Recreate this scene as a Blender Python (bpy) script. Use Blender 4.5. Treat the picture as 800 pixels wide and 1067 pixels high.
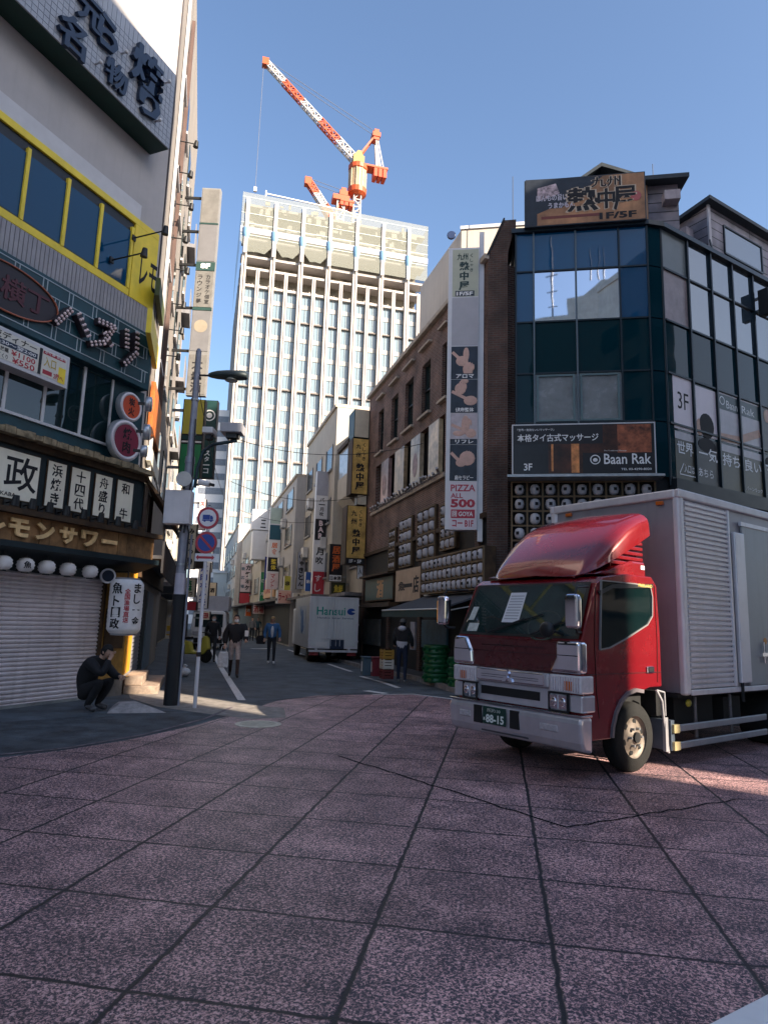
import bpy, bmesh, math, random
from mathutils import Vector, Matrix, Euler
random.seed(7)
R = math.radians
SC = bpy.context.scene
COL = SC.collection
for o in list(bpy.data.objects):
    bpy.data.objects.remove(o)

# ------------------------------------------------------------------ camera
FPX = 695.0
EYE = Vector((0, 0, 1.65))
_p, _r = R(9.35), R(1.75)
CF = Vector((0, math.cos(_p), math.sin(_p)))
_u0 = Vector((1, 0, 0)).cross(CF)
CR = Vector((1, 0, 0)) * math.cos(_r) + _u0 * math.sin(_r)
CU = CR.cross(CF)
cam_d = bpy.data.cameras.new('camera')
cam = bpy.data.objects.new('camera', cam_d)
COL.objects.link(cam)
cam.matrix_world = Matrix(((CR.x, CU.x, -CF.x, EYE.x), (CR.y, CU.y, -CF.y, EYE.y), (CR.z, CU.z, -CF.z, EYE.z), (0, 0, 0, 1)))
cam_d.sensor_fit = 'VERTICAL'
cam_d.sensor_height = 36.0
cam_d.lens = 36.0 * FPX / 1067.0
cam_d.clip_start = 0.05
cam_d.clip_end = 4000
SC.camera = cam

# ------------------------------------------------------------------ sky, sun, exposure
SUN_AZ, SUN_EL = 128.0, 28.0          # clockwise from +Y, above the horizon
world = bpy.data.worlds.new("World")
SC.world = world
world.use_nodes = True
wn = world.node_tree
bg = wn.nodes['Background']
sky = wn.nodes.new('ShaderNodeTexSky')
sky.sky_type = 'NISHITA'
sky.sun_disc = False
sky.sun_elevation = R(SUN_EL)
sky.sun_rotation = R(SUN_AZ)
sky.air_density = 1.0
sky.dust_density = 2.2
sky.ozone_density = 3.0
wn.links.new(sky.outputs[0], bg.inputs[0])
bg.inputs[1].default_value = 0.08
sun_d = bpy.data.lights.new('sun', 'SUN')
sun_d.energy = 4.1
sun_d.angle = R(0.5)
sun_d.color = (1.0, 0.85, 0.68)
sun = bpy.data.objects.new('sun', sun_d)
COL.objects.link(sun)
_sd = Vector((math.sin(R(SUN_AZ)) * math.cos(R(SUN_EL)), math.cos(R(SUN_AZ)) * math.cos(R(SUN_EL)), math.sin(R(SUN_EL))))
sun.rotation_euler = _sd.to_track_quat('Z', 'Y').to_euler()
sun.location = (30, -20, 60)
SC.view_settings.view_transform = 'Standard'
SC.view_settings.look = 'None'
SC.view_settings.gamma = 1.0
SC.view_settings.use_curve_mapping = False
SC.view_settings.exposure = 1.87
SC.render.engine = 'CYCLES'
SC.cycles.use_denoising = True
SC.cycles.max_bounces = 7
SC.cycles.glossy_bounces = 4
SC.cycles.transparent_max_bounces = 12
SC.cycles.sample_clamp_indirect = 6.0

# ------------------------------------------------------------------ small tools
def ray(x, y):
    return CF + CR * ((x - 400) / FPX) - CU * ((y - 533.5) / FPX)
def gnd(x, y, z=0.0):
    d = ray(x, y)
    return EYE + d * ((z - EYE.z) / d.z)
class Frame:
    """a vertical plane: x runs along it (compass bearing az), y goes into it, z is up"""
    def __init__(s, p, az):
        s.p = Vector((p[0], p[1], 0)); s.az = az; a = R(az)
        s.u = Vector((math.sin(a), math.cos(a), 0)); s.v = Vector((-s.u.y, s.u.x, 0)); s.rot = R(90 - az)
    def h(s, x, y, off=0.0):
        d = ray(x, y)
        o = s.p + s.v * off
        t = (o - EYE).dot(s.v) / d.dot(s.v)
        q = EYE + d * t - s.p
        return q.dot(s.u), q.z
    def hx(s, x, y, off=0.0): return s.h(x, y, off)[0]
    def hz(s, x, y, off=0.0): return s.h(x, y, off)[1]
    def w(s, x, y=0.0, z=0.0):
        q = s.p + s.u * x + s.v * y
        return Vector((q.x, q.y, z))

def put(o, parent=None):
    COL.objects.link(o)
    if parent: o.parent = parent
    return o
def tag(o, label=None, cat=None, group=None, kind=None):
    if label: o['label'] = label
    if cat: o['category'] = cat
    if group: o['group'] = group
    if kind: o['kind'] = kind
    return o
def thing(name, label, cat, loc=(0, 0, 0), rot=0.0, group=None):
    o = put(bpy.data.objects.new(name, None))
    o.empty_display_size = 0.2
    o.location = loc
    o.rotation_euler = (0, 0, rot)
    return tag(o, label, cat, group)
def onf(name, label, cat, F, x=0.0, y=0.0, z=0.0, group=None, rz=0.0):
    w = F.w(x, y, z)
    return thing(name, label, cat, w, F.rot + rz, group)
def dup(root, loc=None, rot=None, label=None, group=None):
    c = root.copy(); COL.objects.link(c)
    if loc is not None: c.location = loc
    if rot is not None: c.rotation_euler = (0, 0, rot)
    if label: c['label'] = label
    if group: c['group'] = group
    for ch in list(root.children):
        d = ch.copy(); COL.objects.link(d); d.parent = c
        for g in list(ch.children):
            e = g.copy(); COL.objects.link(e); e.parent = d
    return c

class MB:
    """collects shapes into one mesh"""
    def __init__(s): s.v = []; s.f = []; s.m = []; s.sm = []
    def add(s, vs, fs, m=0, sm=False):
        b = len(s.v); s.v += [tuple(v) for v in vs]
        for f in fs: s.f.append(tuple(b + i for i in f)); s.m.append(m); s.sm.append(sm)
        return s
    def box(s, x0, x1, y0, y1, z0, z1, m=0):
        if x1 < x0: x0, x1 = x1, x0
        if y1 < y0: y0, y1 = y1, y0
        if z1 < z0: z0, z1 = z1, z0
        v = [(x0, y0, z0), (x1, y0, z0), (x1, y1, z0), (x0, y1, z0), (x0, y0, z1), (x1, y0, z1), (x1, y1, z1), (x0, y1, z1)]
        return s.add(v, [(0, 3, 2, 1), (4, 5, 6, 7), (0, 1, 5, 4), (1, 2, 6, 5), (2, 3, 7, 6), (3, 0, 4, 7)], m)
    def quad(s, a, b, c, d, m=0): return s.add([a, b, c, d], [(0, 1, 2, 3)], m)
    def prism(s, pts, z0, z1, m=0):
        n = len(pts); ar = sum(pts[i][0] * pts[(i + 1) % n][1] - pts[(i + 1) % n][0] * pts[i][1] for i in range(n))
        if ar < 0: pts = pts[::-1]
        v = [(p[0], p[1], z0) for p in pts] + [(p[0], p[1], z1) for p in pts]
        f = [tuple(range(n))[::-1], tuple(range(n, 2 * n))] + [(i, (i + 1) % n, n + (i + 1) % n, n + i) for i in range(n)]
        return s.add(v, f, m)
    def prof(s, pts, a0, a1, axis='x', m=0, sm=False):
        """extrude a closed outline: axis x -> pts are (y,z); axis y -> pts are (x,z)"""
        n = len(pts)
        mk = (lambda p, a: (a, p[0], p[1])) if axis == 'x' else (lambda p, a: (p[0], a, p[1]))
        v = [mk(p, a0) for p in pts] + [mk(p, a1) for p in pts]
        ar = sum(pts[i][0] * pts[(i + 1) % n][1] - pts[(i + 1) % n][0] * pts[i][1] for i in range(n))
        f = [tuple(range(n))[::-1], tuple(range(n, 2 * n))] + [(i, (i + 1) % n, n + (i + 1) % n, n + i) for i in range(n)]
        if (ar < 0) != (axis == 'y'): f = [q[::-1] for q in f]
        if a1 < a0: f = [q[::-1] for q in f]
        return s.add(v, f, m, sm)
    def tube(s, p0, p1, r0, r1=None, n=8, m=0, caps=True, sm=True):
        p0, p1 = Vector(p0), Vector(p1); r1 = r0 if r1 is None else r1
        d = (p1 - p0).normalized(); a = d.orthogonal().normalized(); b = d.cross(a)
        v = []
        for p, r in ((p0, r0), (p1, r1)):
            for i in range(n):
                t = 2 * math.pi * i / n; v.append(p + a * (math.cos(t) * r) + b * (math.sin(t) * r))
        s.add(v, [(i, (i + 1) % n, n + (i + 1) % n, n + i) for i in range(n)], m, sm)
        if caps: s.add(v, [tuple(range(n))[::-1], tuple(range(n, 2 * n))], m)
        return s
    def path(s, pts, r, n=6, m=0):
        for a, b in zip(pts, pts[1:]): s.tube(a, b, r, r, n, m)
        return s
    def bar(s, p0, p1, w, h=None, m=0):
        p0, p1 = Vector(p0), Vector(p1); h = h or w
        d = (p1 - p0).normalized(); a = d.cross(Vector((0, 0, 1)))
        a = Vector((1, 0, 0)) if a.length < 1e-4 else a.normalized()
        b = d.cross(a)
        v = [p + a * (i * w / 2) + b * (j * h / 2) for p in (p0, p1) for i, j in ((-1, -1), (1, -1), (1, 1), (-1, 1))]
        return s.add(v, [(0, 1, 2, 3), (7, 6, 5, 4), (0, 4, 5, 1), (1, 5, 6, 2), (2, 6, 7, 3), (3, 7, 4, 0)], m)
    def lathe(s, prof, c=(0, 0, 0), n=16, axis='z', m=0, sm=True, caps=True):
        """prof: list of (r, h)"""
        c = Vector(c); v = []
        for r, h in prof:
            for i in range(n):
                t = 2 * math.pi * i / n; x, y = r * math.cos(t), r * math.sin(t)
                v.append(c + (Vector((x, y, h)) if axis == 'z' else Vector((x, h, y)) if axis == 'y' else Vector((h, x, y))))
        f = []
        for k in range(len(prof) - 1):
            for i in range(n): f.append((k * n + i, k * n + (i + 1) % n, (k + 1) * n + (i + 1) % n, (k + 1) * n + i))
        s.add(v, f, m, sm)
        if caps: s.add(v, [tuple(range(n))[::-1], tuple(range((len(prof) - 1) * n, len(prof) * n))], m)
        return s
    def ball(s, c, rx, ry=None, rz=None, n=14, k=9, m=0):
        ry = ry or rx; rz = rz or rx; c = Vector(c)
        v = []; f = []
        for j in range(1, k):
            a = math.pi * j / k
            for i in range(n):
                t = 2 * math.pi * i / n
                v.append(c + Vector((rx * math.sin(a) * math.cos(t), ry * math.sin(a) * math.sin(t), rz * math.cos(a))))
        for j in range(k - 2):
            for i in range(n): f.append((j * n + i, (j + 1) * n + i, (j + 1) * n + (i + 1) % n, j * n + (i + 1) % n))
        v.append(c + Vector((0, 0, rz))); v.append(c - Vector((0, 0, rz))); t_, b_ = len(v) - 2, len(v) - 1
        for i in range(n): f.append((t_, i, (i + 1) % n)); f.append((b_, (k - 2) * n + (i + 1) % n, (k - 2) * n + i))
        return s.add(v, f, m, True)
    def merge(s, me, M=None, m=0):
        M = M or Matrix()
        return s.add([M @ v.co for v in me.vertices], [tuple(p.vertices) for p in me.polygons], m)
    def build(s, name, mats, parent=None, bevel=0.0, seg=2, fix=True, sub=0):
        me = bpy.data.meshes.new(name)
        me.from_pydata(s.v, [], s.f)
        if not isinstance(mats, (list, tuple)): mats = [mats]
        for k in mats: me.materials.append(k)
        me.polygons.foreach_set('material_index', s.m)
        me.polygons.foreach_set('use_smooth', s.sm)
        if fix:
            bm = bmesh.new(); bm.from_mesh(me)
            bmesh.ops.recalc_face_normals(bm, faces=bm.faces)
            bm.to_mesh(me); bm.free()
        me.update()
        o = put(bpy.data.objects.new(name, me), parent)
        if bevel:
            b = o.modifiers.new('bevel', 'BEVEL'); b.width = bevel; b.segments = seg; b.limit_method = 'ANGLE'; b.angle_limit = R(35)
            b.harden_normals = False
        if sub:
            b = o.modifiers.new('sub', 'SUBSURF'); b.levels = sub; b.render_levels = sub
        return o

# ------------------------------------------------------------------ materials
MATS = {}
def mat(name, col, rough=0.6, metal=0.0, var=0.12, scale=3.0, bump=0.0, bscale=40.0, dirt=0.0, ior=1.45, emit=0.0, spec=0.5, coat=0.0, streak=0.0):
    if name in MATS: return MATS[name]
    m = bpy.data.materials.new(name); m.use_nodes = True
    nt = m.node_tree; N = nt.nodes; Lk = nt.links.new
    b = N['Principled BSDF']
    b.inputs['Roughness'].default_value = rough
    b.inputs['Metallic'].default_value = metal
    b.inputs['IOR'].default_value = ior
    b.inputs['Specular IOR Level'].default_value = spec
    b.inputs['Coat Weight'].default_value = coat
    b.inputs['Coat Roughness'].default_value = 0.05
    c4 = (*col, 1)
    if var or dirt or streak or bump:
        tc = N.new('ShaderNodeTexCoord')
    last = None
    if var:
        n = N.new('ShaderNodeTexNoise'); n.inputs['Scale'].default_value = scale; n.inputs['Detail'].default_value = 6; n.inputs['Roughness'].default_value = .65
        Lk(tc.outputs['Object'], n.inputs['Vector'])
        r = N.new('ShaderNodeValToRGB')
        r.color_ramp.elements[0].position = .3; r.color_ramp.elements[1].position = .72
        lo = tuple(max(0, c * (1 - var * 1.5)) for c in col); hi = tuple(min(1, c * (1 + var)) for c in col)
        r.color_ramp.elements[0].color = (*lo, 1); r.color_ramp.elements[1].color = (*hi, 1)
        Lk(n.outputs['Fac'], r.inputs['Fac']); last = r.outputs['Color']
        rr = N.new('ShaderNodeMapRange'); rr.inputs['To Min'].default_value = max(0, rough - .08); rr.inputs['To Max'].default_value = min(1, rough + .1)
        Lk(n.outputs['Fac'], rr.inputs['Value'])
        if rough > .12: Lk(rr.outputs['Result'], b.inputs['Roughness'])
    if streak:                       # rain streaks and grime with a shape of their own
        mp = N.new('ShaderNodeMapping'); mp.inputs['Scale'].default_value = (5, 5, .35)
        Lk(tc.outputs['Object'], mp.inputs['Vector'])
        n = N.new('ShaderNodeTexNoise'); n.inputs['Scale'].default_value = 1.6; n.inputs['Detail'].default_value = 8
        Lk(mp.outputs[0], n.inputs['Vector'])
        r = N.new('ShaderNodeValToRGB'); r.color_ramp.elements[0].position = .5; r.color_ramp.elements[1].position = .78
        r.color_ramp.elements[0].color = (0, 0, 0, 1); r.color_ramp.elements[1].color = (streak, streak, streak, 1)
        Lk(n.outputs['Fac'], r.inputs['Fac'])
        mx = N.new('ShaderNodeMix'); mx.data_type = 'RGBA'
        Lk(r.outputs['Color'], mx.inputs['Factor'])
        if last: Lk(last, mx.inputs['A'])
        else: mx.inputs['A'].default_value = c4
        mx.inputs['B'].default_value = (col[0] * .3, col[1] * .3, col[2] * .28, 1)
        last = mx.outputs['Result']
    if last: Lk(last, b.inputs['Base Color'])
    else: b.inputs['Base Color'].default_value = c4
    if bump:
        n = N.new('ShaderNodeTexNoise'); n.inputs['Scale'].default_value = bscale; n.inputs['Detail'].default_value = 5
        Lk(tc.outputs['Object'], n.inputs['Vector'])
        bp = N.new('ShaderNodeBump'); bp.inputs['Strength'].default_value = bump; bp.inputs['Distance'].default_value = .02
        Lk(n.outputs['Fac'], bp.inputs['Height']); Lk(bp.outputs[0], b.inputs['Normal'])
    if emit:
        b.inputs['Emission Color'].default_value = c4; b.inputs['Emission Strength'].default_value = emit
    MATS[name] = m
    return m
def brickmat(name, c1, c2, mortar, bw=.21, bh=.06, rough=.85, axis='xz', mort=.008, offset=.5, bump=.5):
    m = bpy.data.materials.new(name); m.use_nodes = True; nt = m.node_tree; N = nt.nodes; Lk = nt.links.new
    b = N['Principled BSDF']; b.inputs['Roughness'].default_value = rough
    tc = N.new('ShaderNodeTexCoord'); sp = N.new('ShaderNodeSeparateXYZ'); cb = N.new('ShaderNodeCombineXYZ')
    Lk(tc.outputs['Object'], sp.inputs[0])
    ad = N.new('ShaderNodeMath'); ad.operation = 'ADD'; Lk(sp.outputs['X'], ad.inputs[0]); Lk(sp.outputs['Y'], ad.inputs[1])
    Lk(ad.outputs[0], cb.inputs['X']); Lk(sp.outputs['Z' if axis == 'xz' else 'Y'], cb.inputs['Y'])
    if axis == 'xy': Lk(sp.outputs['X'], cb.inputs['X'])
    t = N.new('ShaderNodeTexBrick'); t.inputs['Scale'].default_value = 1; t.inputs['Brick Width'].default_value = bw; t.inputs['Row Height'].default_value = bh
    t.inputs['Mortar Size'].default_value = mort; t.offset = offset; t.inputs['Bias'].default_value = 0
    t.inputs['Color1'].default_value = (*c1, 1); t.inputs['Color2'].default_value = (*c2, 1); t.inputs['Mortar'].default_value = (*mortar, 1)
    Lk(cb.outputs[0], t.inputs['Vector'])
    n = N.new('ShaderNodeTexNoise'); n.inputs['Scale'].default_value = 1.3; n.inputs['Detail'].default_value = 7; Lk(tc.outputs['Object'], n.inputs['Vector'])
    mr = N.new('ShaderNodeMapRange'); mr.inputs['From Min'].default_value = .3; mr.inputs['From Max'].default_value = .7; mr.inputs['To Min'].default_value = .5; mr.inputs['To Max'].default_value = 1.5; Lk(n.outputs['Fac'], mr.inputs['Value'])
    mx = N.new('ShaderNodeMix'); mx.data_type = 'RGBA'; mx.blend_type = 'MULTIPLY'; mx.inputs['Factor'].default_value = 1
    Lk(t.outputs['Color'], mx.inputs['A']); Lk(mr.outputs[0], mx.inputs['B']); Lk(mx.outputs['Result'], b.inputs['Base Color'])
    bp = N.new('ShaderNodeBump'); bp.inputs['Strength'].default_value = bump; bp.inputs['Distance'].default_value = .01; bp.invert = True
    Lk(t.outputs['Fac'], bp.inputs['Height']); Lk(bp.outputs[0], b.inputs['Normal'])
    return m
def glassmat(name, tint=(.01, .03, .045), ior=1.7, rough=.015, wob=.15):
    m = bpy.data.materials.new(name); m.use_nodes = True; nt = m.node_tree; N = nt.nodes; Lk = nt.links.new
    b = N['Principled BSDF']; b.inputs['Base Color'].default_value = (*tint, 1); b.inputs['Roughness'].default_value = rough; b.inputs['IOR'].default_value = ior
    tc = N.new('ShaderNodeTexCoord'); n = N.new('ShaderNodeTexNoise'); n.inputs['Scale'].default_value = 1.1; n.inputs['Detail'].default_value = 1
    Lk(tc.outputs['Object'], n.inputs['Vector'])
    bp = N.new('ShaderNodeBump'); bp.inputs['Strength'].default_value = wob; bp.inputs['Distance'].default_value = .02
    Lk(n.outputs['Fac'], bp.inputs['Height']); Lk(bp.outputs[0], b.inputs['Normal'])
    return m

# ------------------------------------------------------------------ lettering
_tc = bpy.data.curves.new('lettering', 'FONT')
_to = bpy.data.objects.new('lettering_source', _tc)
_tcache = {}
def glyphs(body, bold=0.0, depth=0.0, res=2):
    """mesh data (verts, faces, bounds) of a string set in the built-in typeface"""
    key = (body, bold, depth, res)
    if key in _tcache: return _tcache[key]
    if _to.name not in COL.objects: COL.objects.link(_to)
    _tc.body = body; _tc.offset = bold; _tc.extrude = depth; _tc.resolution_u = res; _tc.fill_mode = 'BOTH' if depth else 'FRONT'
    bpy.context.view_layer.update()
    me = _to.evaluated_get(bpy.context.evaluated_depsgraph_get()).to_mesh()
    v = [tuple(q.co) for q in me.vertices]; f = [tuple(p.vertices) for p in me.polygons]
    _to.to_mesh_clear()
    xs = [q[0] for q in v] or [0, 1]; ys = [q[1] for q in v] or [0, 1]
    _tcache[key] = (v, f, (min(xs), max(xs), min(ys), max(ys)))
    return _tcache[key]
def write(mb, body, x0, x1, z0, z1, y, m=0, bold=0.0, depth=0.0, keep=False, map=None, cell=False):
    """fit a string into the rectangle on the plane y (facing -y)"""
    heavy = 0.0
    if bold > .014 and any(ord(ch) >= 0x4e00 for ch in body): heavy = bold - .012; bold = .012
    v, f, (a, b, c, d) = glyphs(body, bold, depth)
    if cell: a, b, c, d = 0, 1, -.12, .88
    sx = (x1 - x0) / max(b - a, 1e-3); sz = (z1 - z0) / max(d - c, 1e-3); ox = oz = 0
    if keep:
        k = min(sx, sz); ox = ((x1 - x0) - k * (b - a)) / 2; oz = ((z1 - z0) - k * (d - c)) / 2; sx = sz = k
    k = min(sx, sz)
    q = [(x0 + ox + (p[0] - a) * sx, y - p[2] * k, z0 + oz + (p[1] - c) * sz) for p in v]
    for i, (hx_, hy_) in enumerate(((0, 0), (heavy, .3 * heavy), (-heavy, -.3 * heavy)) if heavy else ((0, 0),)):
        w = [(p[0] + hx_ * sx, p[1] - .0006 * i, p[2] + hy_ * sz) for p in q]
        mb.add([map(p) for p in w] if map else w, f, m)
    return mb
def column_text(mb, body, x0, x1, z0, z1, y, m=0, bold=0.0, depth=0.0, fill=.86, map=None):
    """characters one under the other"""
    n = len(body); h = (z1 - z0) / n
    for i, ch in enumerate(body):
        if ch == ' ': continue
        a, b = z1 - (i + 1) * h, z1 - i * h; g = (1 - fill) / 2
        write(mb, ch, x0, x1, a + h * g, b - h * g, y, m, bold, depth, True, map)
    return mb
# ------------------------------------------------------------------ frames of the place
FL = Frame(gnd(0, 739), 22.5)                 # izakaya front on the left
_c = FL.w(2.72)
FLS = Frame(_c, -15.0)                        # its side wall along the lane
FB = Frame((2.6, 17.67), 164.0)               # brick building on the lane (x grows towards us)
FG = Frame(FB.w(.42), 100.0)                  # glass building, front
FS = None

# ------------------------------------------------------------------ ground
def pavemat():
    m = bpy.data.materials.new('pink speckled paving'); m.use_nodes = True; nt = m.node_tree; N = nt.nodes; Lk = nt.links.new
    b = N['Principled BSDF']; tc = N.new('ShaderNodeTexCoord'); sp = N.new('ShaderNodeSeparateXYZ')
    wn_ = N.new('ShaderNodeTexNoise'); wn_.inputs['Scale'].default_value = 9; wn_.inputs['Detail'].default_value = 5
    Lk(tc.outputs['Object'], wn_.inputs['Vector'])
    vm = N.new('ShaderNodeVectorMath'); vm.operation = 'MULTIPLY_ADD'; vm.inputs[1].default_value = (.035, .035, 0); Lk(wn_.outputs['Color'], vm.inputs[0]); Lk(tc.outputs['Object'], vm.inputs[2])
    Lk(vm.outputs[0], sp.inputs[0])
    def math_(op, a, b_=None, c=None):
        n = N.new('ShaderNodeMath'); n.operation = op
        for i, q in enumerate((a, b_, c)):
            if q is None: continue
            if isinstance(q, (int, float)): n.inputs[i].default_value = q
            else: Lk(q, n.inputs[i])
        return n.outputs[0]
    def joint(axis, off, step, w):
        q = math_('PINGPONG', math_('ADD', sp.outputs[axis], off + 200 * step), step / 2)
        mr = N.new('ShaderNodeMapRange'); mr.inputs['From Min'].default_value = w * .55; mr.inputs['From Max'].default_value = w * 1.15
        Lk(q, mr.inputs['Value']); return mr.outputs[0]
    j = math_('MULTIPLY', joint('X', .657, .948, .016), joint('Y', -3.045, .91, .014))
    vo = N.new('ShaderNodeTexNoise'); vo.inputs['Scale'].default_value = 60; vo.inputs['Detail'].default_value = 3; vo.inputs['Roughness'].default_value = .62; vo.inputs['Distortion'].default_value = .9
    Lk(tc.outputs['Object'], vo.inputs['Vector'])
    bl = N.new('ShaderNodeTexNoise'); bl.inputs['Scale'].default_value = 2.2; bl.inputs['Detail'].default_value = 6; bl.inputs['Roughness'].default_value = .7; Lk(tc.outputs['Object'], bl.inputs['Vector'])
    fi = N.new('ShaderNodeTexNoise'); fi.inputs['Scale'].default_value = 150; fi.inputs['Detail'].default_value = 2; Lk(tc.outputs['Object'], fi.inputs['Vector'])
    vof = math_('ADD', math_('MULTIPLY', vo.outputs['Fac'], .85), math_('MULTIPLY', fi.outputs['Fac'], .15))
    sum_ = math_('ADD', vof, math_('MULTIPLY', math_('SUBTRACT', bl.outputs['Fac'], .5), .20))
    r = N.new('ShaderNodeValToRGB'); e = r.color_ramp.elements
    e[0].position = .42; e[0].color = (.030, .030, .044, 1); e[1].position = .69; e[1].color = (.90, .62, .58, 1)
    k = e.new(.495); k.color = (.115, .078, .095, 1); k = e.new(.555); k.color = (.64, .36, .34, 1)
    Lk(sum_, r.inputs['Fac'])
    st = N.new('ShaderNodeTexNoise'); st.inputs['Scale'].default_value = .55; st.inputs['Detail'].default_value = 7; st.inputs['Roughness'].default_value = .62; Lk(tc.outputs['Object'], st.inputs['Vector'])
    sr = N.new('ShaderNodeMapRange'); sr.inputs['From Min'].default_value = .36; sr.inputs['From Max'].default_value = .66; sr.inputs['To Min'].default_value = .76; sr.inputs['To Max'].default_value = 1.14; Lk(st.outputs['Fac'], sr.inputs['Value'])
    gv = N.new('ShaderNodeTexVoronoi'); gv.inputs['Scale'].default_value = 3.1; gv.inputs['Randomness'].default_value = 1; Lk(tc.outputs['Object'], gv.inputs['Vector'])
    gr_ = N.new('ShaderNodeMapRange'); gr_.inputs['From Min'].default_value = .05; gr_.inputs['From Max'].default_value = .075; gr_.inputs['To Min'].default_value = .45; gr_.inputs['To Max'].default_value = 1; Lk(gv.outputs['Distance'], gr_.inputs['Value'])
    stain = math_('MULTIPLY', sr.outputs[0], gr_.outputs[0])
    tl = N.new('ShaderNodeTexWhiteNoise'); tl.noise_dimensions = '2D'
    sn = N.new('ShaderNodeCombineXYZ')
    Lk(math_('FLOOR', math_('DIVIDE', math_('ADD', sp.outputs['X'], .657), .948)), sn.inputs['X']); Lk(math_('FLOOR', math_('DIVIDE', math_('ADD', sp.outputs['Y'], -3.045), .91)), sn.inputs['Y'])
    Lk(sn.outputs[0], tl.inputs['Vector'])
    tr = N.new('ShaderNodeMapRange'); tr.inputs['To Min'].default_value = .82; tr.inputs['To Max'].default_value = 1.12; Lk(tl.outputs['Value'], tr.inputs['Value']); trs = math_('MULTIPLY', tr.outputs[0], stain)
    m0 = N.new('ShaderNodeMix'); m0.data_type = 'RGBA'; m0.blend_type = 'MULTIPLY'; m0.inputs['Factor'].default_value = 1; Lk(r.outputs[0], m0.inputs['A']); Lk(trs, m0.inputs['B'])
    mx = N.new('ShaderNodeMix'); mx.data_type = 'RGBA'; Lk(j, mx.inputs['Factor']); mx.inputs['A'].default_value = (.008, .010, .014, 1); Lk(m0.outputs['Result'], mx.inputs['B'])
    Lk(mx.outputs['Result'], b.inputs['Base Color']); b.inputs['Roughness'].default_value = .52
    hh = math_('ADD', math_('MULTIPLY', vo.outputs['Fac'], .35), math_('MULTIPLY', j, .8))
    bp = N.new('ShaderNodeBump'); bp.inputs['Strength'].default_value = .55; bp.inputs['Distance'].default_value = .012; Lk(hh, bp.inputs['Height']); Lk(bp.outputs[0], b.inputs['Normal'])
    return m
asphalt = mat('lane asphalt', (.085, .102, .116), .8, var=.35, scale=1.6, bump=.5, bscale=160)
asphalt_dark = mat('patched asphalt', (.075, .086, .096), .8, var=.45, scale=2.2, bump=.7, bscale=110)
white_paint = mat('worn white road paint', (.62, .62, .60), .7, var=.28, scale=14)
g = MB(); g.quad((-900, -300, 0), (900, -300, 0), (900, 1500, 0), (-900, 1500, 0)).build('ground', asphalt)['kind'] = 'structure'
pv = MB()
edge = [gnd(*p) for p in ((0, 790), (60, 783), (130, 772), (200, 757), (250, 743), (285, 731), (330, 725), (380, 724), (430, 723.5), (480, 730), (530, 738))]
rot10 = Matrix.Rotation(R(10), 3, 'Z')
def to_pave(p): q = rot10 @ Vector((p[0], p[1], 0)); return (q.x, q.y, 0)
e2 = [(p.x, p.y) for p in edge] + [(4.6, 12.4), (9, 12.2), (40, 22), (40, -25), (-12, -25), (-12, 9.6)]
pv.add([to_pave(p) for p in e2], [tuple(range(len(e2)))[::-1]])
paving = pv.build('plaza_paving', pavemat()); paving['kind'] = 'structure'; paving.rotation_euler = (0, 0, R(-10)); paving.location.z = .004
# the patched strip in front of the shutter
ap = MB(); pts = [gnd(*p) for p in ((0, 786), (70, 779), (150, 765), (215, 748), (240, 739), (165, 741), (100, 748), (0, 752))]
ap.add([(p.x, p.y, .0045) for p in pts], [tuple(range(len(pts)))]); ap.build('asphalt_patch', asphalt_dark)['kind'] = 'structure'
cs = MB(); pts = [gnd(*p) for p in ((128, 706), (150, 716), (205, 726), (262, 735), (296, 738), (298, 748), (262, 750), (215, 744), (165, 737), (136, 728))]; cs.add([(p.x, p.y, .0075) for p in pts], [tuple(range(len(pts)))]); cs.build('sun_band_strip', mat('painted sun band ground', (.26, .235, .21), .8, var=.3, scale=5, bump=.4, bscale=120))['kind'] = 'structure'  # pale ground cut to the sun band; the brightness is put into its colour
def strip(name, pix, w, m, z=.009, pts=None):
    P = pts or [gnd(*p) for p in pix]; b = MB(); vs = []
    for i, p in enumerate(P):
        d = (P[min(i + 1, len(P) - 1)] - P[max(i - 1, 0)]); d.z = 0; d.normalize(); n = Vector((-d.y, d.x, 0))
        ww = w[i] if isinstance(w, (list, tuple)) else w
        vs += [(p.x - n.x * ww / 2, p.y - n.y * ww / 2, z), (p.x + n.x * ww / 2, p.y + n.y * ww / 2, z)]
    b.add(vs, [(2 * i, 2 * i + 2, 2 * i + 3, 2 * i + 1) for i in range(len(P) - 1)])
    o = b.build(name, m); o['kind'] = 'structure'; return o
strip('lane_edge_line', [(252, 730), (240, 711), (230, 695), (224, 684), (217, 670)], .16, white_paint)
strip('lane_edge_line', [(415, 717), (398, 711), (376, 705)], .15, white_paint)
strip('lane_edge_line', [(366, 700), (352, 695.5), (342, 692)], .15, white_paint)
strip('lane_edge_line', [(330, 687), (312, 681), (300, 677)], .15, white_paint)
strip('lane_edge_line', [(388, 724), (430, 723.6), (470, 728.5), (530, 738), (560, 743)], .10, white_paint)
strip('lane_mark', [(381, 720), (402, 723)], .22, white_paint)
strip('lane_mark', [(262, 676), (283, 676)], .5, white_paint)
seam = mat('paving seam', (.006, .008, .011), .95, var=0)
rs = random.Random(3)
def jag(a, b, n=14, j=.022):
    P = []; A, B = gnd(*a), gnd(*b)
    for i in range(n + 1):
        q = A.lerp(B, i / n); q.x += rs.uniform(-j, j) * (0 < i < n); q.y += rs.uniform(-j, j) * (0 < i < n); P.append(q)
    return P
strip('paving_seam', None, .026, seam, .0085, jag((352, 788), (590, 863), 24))
strip('paving_seam', None, .020, seam, .0085, jag((590, 863), (770, 833), 20))
strip('lane_seam', None, .035, seam, .0085, jag((268, 731), (400, 721), 16))
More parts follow.
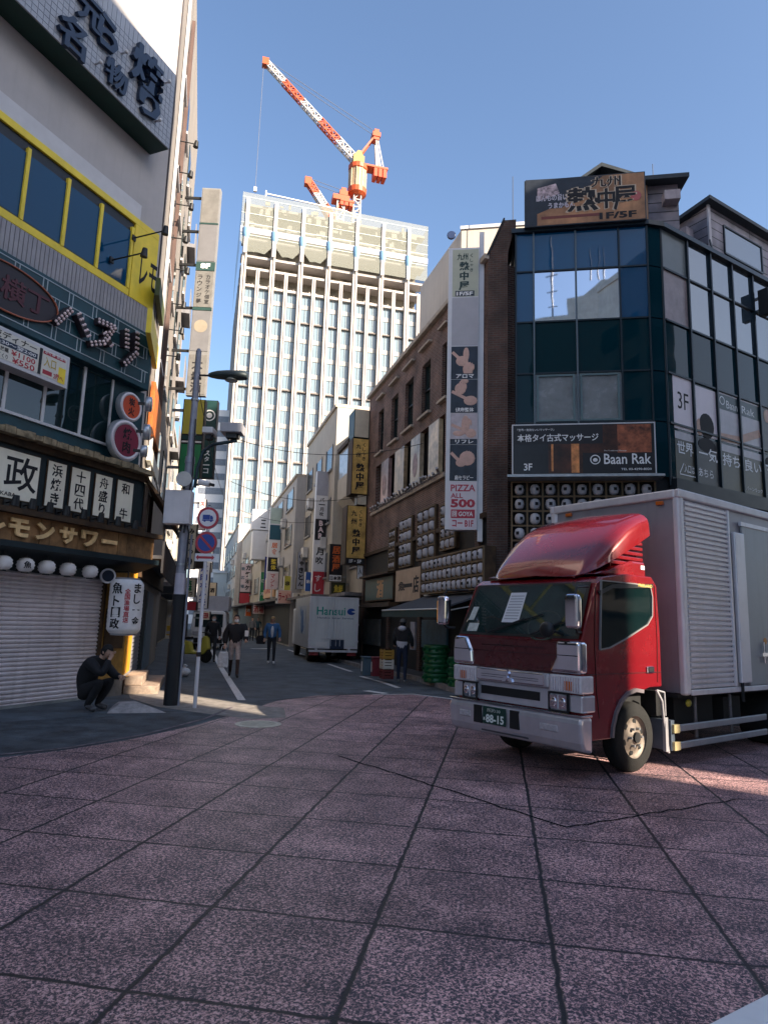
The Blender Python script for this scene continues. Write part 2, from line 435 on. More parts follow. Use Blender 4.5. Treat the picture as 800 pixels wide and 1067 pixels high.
strip('patch_edge', None, .07, mat('pale mortar', (.17, .14, .15), .85, var=.5, scale=9), .0088, [gnd(*p) for p in ((0, 787), (70, 780), (150, 766), (215, 749), (242, 737))])
# manhole
mh = thing('manhole_cover', 'round worn pale manhole cover set in the paving near the sign pole', 'manhole', gnd(269, 755))
b = MB(); b.lathe([(.36, .005), (.36, .012), (.31, .014)], n=32, sm=False); b.build('rim', mat('worn iron pale', (.55, .50, .40), .6, .0, var=.25, scale=12), mh)
b = MB(); b.lathe([(.30, .004), (.30, .0135)], n=32, sm=False)
for i in range(-4, 5):
    w_ = math.sqrt(max(0, .28 ** 2 - (i * .06) ** 2)); b.box(-w_, w_, i * .06 - .012, i * .06 + .012, .0135, .018)
b.build('lid', mat('worn iron lid', (.52, .47, .37), .6, .0, var=.25, scale=16), mh)

# ------------------------------------------------------------------ unseen blocks added to shade the street, with a gap for the sun band
_t = Vector((math.sin(R(SUN_AZ)), math.cos(R(SUN_AZ)), 0)); _n = Vector((-_t.y, _t.x, 0))
def sunbox(name, label, t0, t1, n0, n1, H, m, rows):
    mid = _t * t0 + _n * ((n0 + n1) / 2)
    o = thing(name, label, 'building', (mid.x, mid.y, 0), math.atan2(_n.y, _n.x))
    W = (n1 - n0) / 2; b = MB(); b.box(-W, W, -(t1 - t0), 0, 0, H); b.build('wall', m, o)
    gm = glassmat('office glass', (.02, .035, .05)); 
    for k in range(rows):
        z = 3.2 + k * 3.4
        if z + 2 > H - .8: break
        n = max(1, int(W * 2 / 2.6))
        q = MB()
        for i in range(n):
            x = -W + (i + .5) * 2 * W / n; q.box(x - .85, x + .85, .004, .05, z, z + 1.9)
        q.build('window_row', gm, o)
    b = MB(); b.box(-W - .05, W + .05, -.5, .15, H, H + .5); b.build('parapet', m, o)
    return o
bw1 = mat('beige office wall', (.62, .57, .50), .8, var=.15, scale=.8, streak=.3)
bw2 = glassmat('curtain wall', (.10, .14, .19), 2.3, .05, .3)  # glassy facing added so the side panes mirror a bluish tone
sunbox('office_building', 'tall unseen beige block added behind the camera to shade the junction', 16, 32, -13, 8.20, 29.2, bw1, 7)
sunbox('office_building', 'unseen glassy block added across the side street to shade the lane', 16, 30, 8.98, 33, 25.5, bw2, 6)

steel_b = mat('aerial steel', (.25, .25, .27), .5, .5)
# a farther block with an aerial, seen only mirrored in the glass building
fb = thing('office_building', 'distant cream block with a stepped roof and aerial far behind the camera', 'building', (-3, -60, 0), 0)
b = MB(); b.box(-3, 12, -10, 0, 0, 46.5); b.box(2, 12, -10, -.5, 46.5, 49.5); b.prof([(4, 49.5), (12, 49.5), (12, 52), (7, 52)], -10, -1, 'y'); b.build('wall', bw1, fb)
b = MB(); b.tube((0, -1, 46.5), (0, -1, 60), .16, n=6)
for z in (48.5, 51, 53.5): b.bar((-.8, -1, z), (.8, -1, z), .12)
for x in (5.5, 6.6, 7.4): b.tube((x, -1, 52), (x, -1, 57), .12, n=6)
b.build('aerial', steel_b, fb)
# ================================================================== LEFT: izakaya building
def rc(F, x0, y0, x1, y1, off=0.0):
    """pixel box -> rectangle on the plane (edges read through its middle)"""
    mx, my = (x0 + x1) / 2, (y0 + y1) / 2
    return F.hx(x0, my, off), F.hx(x1, my, off), F.hz(mx, y1, off), F.hz(mx, y0, off)
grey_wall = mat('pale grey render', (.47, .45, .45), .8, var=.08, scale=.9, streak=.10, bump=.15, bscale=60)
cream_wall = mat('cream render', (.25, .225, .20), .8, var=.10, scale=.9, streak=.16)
lemon = mat('lemon yellow paint', (.90, .68, .05), .5, var=.10, scale=2, streak=.12)
teal = mat('dark teal paint', (.010, .055, .075), .45, var=.25, scale=2.5, streak=.2)
teal_d = mat('black teal paint', (.006, .018, .024), .6, var=.3, scale=3)
white_fr = mat('white window frame', (.60, .60, .62), .4, var=.06)
sky_glass = glassmat('glass with painted sky blue', (.003, .055, .13), 1.38)  # blue base colour stands in for the sky mirrored in the panes
dark_glass = glassmat('dark window glass', (.008, .022, .025), 1.6)
black_m = mat('black metal', (.012, .013, .015), .45, var=.2)
steel = mat('galvanised steel', (.38, .40, .42), .42, .75, var=.15, scale=8)
wood_d = mat('dark stained wood', (.060, .034, .016), .75, var=.4, scale=5, streak=.3)
wood_y = mat('golden stained wood', (.30, .165, .035), .65, var=.3, scale=4, streak=.35)
paper = mat('lantern paper', (.78, .76, .76), .8, var=.06, scale=9)
ink = mat('black ink', (.008, .008, .012), .7, var=0)
red_ink = mat('red ink', (.45, .02, .04), .6, var=0)
white_ink = mat('white lettering', (.80, .80, .80), .6, var=0)
cream_ink = mat('cream lettering', (.72, .62, .42), .6, var=0)
signwhite = mat('off white sign face', (.70, .68, .60), .5, var=.06, scale=3)
navy = mat('navy letter plastic', (.012, .028, .065), .4, var=.1)
XR = 2.72
iz = onf('izakaya_building', 'tall grey izakaya building with yellow window band and roller shutter on the street corner', 'building', FL)
ca, sa = math.cos(R(37.5)), math.sin(R(37.5))
def side(x, y=0.0): return (XR + ca * x - sa * y, sa * x + ca * y)
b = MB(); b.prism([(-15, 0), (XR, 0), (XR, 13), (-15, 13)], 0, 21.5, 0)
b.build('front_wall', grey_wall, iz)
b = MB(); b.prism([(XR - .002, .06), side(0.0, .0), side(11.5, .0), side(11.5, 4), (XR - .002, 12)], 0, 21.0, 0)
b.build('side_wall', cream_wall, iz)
zt, zb = FL.hz(0, 114, -.06), FL.hz(25, 240, -.06)
zp0, zp1 = FL.hz(0, 213, -.06), FL.hz(0, 137, -.06)
xw = FL.hx(139, 262, -.06)
# yellow band with its window openings
yb = MB(); yb.box(-15, xw - .02, -.07, -.002, zb, zp0 - .03); zy = FL.hz(0, 123, -.06); yb.box(-15, 2.60, -.07, -.002, zy, zt); yb.box(xw, 2.60, -.07, -.002, zb, zy)
yo = yb.build('yellow_band', lemon, iz, .01)
b = MB(); b.box(-15, xw + .04, -.02, -.004, zb + .05, zt - .03); b.build('reveal', black_m, iz)
xs = [-15] + [FL.hx(px, py, -.05) for px, py in ((29, 168), (70, 205), (104, 236), (136, 262))]
st = xs[2] - xs[1]
cuts = [xs[1] - st * k for k in range(6, 0, -1)] + xs[1:]
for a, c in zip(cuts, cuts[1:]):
    q = MB(); q.box(a + .035, c - .035, -.045, -.025, zp0, zp1); w = q.build('window', sky_glass, iz)
    q = MB()
    q.box(a + .02, a + .055, -.055, -.02, zp0 - .02, zp1); q.box(a + .02, c - .02, -.055, -.02, zp0 - .03, zp0); q.build('frame', black_m, w)
    q = MB(); q.box(c - .035, c + .035, -.085, -.02, zp0 - .03, zp1 + .1); q.build('mullion', lemon, iz)
q = MB(); q.box(-15, 2.02, -.03, -.001, zt + .02, FL.hz(0, 95)); q.build('pale_trim', mat('pale trim', (.60, .60, .62), .7, var=.05), iz)
q = MB(); m0 = FL.hz(0, 261, -.1)
for i in range(150):
    x = 2.6 - i * .09; q.box(x - .075, x, -.10, -.001, m0 + .03, zb - .03)
q.build('ribbed_band', mat('ribbed grey metal', (.34, .33, .35), .6, var=.12, streak=.25), iz)
b = MB(); write(b, 'レモ', FL.hx(146, 285, -.08), FL.hx(165, 285, -.08), FL.hz(152, 300, -.08), FL.hz(152, 268, -.08), -.072, 0, .02, .0); b.build('lettering', ink, iz)
# teal fascia with an outlined brick pattern
fz0, fz1 = FL.hz(0, 335, -.25), FL.hz(0, 258, -.25)
b = MB(); b.box(-15, 2.50, -.25, -.001, fz0, fz1); b.build('teal_fascia', teal, iz, .015)
b = MB(); hz = (fz1 - fz0 - .2) / 4
for r_ in range(5):
    z = fz0 + .12 + r_ * hz; b.box(-6, 2.42 - (.0 if r_ % 2 else .15), -.262, -.249, z - .008, z + .008)
    if r_ < 4:
        for i in range(15):
            x = 2.3 - i * .58 - (.29 if r_ % 2 else 0)
            for dx in (-.045, .045): b.box(x + dx - .007, x + dx + .007, -.262, -.249, z + .01, z + hz - .01)
b.build('brick_outline', mat('pale blue line paint', (.42, .50, .55), .6, var=.1), iz)
# lower windows
wz0, wz1 = FL.hz(90, 458, -.05), fz0 - .02
b = MB(); b.box(-15, 2.62, -.04, -.001, FL.hz(0, 446) - .02, fz0); b.build('teal_wall', teal, iz)
vx = [FL.hx(p, 410, -.05) for p in (-190, -140, -92, -44, 4, 46, 86, 116)]
for a, c in zip(vx, vx[1:]):
    q = MB(); q.box(a + .03, c - .03, -.062, -.045, wz0 + .05, wz1 - .04); w = q.build('window', dark_glass, iz)
    q = MB(); q.box(a - .03, a + .03, -.085, -.05, wz0, wz1); q.box(a + .03, c - .03, -.085, -.05, wz0, wz0 + .05); q.box(c - .012, c + .03, -.083, -.05, wz0, wz1); q.build('frame', white_fr, w)
# rough timber cornice, dark panel, timber board, eave
cz = FL.hz(0, 446, -.3)
b = MB(); rr = random.Random(4); x = -8
while x < 2.75:
    w_ = rr.uniform(.10, .22); b.box(x, x + w_ - .01, -.34 - rr.uniform(0, .03), -.001, cz - .02 - rr.uniform(0, .02), cz + .06 + rr.uniform(0, .04)); x += w_
b.build('shingle_cornice', mat('weathered shingles', (.30, .24, .15), .9, var=.5, scale=6), iz)
pz0 = FL.hz(0, 517, -.12)
b = MB(); b.box(-15, 2.80, -.10, -.001, pz0 - .22, cz - .03); b.build('dark_panel', teal_d, iz)
for z, w_ in ((cz - .10, .07), (pz0 - .10, .05)):
    b = MB(); b.box(-8, 2.86, -.17, -.101, z - w_, z + w_); b.build('rail', wood_d, iz, .008)
tz1, tz0 = FL.hz(0, 533, -.45), FL.hz(0, 561, -.45)
xe = FL.hx(160, 572, -.45)
b = MB()
x = -8.0
while x < xe - .1:
    w_ = rr.uniform(.2, .34); b.box(x, min(x + w_ - .008, xe), -.45 - rr.uniform(0, .012), -.40, tz0, tz1); x += w_
b.build('timber_board', mat('weathered timber board', (.30, .165, .07), .75, var=.45, scale=3, streak=.5), iz)
b = MB(); b.box(-8, xe + .06, -.62, -.10, tz1 + .0, tz1 + .09); b.build('eave_top', wood_d, iz)
b = MB(); b.prof([(-.60, tz0 - .02), (-.60, tz0 - .12), (-.0, tz0 - .30), (-.0, tz0 - .02)], -8, xe + .03, 'x'); b.build('eave', teal_d, iz)
b = MB(); b.box(-8, 2.70, -.006, -.001, 2.3, tz0 - .28); b.build('lintel_panel', teal_d, iz)
# shutter
sx1 = FL.hx(103, 650)
b = MB(); n = 30
for i in range(n):
    z = i * 2.33 / n; h = 2.33 / n
    b.prof([(-.010, z), (-.045, z + h * .25), (-.050, z + h * .6), (-.012, z + h * .97), (-.004, z + h), (-.004, z)], -7.5, sx1 - .03, 'x')
so = b.build('roller_shutter', mat('pinkish grey shutter steel', (.70, .64, .66), .5, .1, var=.12, scale=1.5, streak=.3), iz)
b = MB(); b.box(-7.5, sx1 - .03, -.055, -.003, .0, .055); b.build('bottom_rail', steel, so)
b = MB(); b.box(sx1 - .03, sx1 + .04, -.09, -.001, 0, 2.5); b.build('guide_rail', wood_d, iz, .005)
b = MB(); b.box(sx1 + .045, 2.70, -.05, -.001, .32, 2.6); b.build('timber_post', wood_y, iz, .008)
b = MB(); b.box(2.10, 2.62, -.075, -.051, .95, 1.75); b.build('notice_board', wood_d, iz)
b = MB(); b.box(sx1 + .04, XR - .01, -.07, -.001, .0, .32); b.build('plinth', mat('stone plinth', (.20, .18, .16), .85, var=.3), iz)
# the lane side: yellow wall, shuttered doors, pipes, awning
sd = Matrix.Rotation(R(37.5), 4, 'Z'); sd.translation = Vector((XR, 0, 0))
def sbox(q, x0, x1, y0, y1, z0, z1):
    t_ = MB(); t_.box(x0, x1, y0, y1, z0, z1); q.add([sd @ Vector(v) for v in t_.v], t_.f); return q
def spart(name, boxes, m, bev=0.0):
    q = MB()
    for k in boxes: sbox(q, *k)
    return q.build(name, m, iz, bev)
amber = mat('amber yellow paint', (.72, .34, .030), .55, var=.12, scale=3)
spart('amber_wall', [(.03, 1.25, -.05, -.001, .40, 2.75)], amber)
spart('step', [(.1, 2.9, -.75, -.06, 0, .17)], mat('worn stone step', (.34, .26, .20), .8, var=.3, scale=6), .015)
spart('step', [(.2, 2.0, -.42, -.06, .172, .36)], mat('worn stone step', (.34, .26, .20)), .015)
spart('side_shutter', [(1.5, 3.3, -.04, -.001, .3, 2.4)] + [(1.5, 3.3, -.055, -.041, .3 + i * .09, .35 + i * .09) for i in range(23)], mat('grey side shutter', (.26, .26, .29), .5, .3, var=.2))
spart('side_door', [(3.6, 4.7, -.05, -.001, .1, 2.3)], teal_d)
spart('side_door', [(5.2, 7.5, -.05, -.001, .1, 2.3)], mat('blue grey door', (.12, .17, .22), .5, var=.2))
spart('side_fascia', [(1.3, 11, -.12, -.001, 2.5, 3.1)], wood_d, .01)
spart('slatted_canopy', [(1.0, 9.0, -.55, -.10, 2.92, 3.0)] + [(1.0 + i * .28, 1.06 + i * .28, -.60, -.55, 2.6, 3.35) for i in range(29)] + [(1.0, 9.0, -.57, -.55, 2.6, 2.66), (1.0, 9.0, -.57, -.55, 3.30, 3.36)], mat('dark slats', (.05, .05, .055), .6, var=.2))
spart('drain_pipe', [(1.42, 1.50, -.10, -.02, 3.2, 20)], mat('grey plastic pipe', (.42, .41, .42), .5, var=.1))
spart('drain_pipe', [(3.0, 3.1, -.12, -.02, 3.2, 19)], mat('brown drain pipe', (.10, .06, .05), .5, var=.1))
spart('corner_strip', [(.0, .10, -.03, -.001, 3.4, 20.9)], mat('dark corner trim', (.06, .05, .05), .6))
for k, z in enumerate((5.3, 8.0, 10.7, 13.4, 16.1)):
    for x in (1.8, 4.0, 6.6, 9.0):
        w = spart('side_window', [(x, x + 1.0, -.03, -.001, z, z + 1.5)], dark_glass)
        q = MB(); sbox(q, x - .06, x + 1.06, -.10, -.031, z - .10, z - .02); q.build('sill', white_fr, w)
    spart('balcony_rail', [(9.8, 11.2, -.3, -.001, z - .45, z - .3), (9.8, 11.2, -.3, -.27, z - .3, z + .55)], mat('pale balcony', (.20, .20, .215), .7, var=.1, streak=.3))

for nm, bx, m in (('lane_banner', (156, 335, 166, 372), lemon), ('lane_banner', (159, 404, 168, 466), mat('orange lane banner', (.60, .16, .03), .5, var=.4, scale=3)), ('lane_banner', (165, 300, 172, 330), mat('dark olive banner', (.07, .09, .02), .6)), ('lane_lightbox', (156, 476, 166, 494), signwhite), ('lane_lightbox', (155, 497, 164, 515), signwhite)):
    x0_, x1_, a, c = rc(FLS, *bx, -.12); spart(nm, [(x0_, x1_, -.13, -.031, a, c)], m)
q = MB(); P = [(-.05, -.75), (.55, -.75), (.55, -.05), (-.05, -.05)]
q.add([sd @ Vector(v) for v in [(-.1, -.10, cz + .08), (3.2, -.10, cz + .08), (3.2, -.85, cz - .95), (-.1, -.85, cz - .95), (-.1, -.10, cz - .02), (3.2, -.10, cz - .02), (3.2, -.85, cz - 1.05), (-.1, -.85, cz - 1.05)]], [(0, 1, 2, 3), (7, 6, 5, 4), (0, 3, 7, 4), (1, 5, 6, 2), (3, 2, 6, 7), (0, 4, 5, 1)]); q.build('sloped_canopy', wood_d, iz)
# ---- signs and lamps on it
def framed(name, label, cat, F, x0, x1, z0, z1, y, depth, face, frame=None, fw=.04, group=None, bev=.006):
    """a box sign: frame body, a face set into it; local origin bottom left"""
    t = onf(name, label, cat, F, x0, y, z0, group)
    W, H = x1 - x0, z1 - z0
    fr = frame or black_m
    b = MB(); b.box(0, W, 0, depth, 0, H); b.build('casing', fr, t, bev)
    b = MB(); b.box(fw, W - fw, -.006, .004, fw, H - fw); b.build('face', face, t)
    t['w'] = W; t['hh'] = H
    return t
def lett(t, items, m, y=-.009, name='lettering'):
    """items: (text, x0, x1, z0, z1, vertical, bold, depth) as fractions of the sign"""
    W, H = t['w'], t['hh']; b = MB()
    for it in items:
        s_, x0, x1, z0, z1 = it[:5]; ver = it[5] if len(it) > 5 else False; bo = it[6] if len(it) > 6 else .015; de = it[7] if len(it) > 7 else 0.0; keep = it[8] if len(it) > 8 else False
        if ver: column_text(b, s_, x0 * W, x1 * W, z0 * H, z1 * H, y, 0, bo, de)
        else: write(b, s_, x0 * W, x1 * W, z0 * H, z1 * H, y, 0, bo, de, keep)
    return b.build(name, m, t, fix=False)
# big mesh sign high up
x1 = FL.hx(177, 150, -.55); z0 = FL.hz(173, 152, -.55); z1 = FL.hz(180, 74, -.55)
mesh_m = mat('grey perforated sign sheet', (.36, .38, .42), .55, .2, var=.10, scale=3)
t = onf('rooftop_letter_sign', 'grey sheet sign with raised navy characters high on the grey wall', 'sign', FL, -7, -.55, z0)
b = MB(); b.box(0, x1 + 7, 0, .03, 0, z1 - z0); b.build('sheet', mesh_m, t)
b = MB(); b.box(0, x1 + 7, .031, .54, 0, .06); b.box(0, x1 + 7, .031, .54, z1 - z0 - .06, z1 - z0); b.box(x1 + 6.95, x1 + 7, .031, .54, .061, z1 - z0 - .061); b.build('casing', mat('dark green casing', (.010, .045, .035), .5, var=.2), t)
b = MB()
for i in range(60):
    x = x1 + 7 - i * .12; b.box(x - .008, x, -.006, -.001, .02, z1 - z0 - .02)
for i in range(12): b.box(0, x1 + 7, -.0055, -.0012, .1 + i * .13, .106 + i * .13)
b.build('mesh_lines', mat('mesh line grey', (.25, .27, .31), .5, .2), t)
for ch, bx in (('元', (80, -6, 108, 34)), ('ら', (99, 12, 124, 58)), ('名', (60, 12, 90, 60)), ('物', (109, 62, 133, 97)), ('焼', (136, 48, 170, 102)), ('り', (143, 90, 167, 128))):
    x0_, x1_, a, c = rc(FL, *bx, -.6); b = MB(); dz = (c - a)
    write(b, ch, x0_ + 7, x1_ + 7, a - z0 + dz * .1, c - z0 - dz * .1, -.05, 0, .035, .06); b.build('letter', navy, t, fix=False)
b = MB()
for p in ((129, 55), (102, 66), (174, 86), (164, 126)):
    x_, z_ = FL.h(*p, -.6); b.tube((x_ + 7, 0, z_ - z0), (x_ + 7, -.12, z_ - z0), .022); b.ball((x_ + 7, -.13, z_ - z0), .04)
b.build('bolt', white_fr, t)
# katakana bulb letters and oval on the fascia
t = onf('bulb_letter_sign', 'row of dark katakana letters studded with bulbs on the teal fascia', 'sign', FL, 0, -.25, fz0)
bulb = mat('unlit pinkish bulbs', (.85, .68, .68), .25, var=.05)
letter_d = mat('dark letter casing', (.03, .022, .028), .5, var=.1)
def bulbs(t, strokes, oy):
    b = MB(); q = MB()
    for (xa, ya), (xb, yb_) in strokes:
        A = FL.h(xa, ya, -.40); B_ = FL.h(xb, yb_, -.40)
        pa, pb = Vector((A[0], -.07, A[1] - fz0)), Vector((B_[0], -.07, B_[1] - fz0)); b.bar(pa, pb, .13, .13)
        n = max(2, int((pb - pa).length / .09))
        for i in range(n + 1):
            p = pa.lerp(pb, i / n)
            for s_ in (-.03, .03):
                d = (pb - pa).normalized(); q.ball((p.x - d.z * s_, -.147, p.z + d.x * s_), .028, n=7, k=5)
    b.build('letter', letter_d, t); q.build('bulb', bulb, t)
bulbs(t, [((60, 336), (75, 323)), ((83, 327), (93, 350))], 0)
bulbs(t, [((104, 334), (120, 341)), ((120, 341), (109, 357)), ((109, 357), (96, 358)), ((110, 347), (117, 360))], 0)
bulbs(t, [((133, 344), (133, 362))], 0); bulbs(t, [((144, 347), (143, 368)), ((143, 368), (131, 379))], 0)
bulbs(t, [((-32, 260), (-14, 275)), ((-24, 290), (-10, 300))], 0)
t = onf('oval_sign', 'dark oval neon sign with red characters on the teal fascia', 'sign', FL, 0, -.252, fz0)
b = MB(); q = MB(); cx_, cz_ = FL.h(8, 300, -.27); cz_ -= fz0; 
P = [(cx_ + 1.02 * math.cos(a * .131), -.03, cz_ + .42 * math.sin(a * .131)) for a in range(48)]
b.add(P + [(p[0], 0, p[2]) for p in P], [tuple(range(48))] + [(i, (i + 1) % 48, 48 + (i + 1) % 48, 48 + i) for i in range(48)]); b.build('plate', letter_d, t)
q.path([(p[0], -.045, p[2]) for p in P] + [(P[0][0], -.045, P[0][2])], .017, 5); q.build('neon_tube', mat('copper neon tube', (.42, .12, .06), .35, var=.1), t)
b = MB(); write(b, '屋横丁', cx_ - .62, cx_ + .82, cz_ - .21, cz_ + .22, -.04, 0, .02, .01); b.build('lettering', mat('maroon lettering', (.085, .015, .025), .5, var=0), t, fix=False)
# price panel
x0, _ = FL.h(-14, 360, -.35); x1 = FL.hx(72, 388, -.35); z0 = FL.hz(69, 405, -.35); z1 = FL.hz(72, 372, -.35)
t = framed('price_sign', 'white framed menu and price sign above the lower windows', 'sign', FL, x0, x1, z0, z1, -.35, .3, signwhite, white_fr, .07)
W, H = t['w'], t['hh']
b = MB(); b.box(W * .60, W * .63, -.02, -.006, .07, H - .07); b.build('divider', black_m, t)
b = MB(); b.box(.09, W * .58, -.0075, -.0065, H * .50, H * .66); b.build('band', navy, t)
b = MB(); b.box(W * .645, W - .1, -.0075, -.0065, H * .76, H - .09); b.box(W * .66, W * .78, -.0075, -.0065, H * .17, H * .30); b.build('red_band', mat('deep red sign film', (.40, .03, .05), .5, var=0), t)
b = MB(); b.box(W * .86, W * .955, -.0073, -.0063, H * .09, H * .56); b.build('yellow_patch', lemon, t)
lett(t, [('夜ディナー', .04, .56, .68, .90), ('飲み放題', .05, .24, .33, .46), ('しめくくり', .05, .24, .13, .27)], ink)
lett(t, [('¥1100', .27, .56, .31, .47), ('¥550', .29, .56, .11, .28), ('2階へ', .80, .93, .14, .32)], red_ink)
lett(t, [('11:30〜翌2:00', .06, .56, .53, .64), ('ふぐ鳥 営業中', .66, .95, .79, .90)], white_ink)
lett(t, [('入口', .665, .82, .40, .70)], mat('ochre lettering', (.50, .36, .04), .6, var=0))
# drum signs on the corner
def drum(px, py, rpx, face, body, chars, label):
    off = -.34; x_, z_ = FL.h(px, py, off); r_ = FL.hx(px + rpx, py, off) - x_
    t = onf('drum_sign', label, 'sign', FL, x_, off, z_, 'round drum signs on the teal corner')
    r_ *= .98
    b = MB(); b.lathe([(r_ * 1.16, .0), (r_ * 1.2, .05), (r_ * 1.2, .12), (r_ * 1.1, .14)], axis='y', n=28); b.build('casing', mat('silver drum casing', (.50, .53, .57), .3, .6, var=.1), t)
    b = MB(); b.lathe([(r_ * .90, -.012), (r_ * .90, .01)], axis='y', n=28, sm=False); b.build('face', face, t)
    b = MB(); b.lathe([(r_ * .93, .012), (r_ * .93, -.016), (r_ * 1.12, -.016), (r_ * 1.12, .012)], axis='y', n=28); b.build('rim', mat('pinkish white rim', (.70, .64, .66), .4, var=.05), t)
    b = MB(); column_text(b, chars, -r_ * .5, r_ * .5, -r_ * .75, r_ * .75, -.016, 0, .03); b.build('lettering', ink, t, fix=False)
    b = MB(); b.bar((0, .14, 0), (0, .34, 0), .08); b.build('bracket', black_m, t)
    return t
drum(137, 424, 10, mat('orange red sign face', (.55, .07, .02), .4, var=.05), None, '炭火', 'small round drum sign with an orange face on the teal corner')
drum(132, 459, 14, mat('crimson sign face', (.22, .015, .045), .4, var=.05), None, '焼肉', 'larger round drum sign with a crimson face on the teal corner')
for i, (px, py, r_) in enumerate(((153, 421, .15), (151, 450, .16), (148, 470, .12))):
    x_, z_ = FLS.h(px, py, -.16); t = onf('drum_sign', ('upper', 'middle', 'lower')[i] + ' silver drum sign seen from its side, on the lane side of the corner', 'sign', FLS, x_, -.2, z_)
    b = MB(); b.lathe([(r_ * .9, -.06), (r_, -.05), (r_, .05), (r_ * .9, .06)], axis='y', n=20); b.build('casing', MATS['silver drum casing'], t)
    b = MB(); b.lathe([(r_ * .8, -.066), (r_ * .8, -.061)], axis='y', n=20, sm=False); b.build('face', signwhite, t)
    b = MB(); b.bar((0, .06, 0), (0, .2, 0), .05); b.build('bracket', black_m, t)
# white panels with brush characters
b0 = -.13
for px, chars, lab in (((-60, 466, 42, 520), '魚政', 'widest panel with two big brush characters'), ((48, 477, 69, 528), '浜焼き', 'menu panel reading hamayaki (浜焼き), first of the narrow ones'), ((73, 482, 94, 531), '十四代', 'menu panel reading 十四代, second of the narrow ones'), ((98, 489, 117, 537), '舟盛り', 'menu panel reading 舟盛り, third of the narrow ones'), ((121, 494, 139, 541), '和 牛', 'menu panel reading 和牛, nearest the corner')):
    x0, x1 = FL.hx(px[0], (px[1] + px[3]) / 2, b0), FL.hx(px[2], (px[1] + px[3]) / 2, b0)
    z0, z1 = FL.hz(0, 517, b0) - .02, FL.hz(0, 463, b0) - .02
    t = framed('menu_panel', lab + ' above the timber board', 'sign', FL, x0, x1, z0, z1, b0, .03, mat('ivory sign face', (.86, .82, .68), .5, var=.08, scale=2), wood_d, .02, 'white panels above the timber board')
    if chars == '魚政': lett(t, [('魚', .12, .50, .2, .9, False, .012), ('政', .60, .97, .2, .9, False, .012), ('SAKABA', .5, .75, .06, .14)], ink)
    else: lett(t, [(chars, .12, .88, .05, .95, True, .025)], ink)
# timber letters
t = onf('wooden_letter_sign', 'row of carved tan katakana letters on the weathered timber board', 'sign', FL, 0, -.462, tz0)
xs_ = [(-26, 532), (-2, 540), (19, 546), (46, 551), (70, 557), (92, 562), (112, 565)]
for ch, (px, py) in zip('レモンサワー', [(-6, 540), (19, 547), (46, 551), (70, 556), (92, 560), (113, 564)]):
    x_, z_ = FL.h(px, py, -.46); z_ = (tz0 + tz1) / 2
    b = MB(); write(b, ch, x_ - .19, x_ + .19, z_ - tz0 - (.15 if ch != 'ー' else .04), z_ - tz0 + (.15 if ch != 'ー' else .04), -.035, 0, .045, .05); b.build('letter', mat('tan carved wood', (.85, .58, .28), .7, var=.2, scale=6), t, fix=False)
# small spotlights over the boards
def spot_lamp(F, x, y, z, ln, label, drop=.0, group='small spotlights on arms'):
    t = onf('arm_spotlight', label, 'lamp', F, x, y, z, group)
    b = MB(); b.tube((0, 0, 0), (0, -ln, drop), .016, n=6); b.build('arm', black_m, t)
    b = MB(); b.tube((0, -ln - .02, drop + .09), (0, -ln - .0, drop - .09), .05, .075, 10); b.build('lamp_head', black_m, t)
    b = MB(); b.box(-.05, .05, -.02, .02, -.06, .06); b.build('wall_plate', black_m, t)
    return t
for px, py in ((117, 285), (140, 262)): 
    x_, z_ = FL.h(px, py - 14, -.1); spot_lamp(FL, x_, -.09, z_, .85, 'black arm spotlight over the yellow band')
for i in range(8):
    x_, z_ = FL.h(4 + i * 18, 522 + i * 3, -.12); spot_lamp(FL, x_, -.18, pz0 - .10, .22, 'tiny black spotlight under the white panels', .03, 'tiny spotlights under the white panels')
for px, py, ln in ((203, 150, .9), (201, 182, .7), (198, 215, .9), (196, 250, .7), (194, 282, .9), (192, 318, .8), (190, 345, .8), (188, 372, .7)):
    x_, z_ = FLS.h(px, py, -.42); spot_lamp(FLS, x_, -.02, z_, ln * .48, 'black arm spotlight high on the lane side of the corner building', .0, 'spotlights up the lane side wall')
# lanterns in a row under the eave
def lantern_mb(r_, h, n=14):
    b = MB(); k = 12; P = []
    for i in range(k + 1):
        a = -math.pi / 2 + math.pi * i / k
        P.append((max(r_ * .45, r_ * math.cos(a) ** .55 if abs(math.cos(a)) > 1e-6 else 0) - (.012 * r_ / .12 if i % 2 else 0), h / 2 * math.sin(a)))
    return b.lathe(P, n=n)
proto = None
for i, (px, py) in enumerate(((4, 583), (27, 588), (49, 591), (71, 594), (94, 597), (-20, 580), (-46, 577))):
    x_, z_ = FL.h(px, py, -.38); z_ = FL.hz(49, 591, -.38)
    lab = 'white paper lantern hanging from the eave above the shutter'
    if proto is None:
        t = onf('paper_lantern', lab, 'lantern', FL, x_, -.38, z_, 'white lanterns above the shutter')
        lantern_mb(.150, .235, 18).build('paper_shade', paper, t)
        b = MB(); b.lathe([(.06, .105), (.06, .135)], n=12); b.lathe([(.06, -.135), (.06, -.105)], n=12); b.build('cap', black_m, t)
        b = MB(); b.tube((0, 0, .135), (0, 0, .24), .008, n=5); b.build('cord', black_m, t); proto = t
    else: t = dup(proto, FL.w(x_, -.38, z_))
    if i == 1:
        t['label'] = 'white paper lantern marked with a fish character above the shutter'
        b = MB(); write(b, '魚', -.06, .06, -.06, .06, 0, 0, .02, 0, map=lambda p: (.153 * math.sin(p[0] / .15 - .45), -.153 * math.cos(p[0] / .15 - .45), p[2])); b.build('lettering', ink, t, fix=False)
x_, z_ = FL.h(113, 600, -.30)
t = onf('round_plate_sign', 'round white plate with a dark crest beside the lantern row', 'sign', FL, x_, -.30, z_, rz=R(-38))
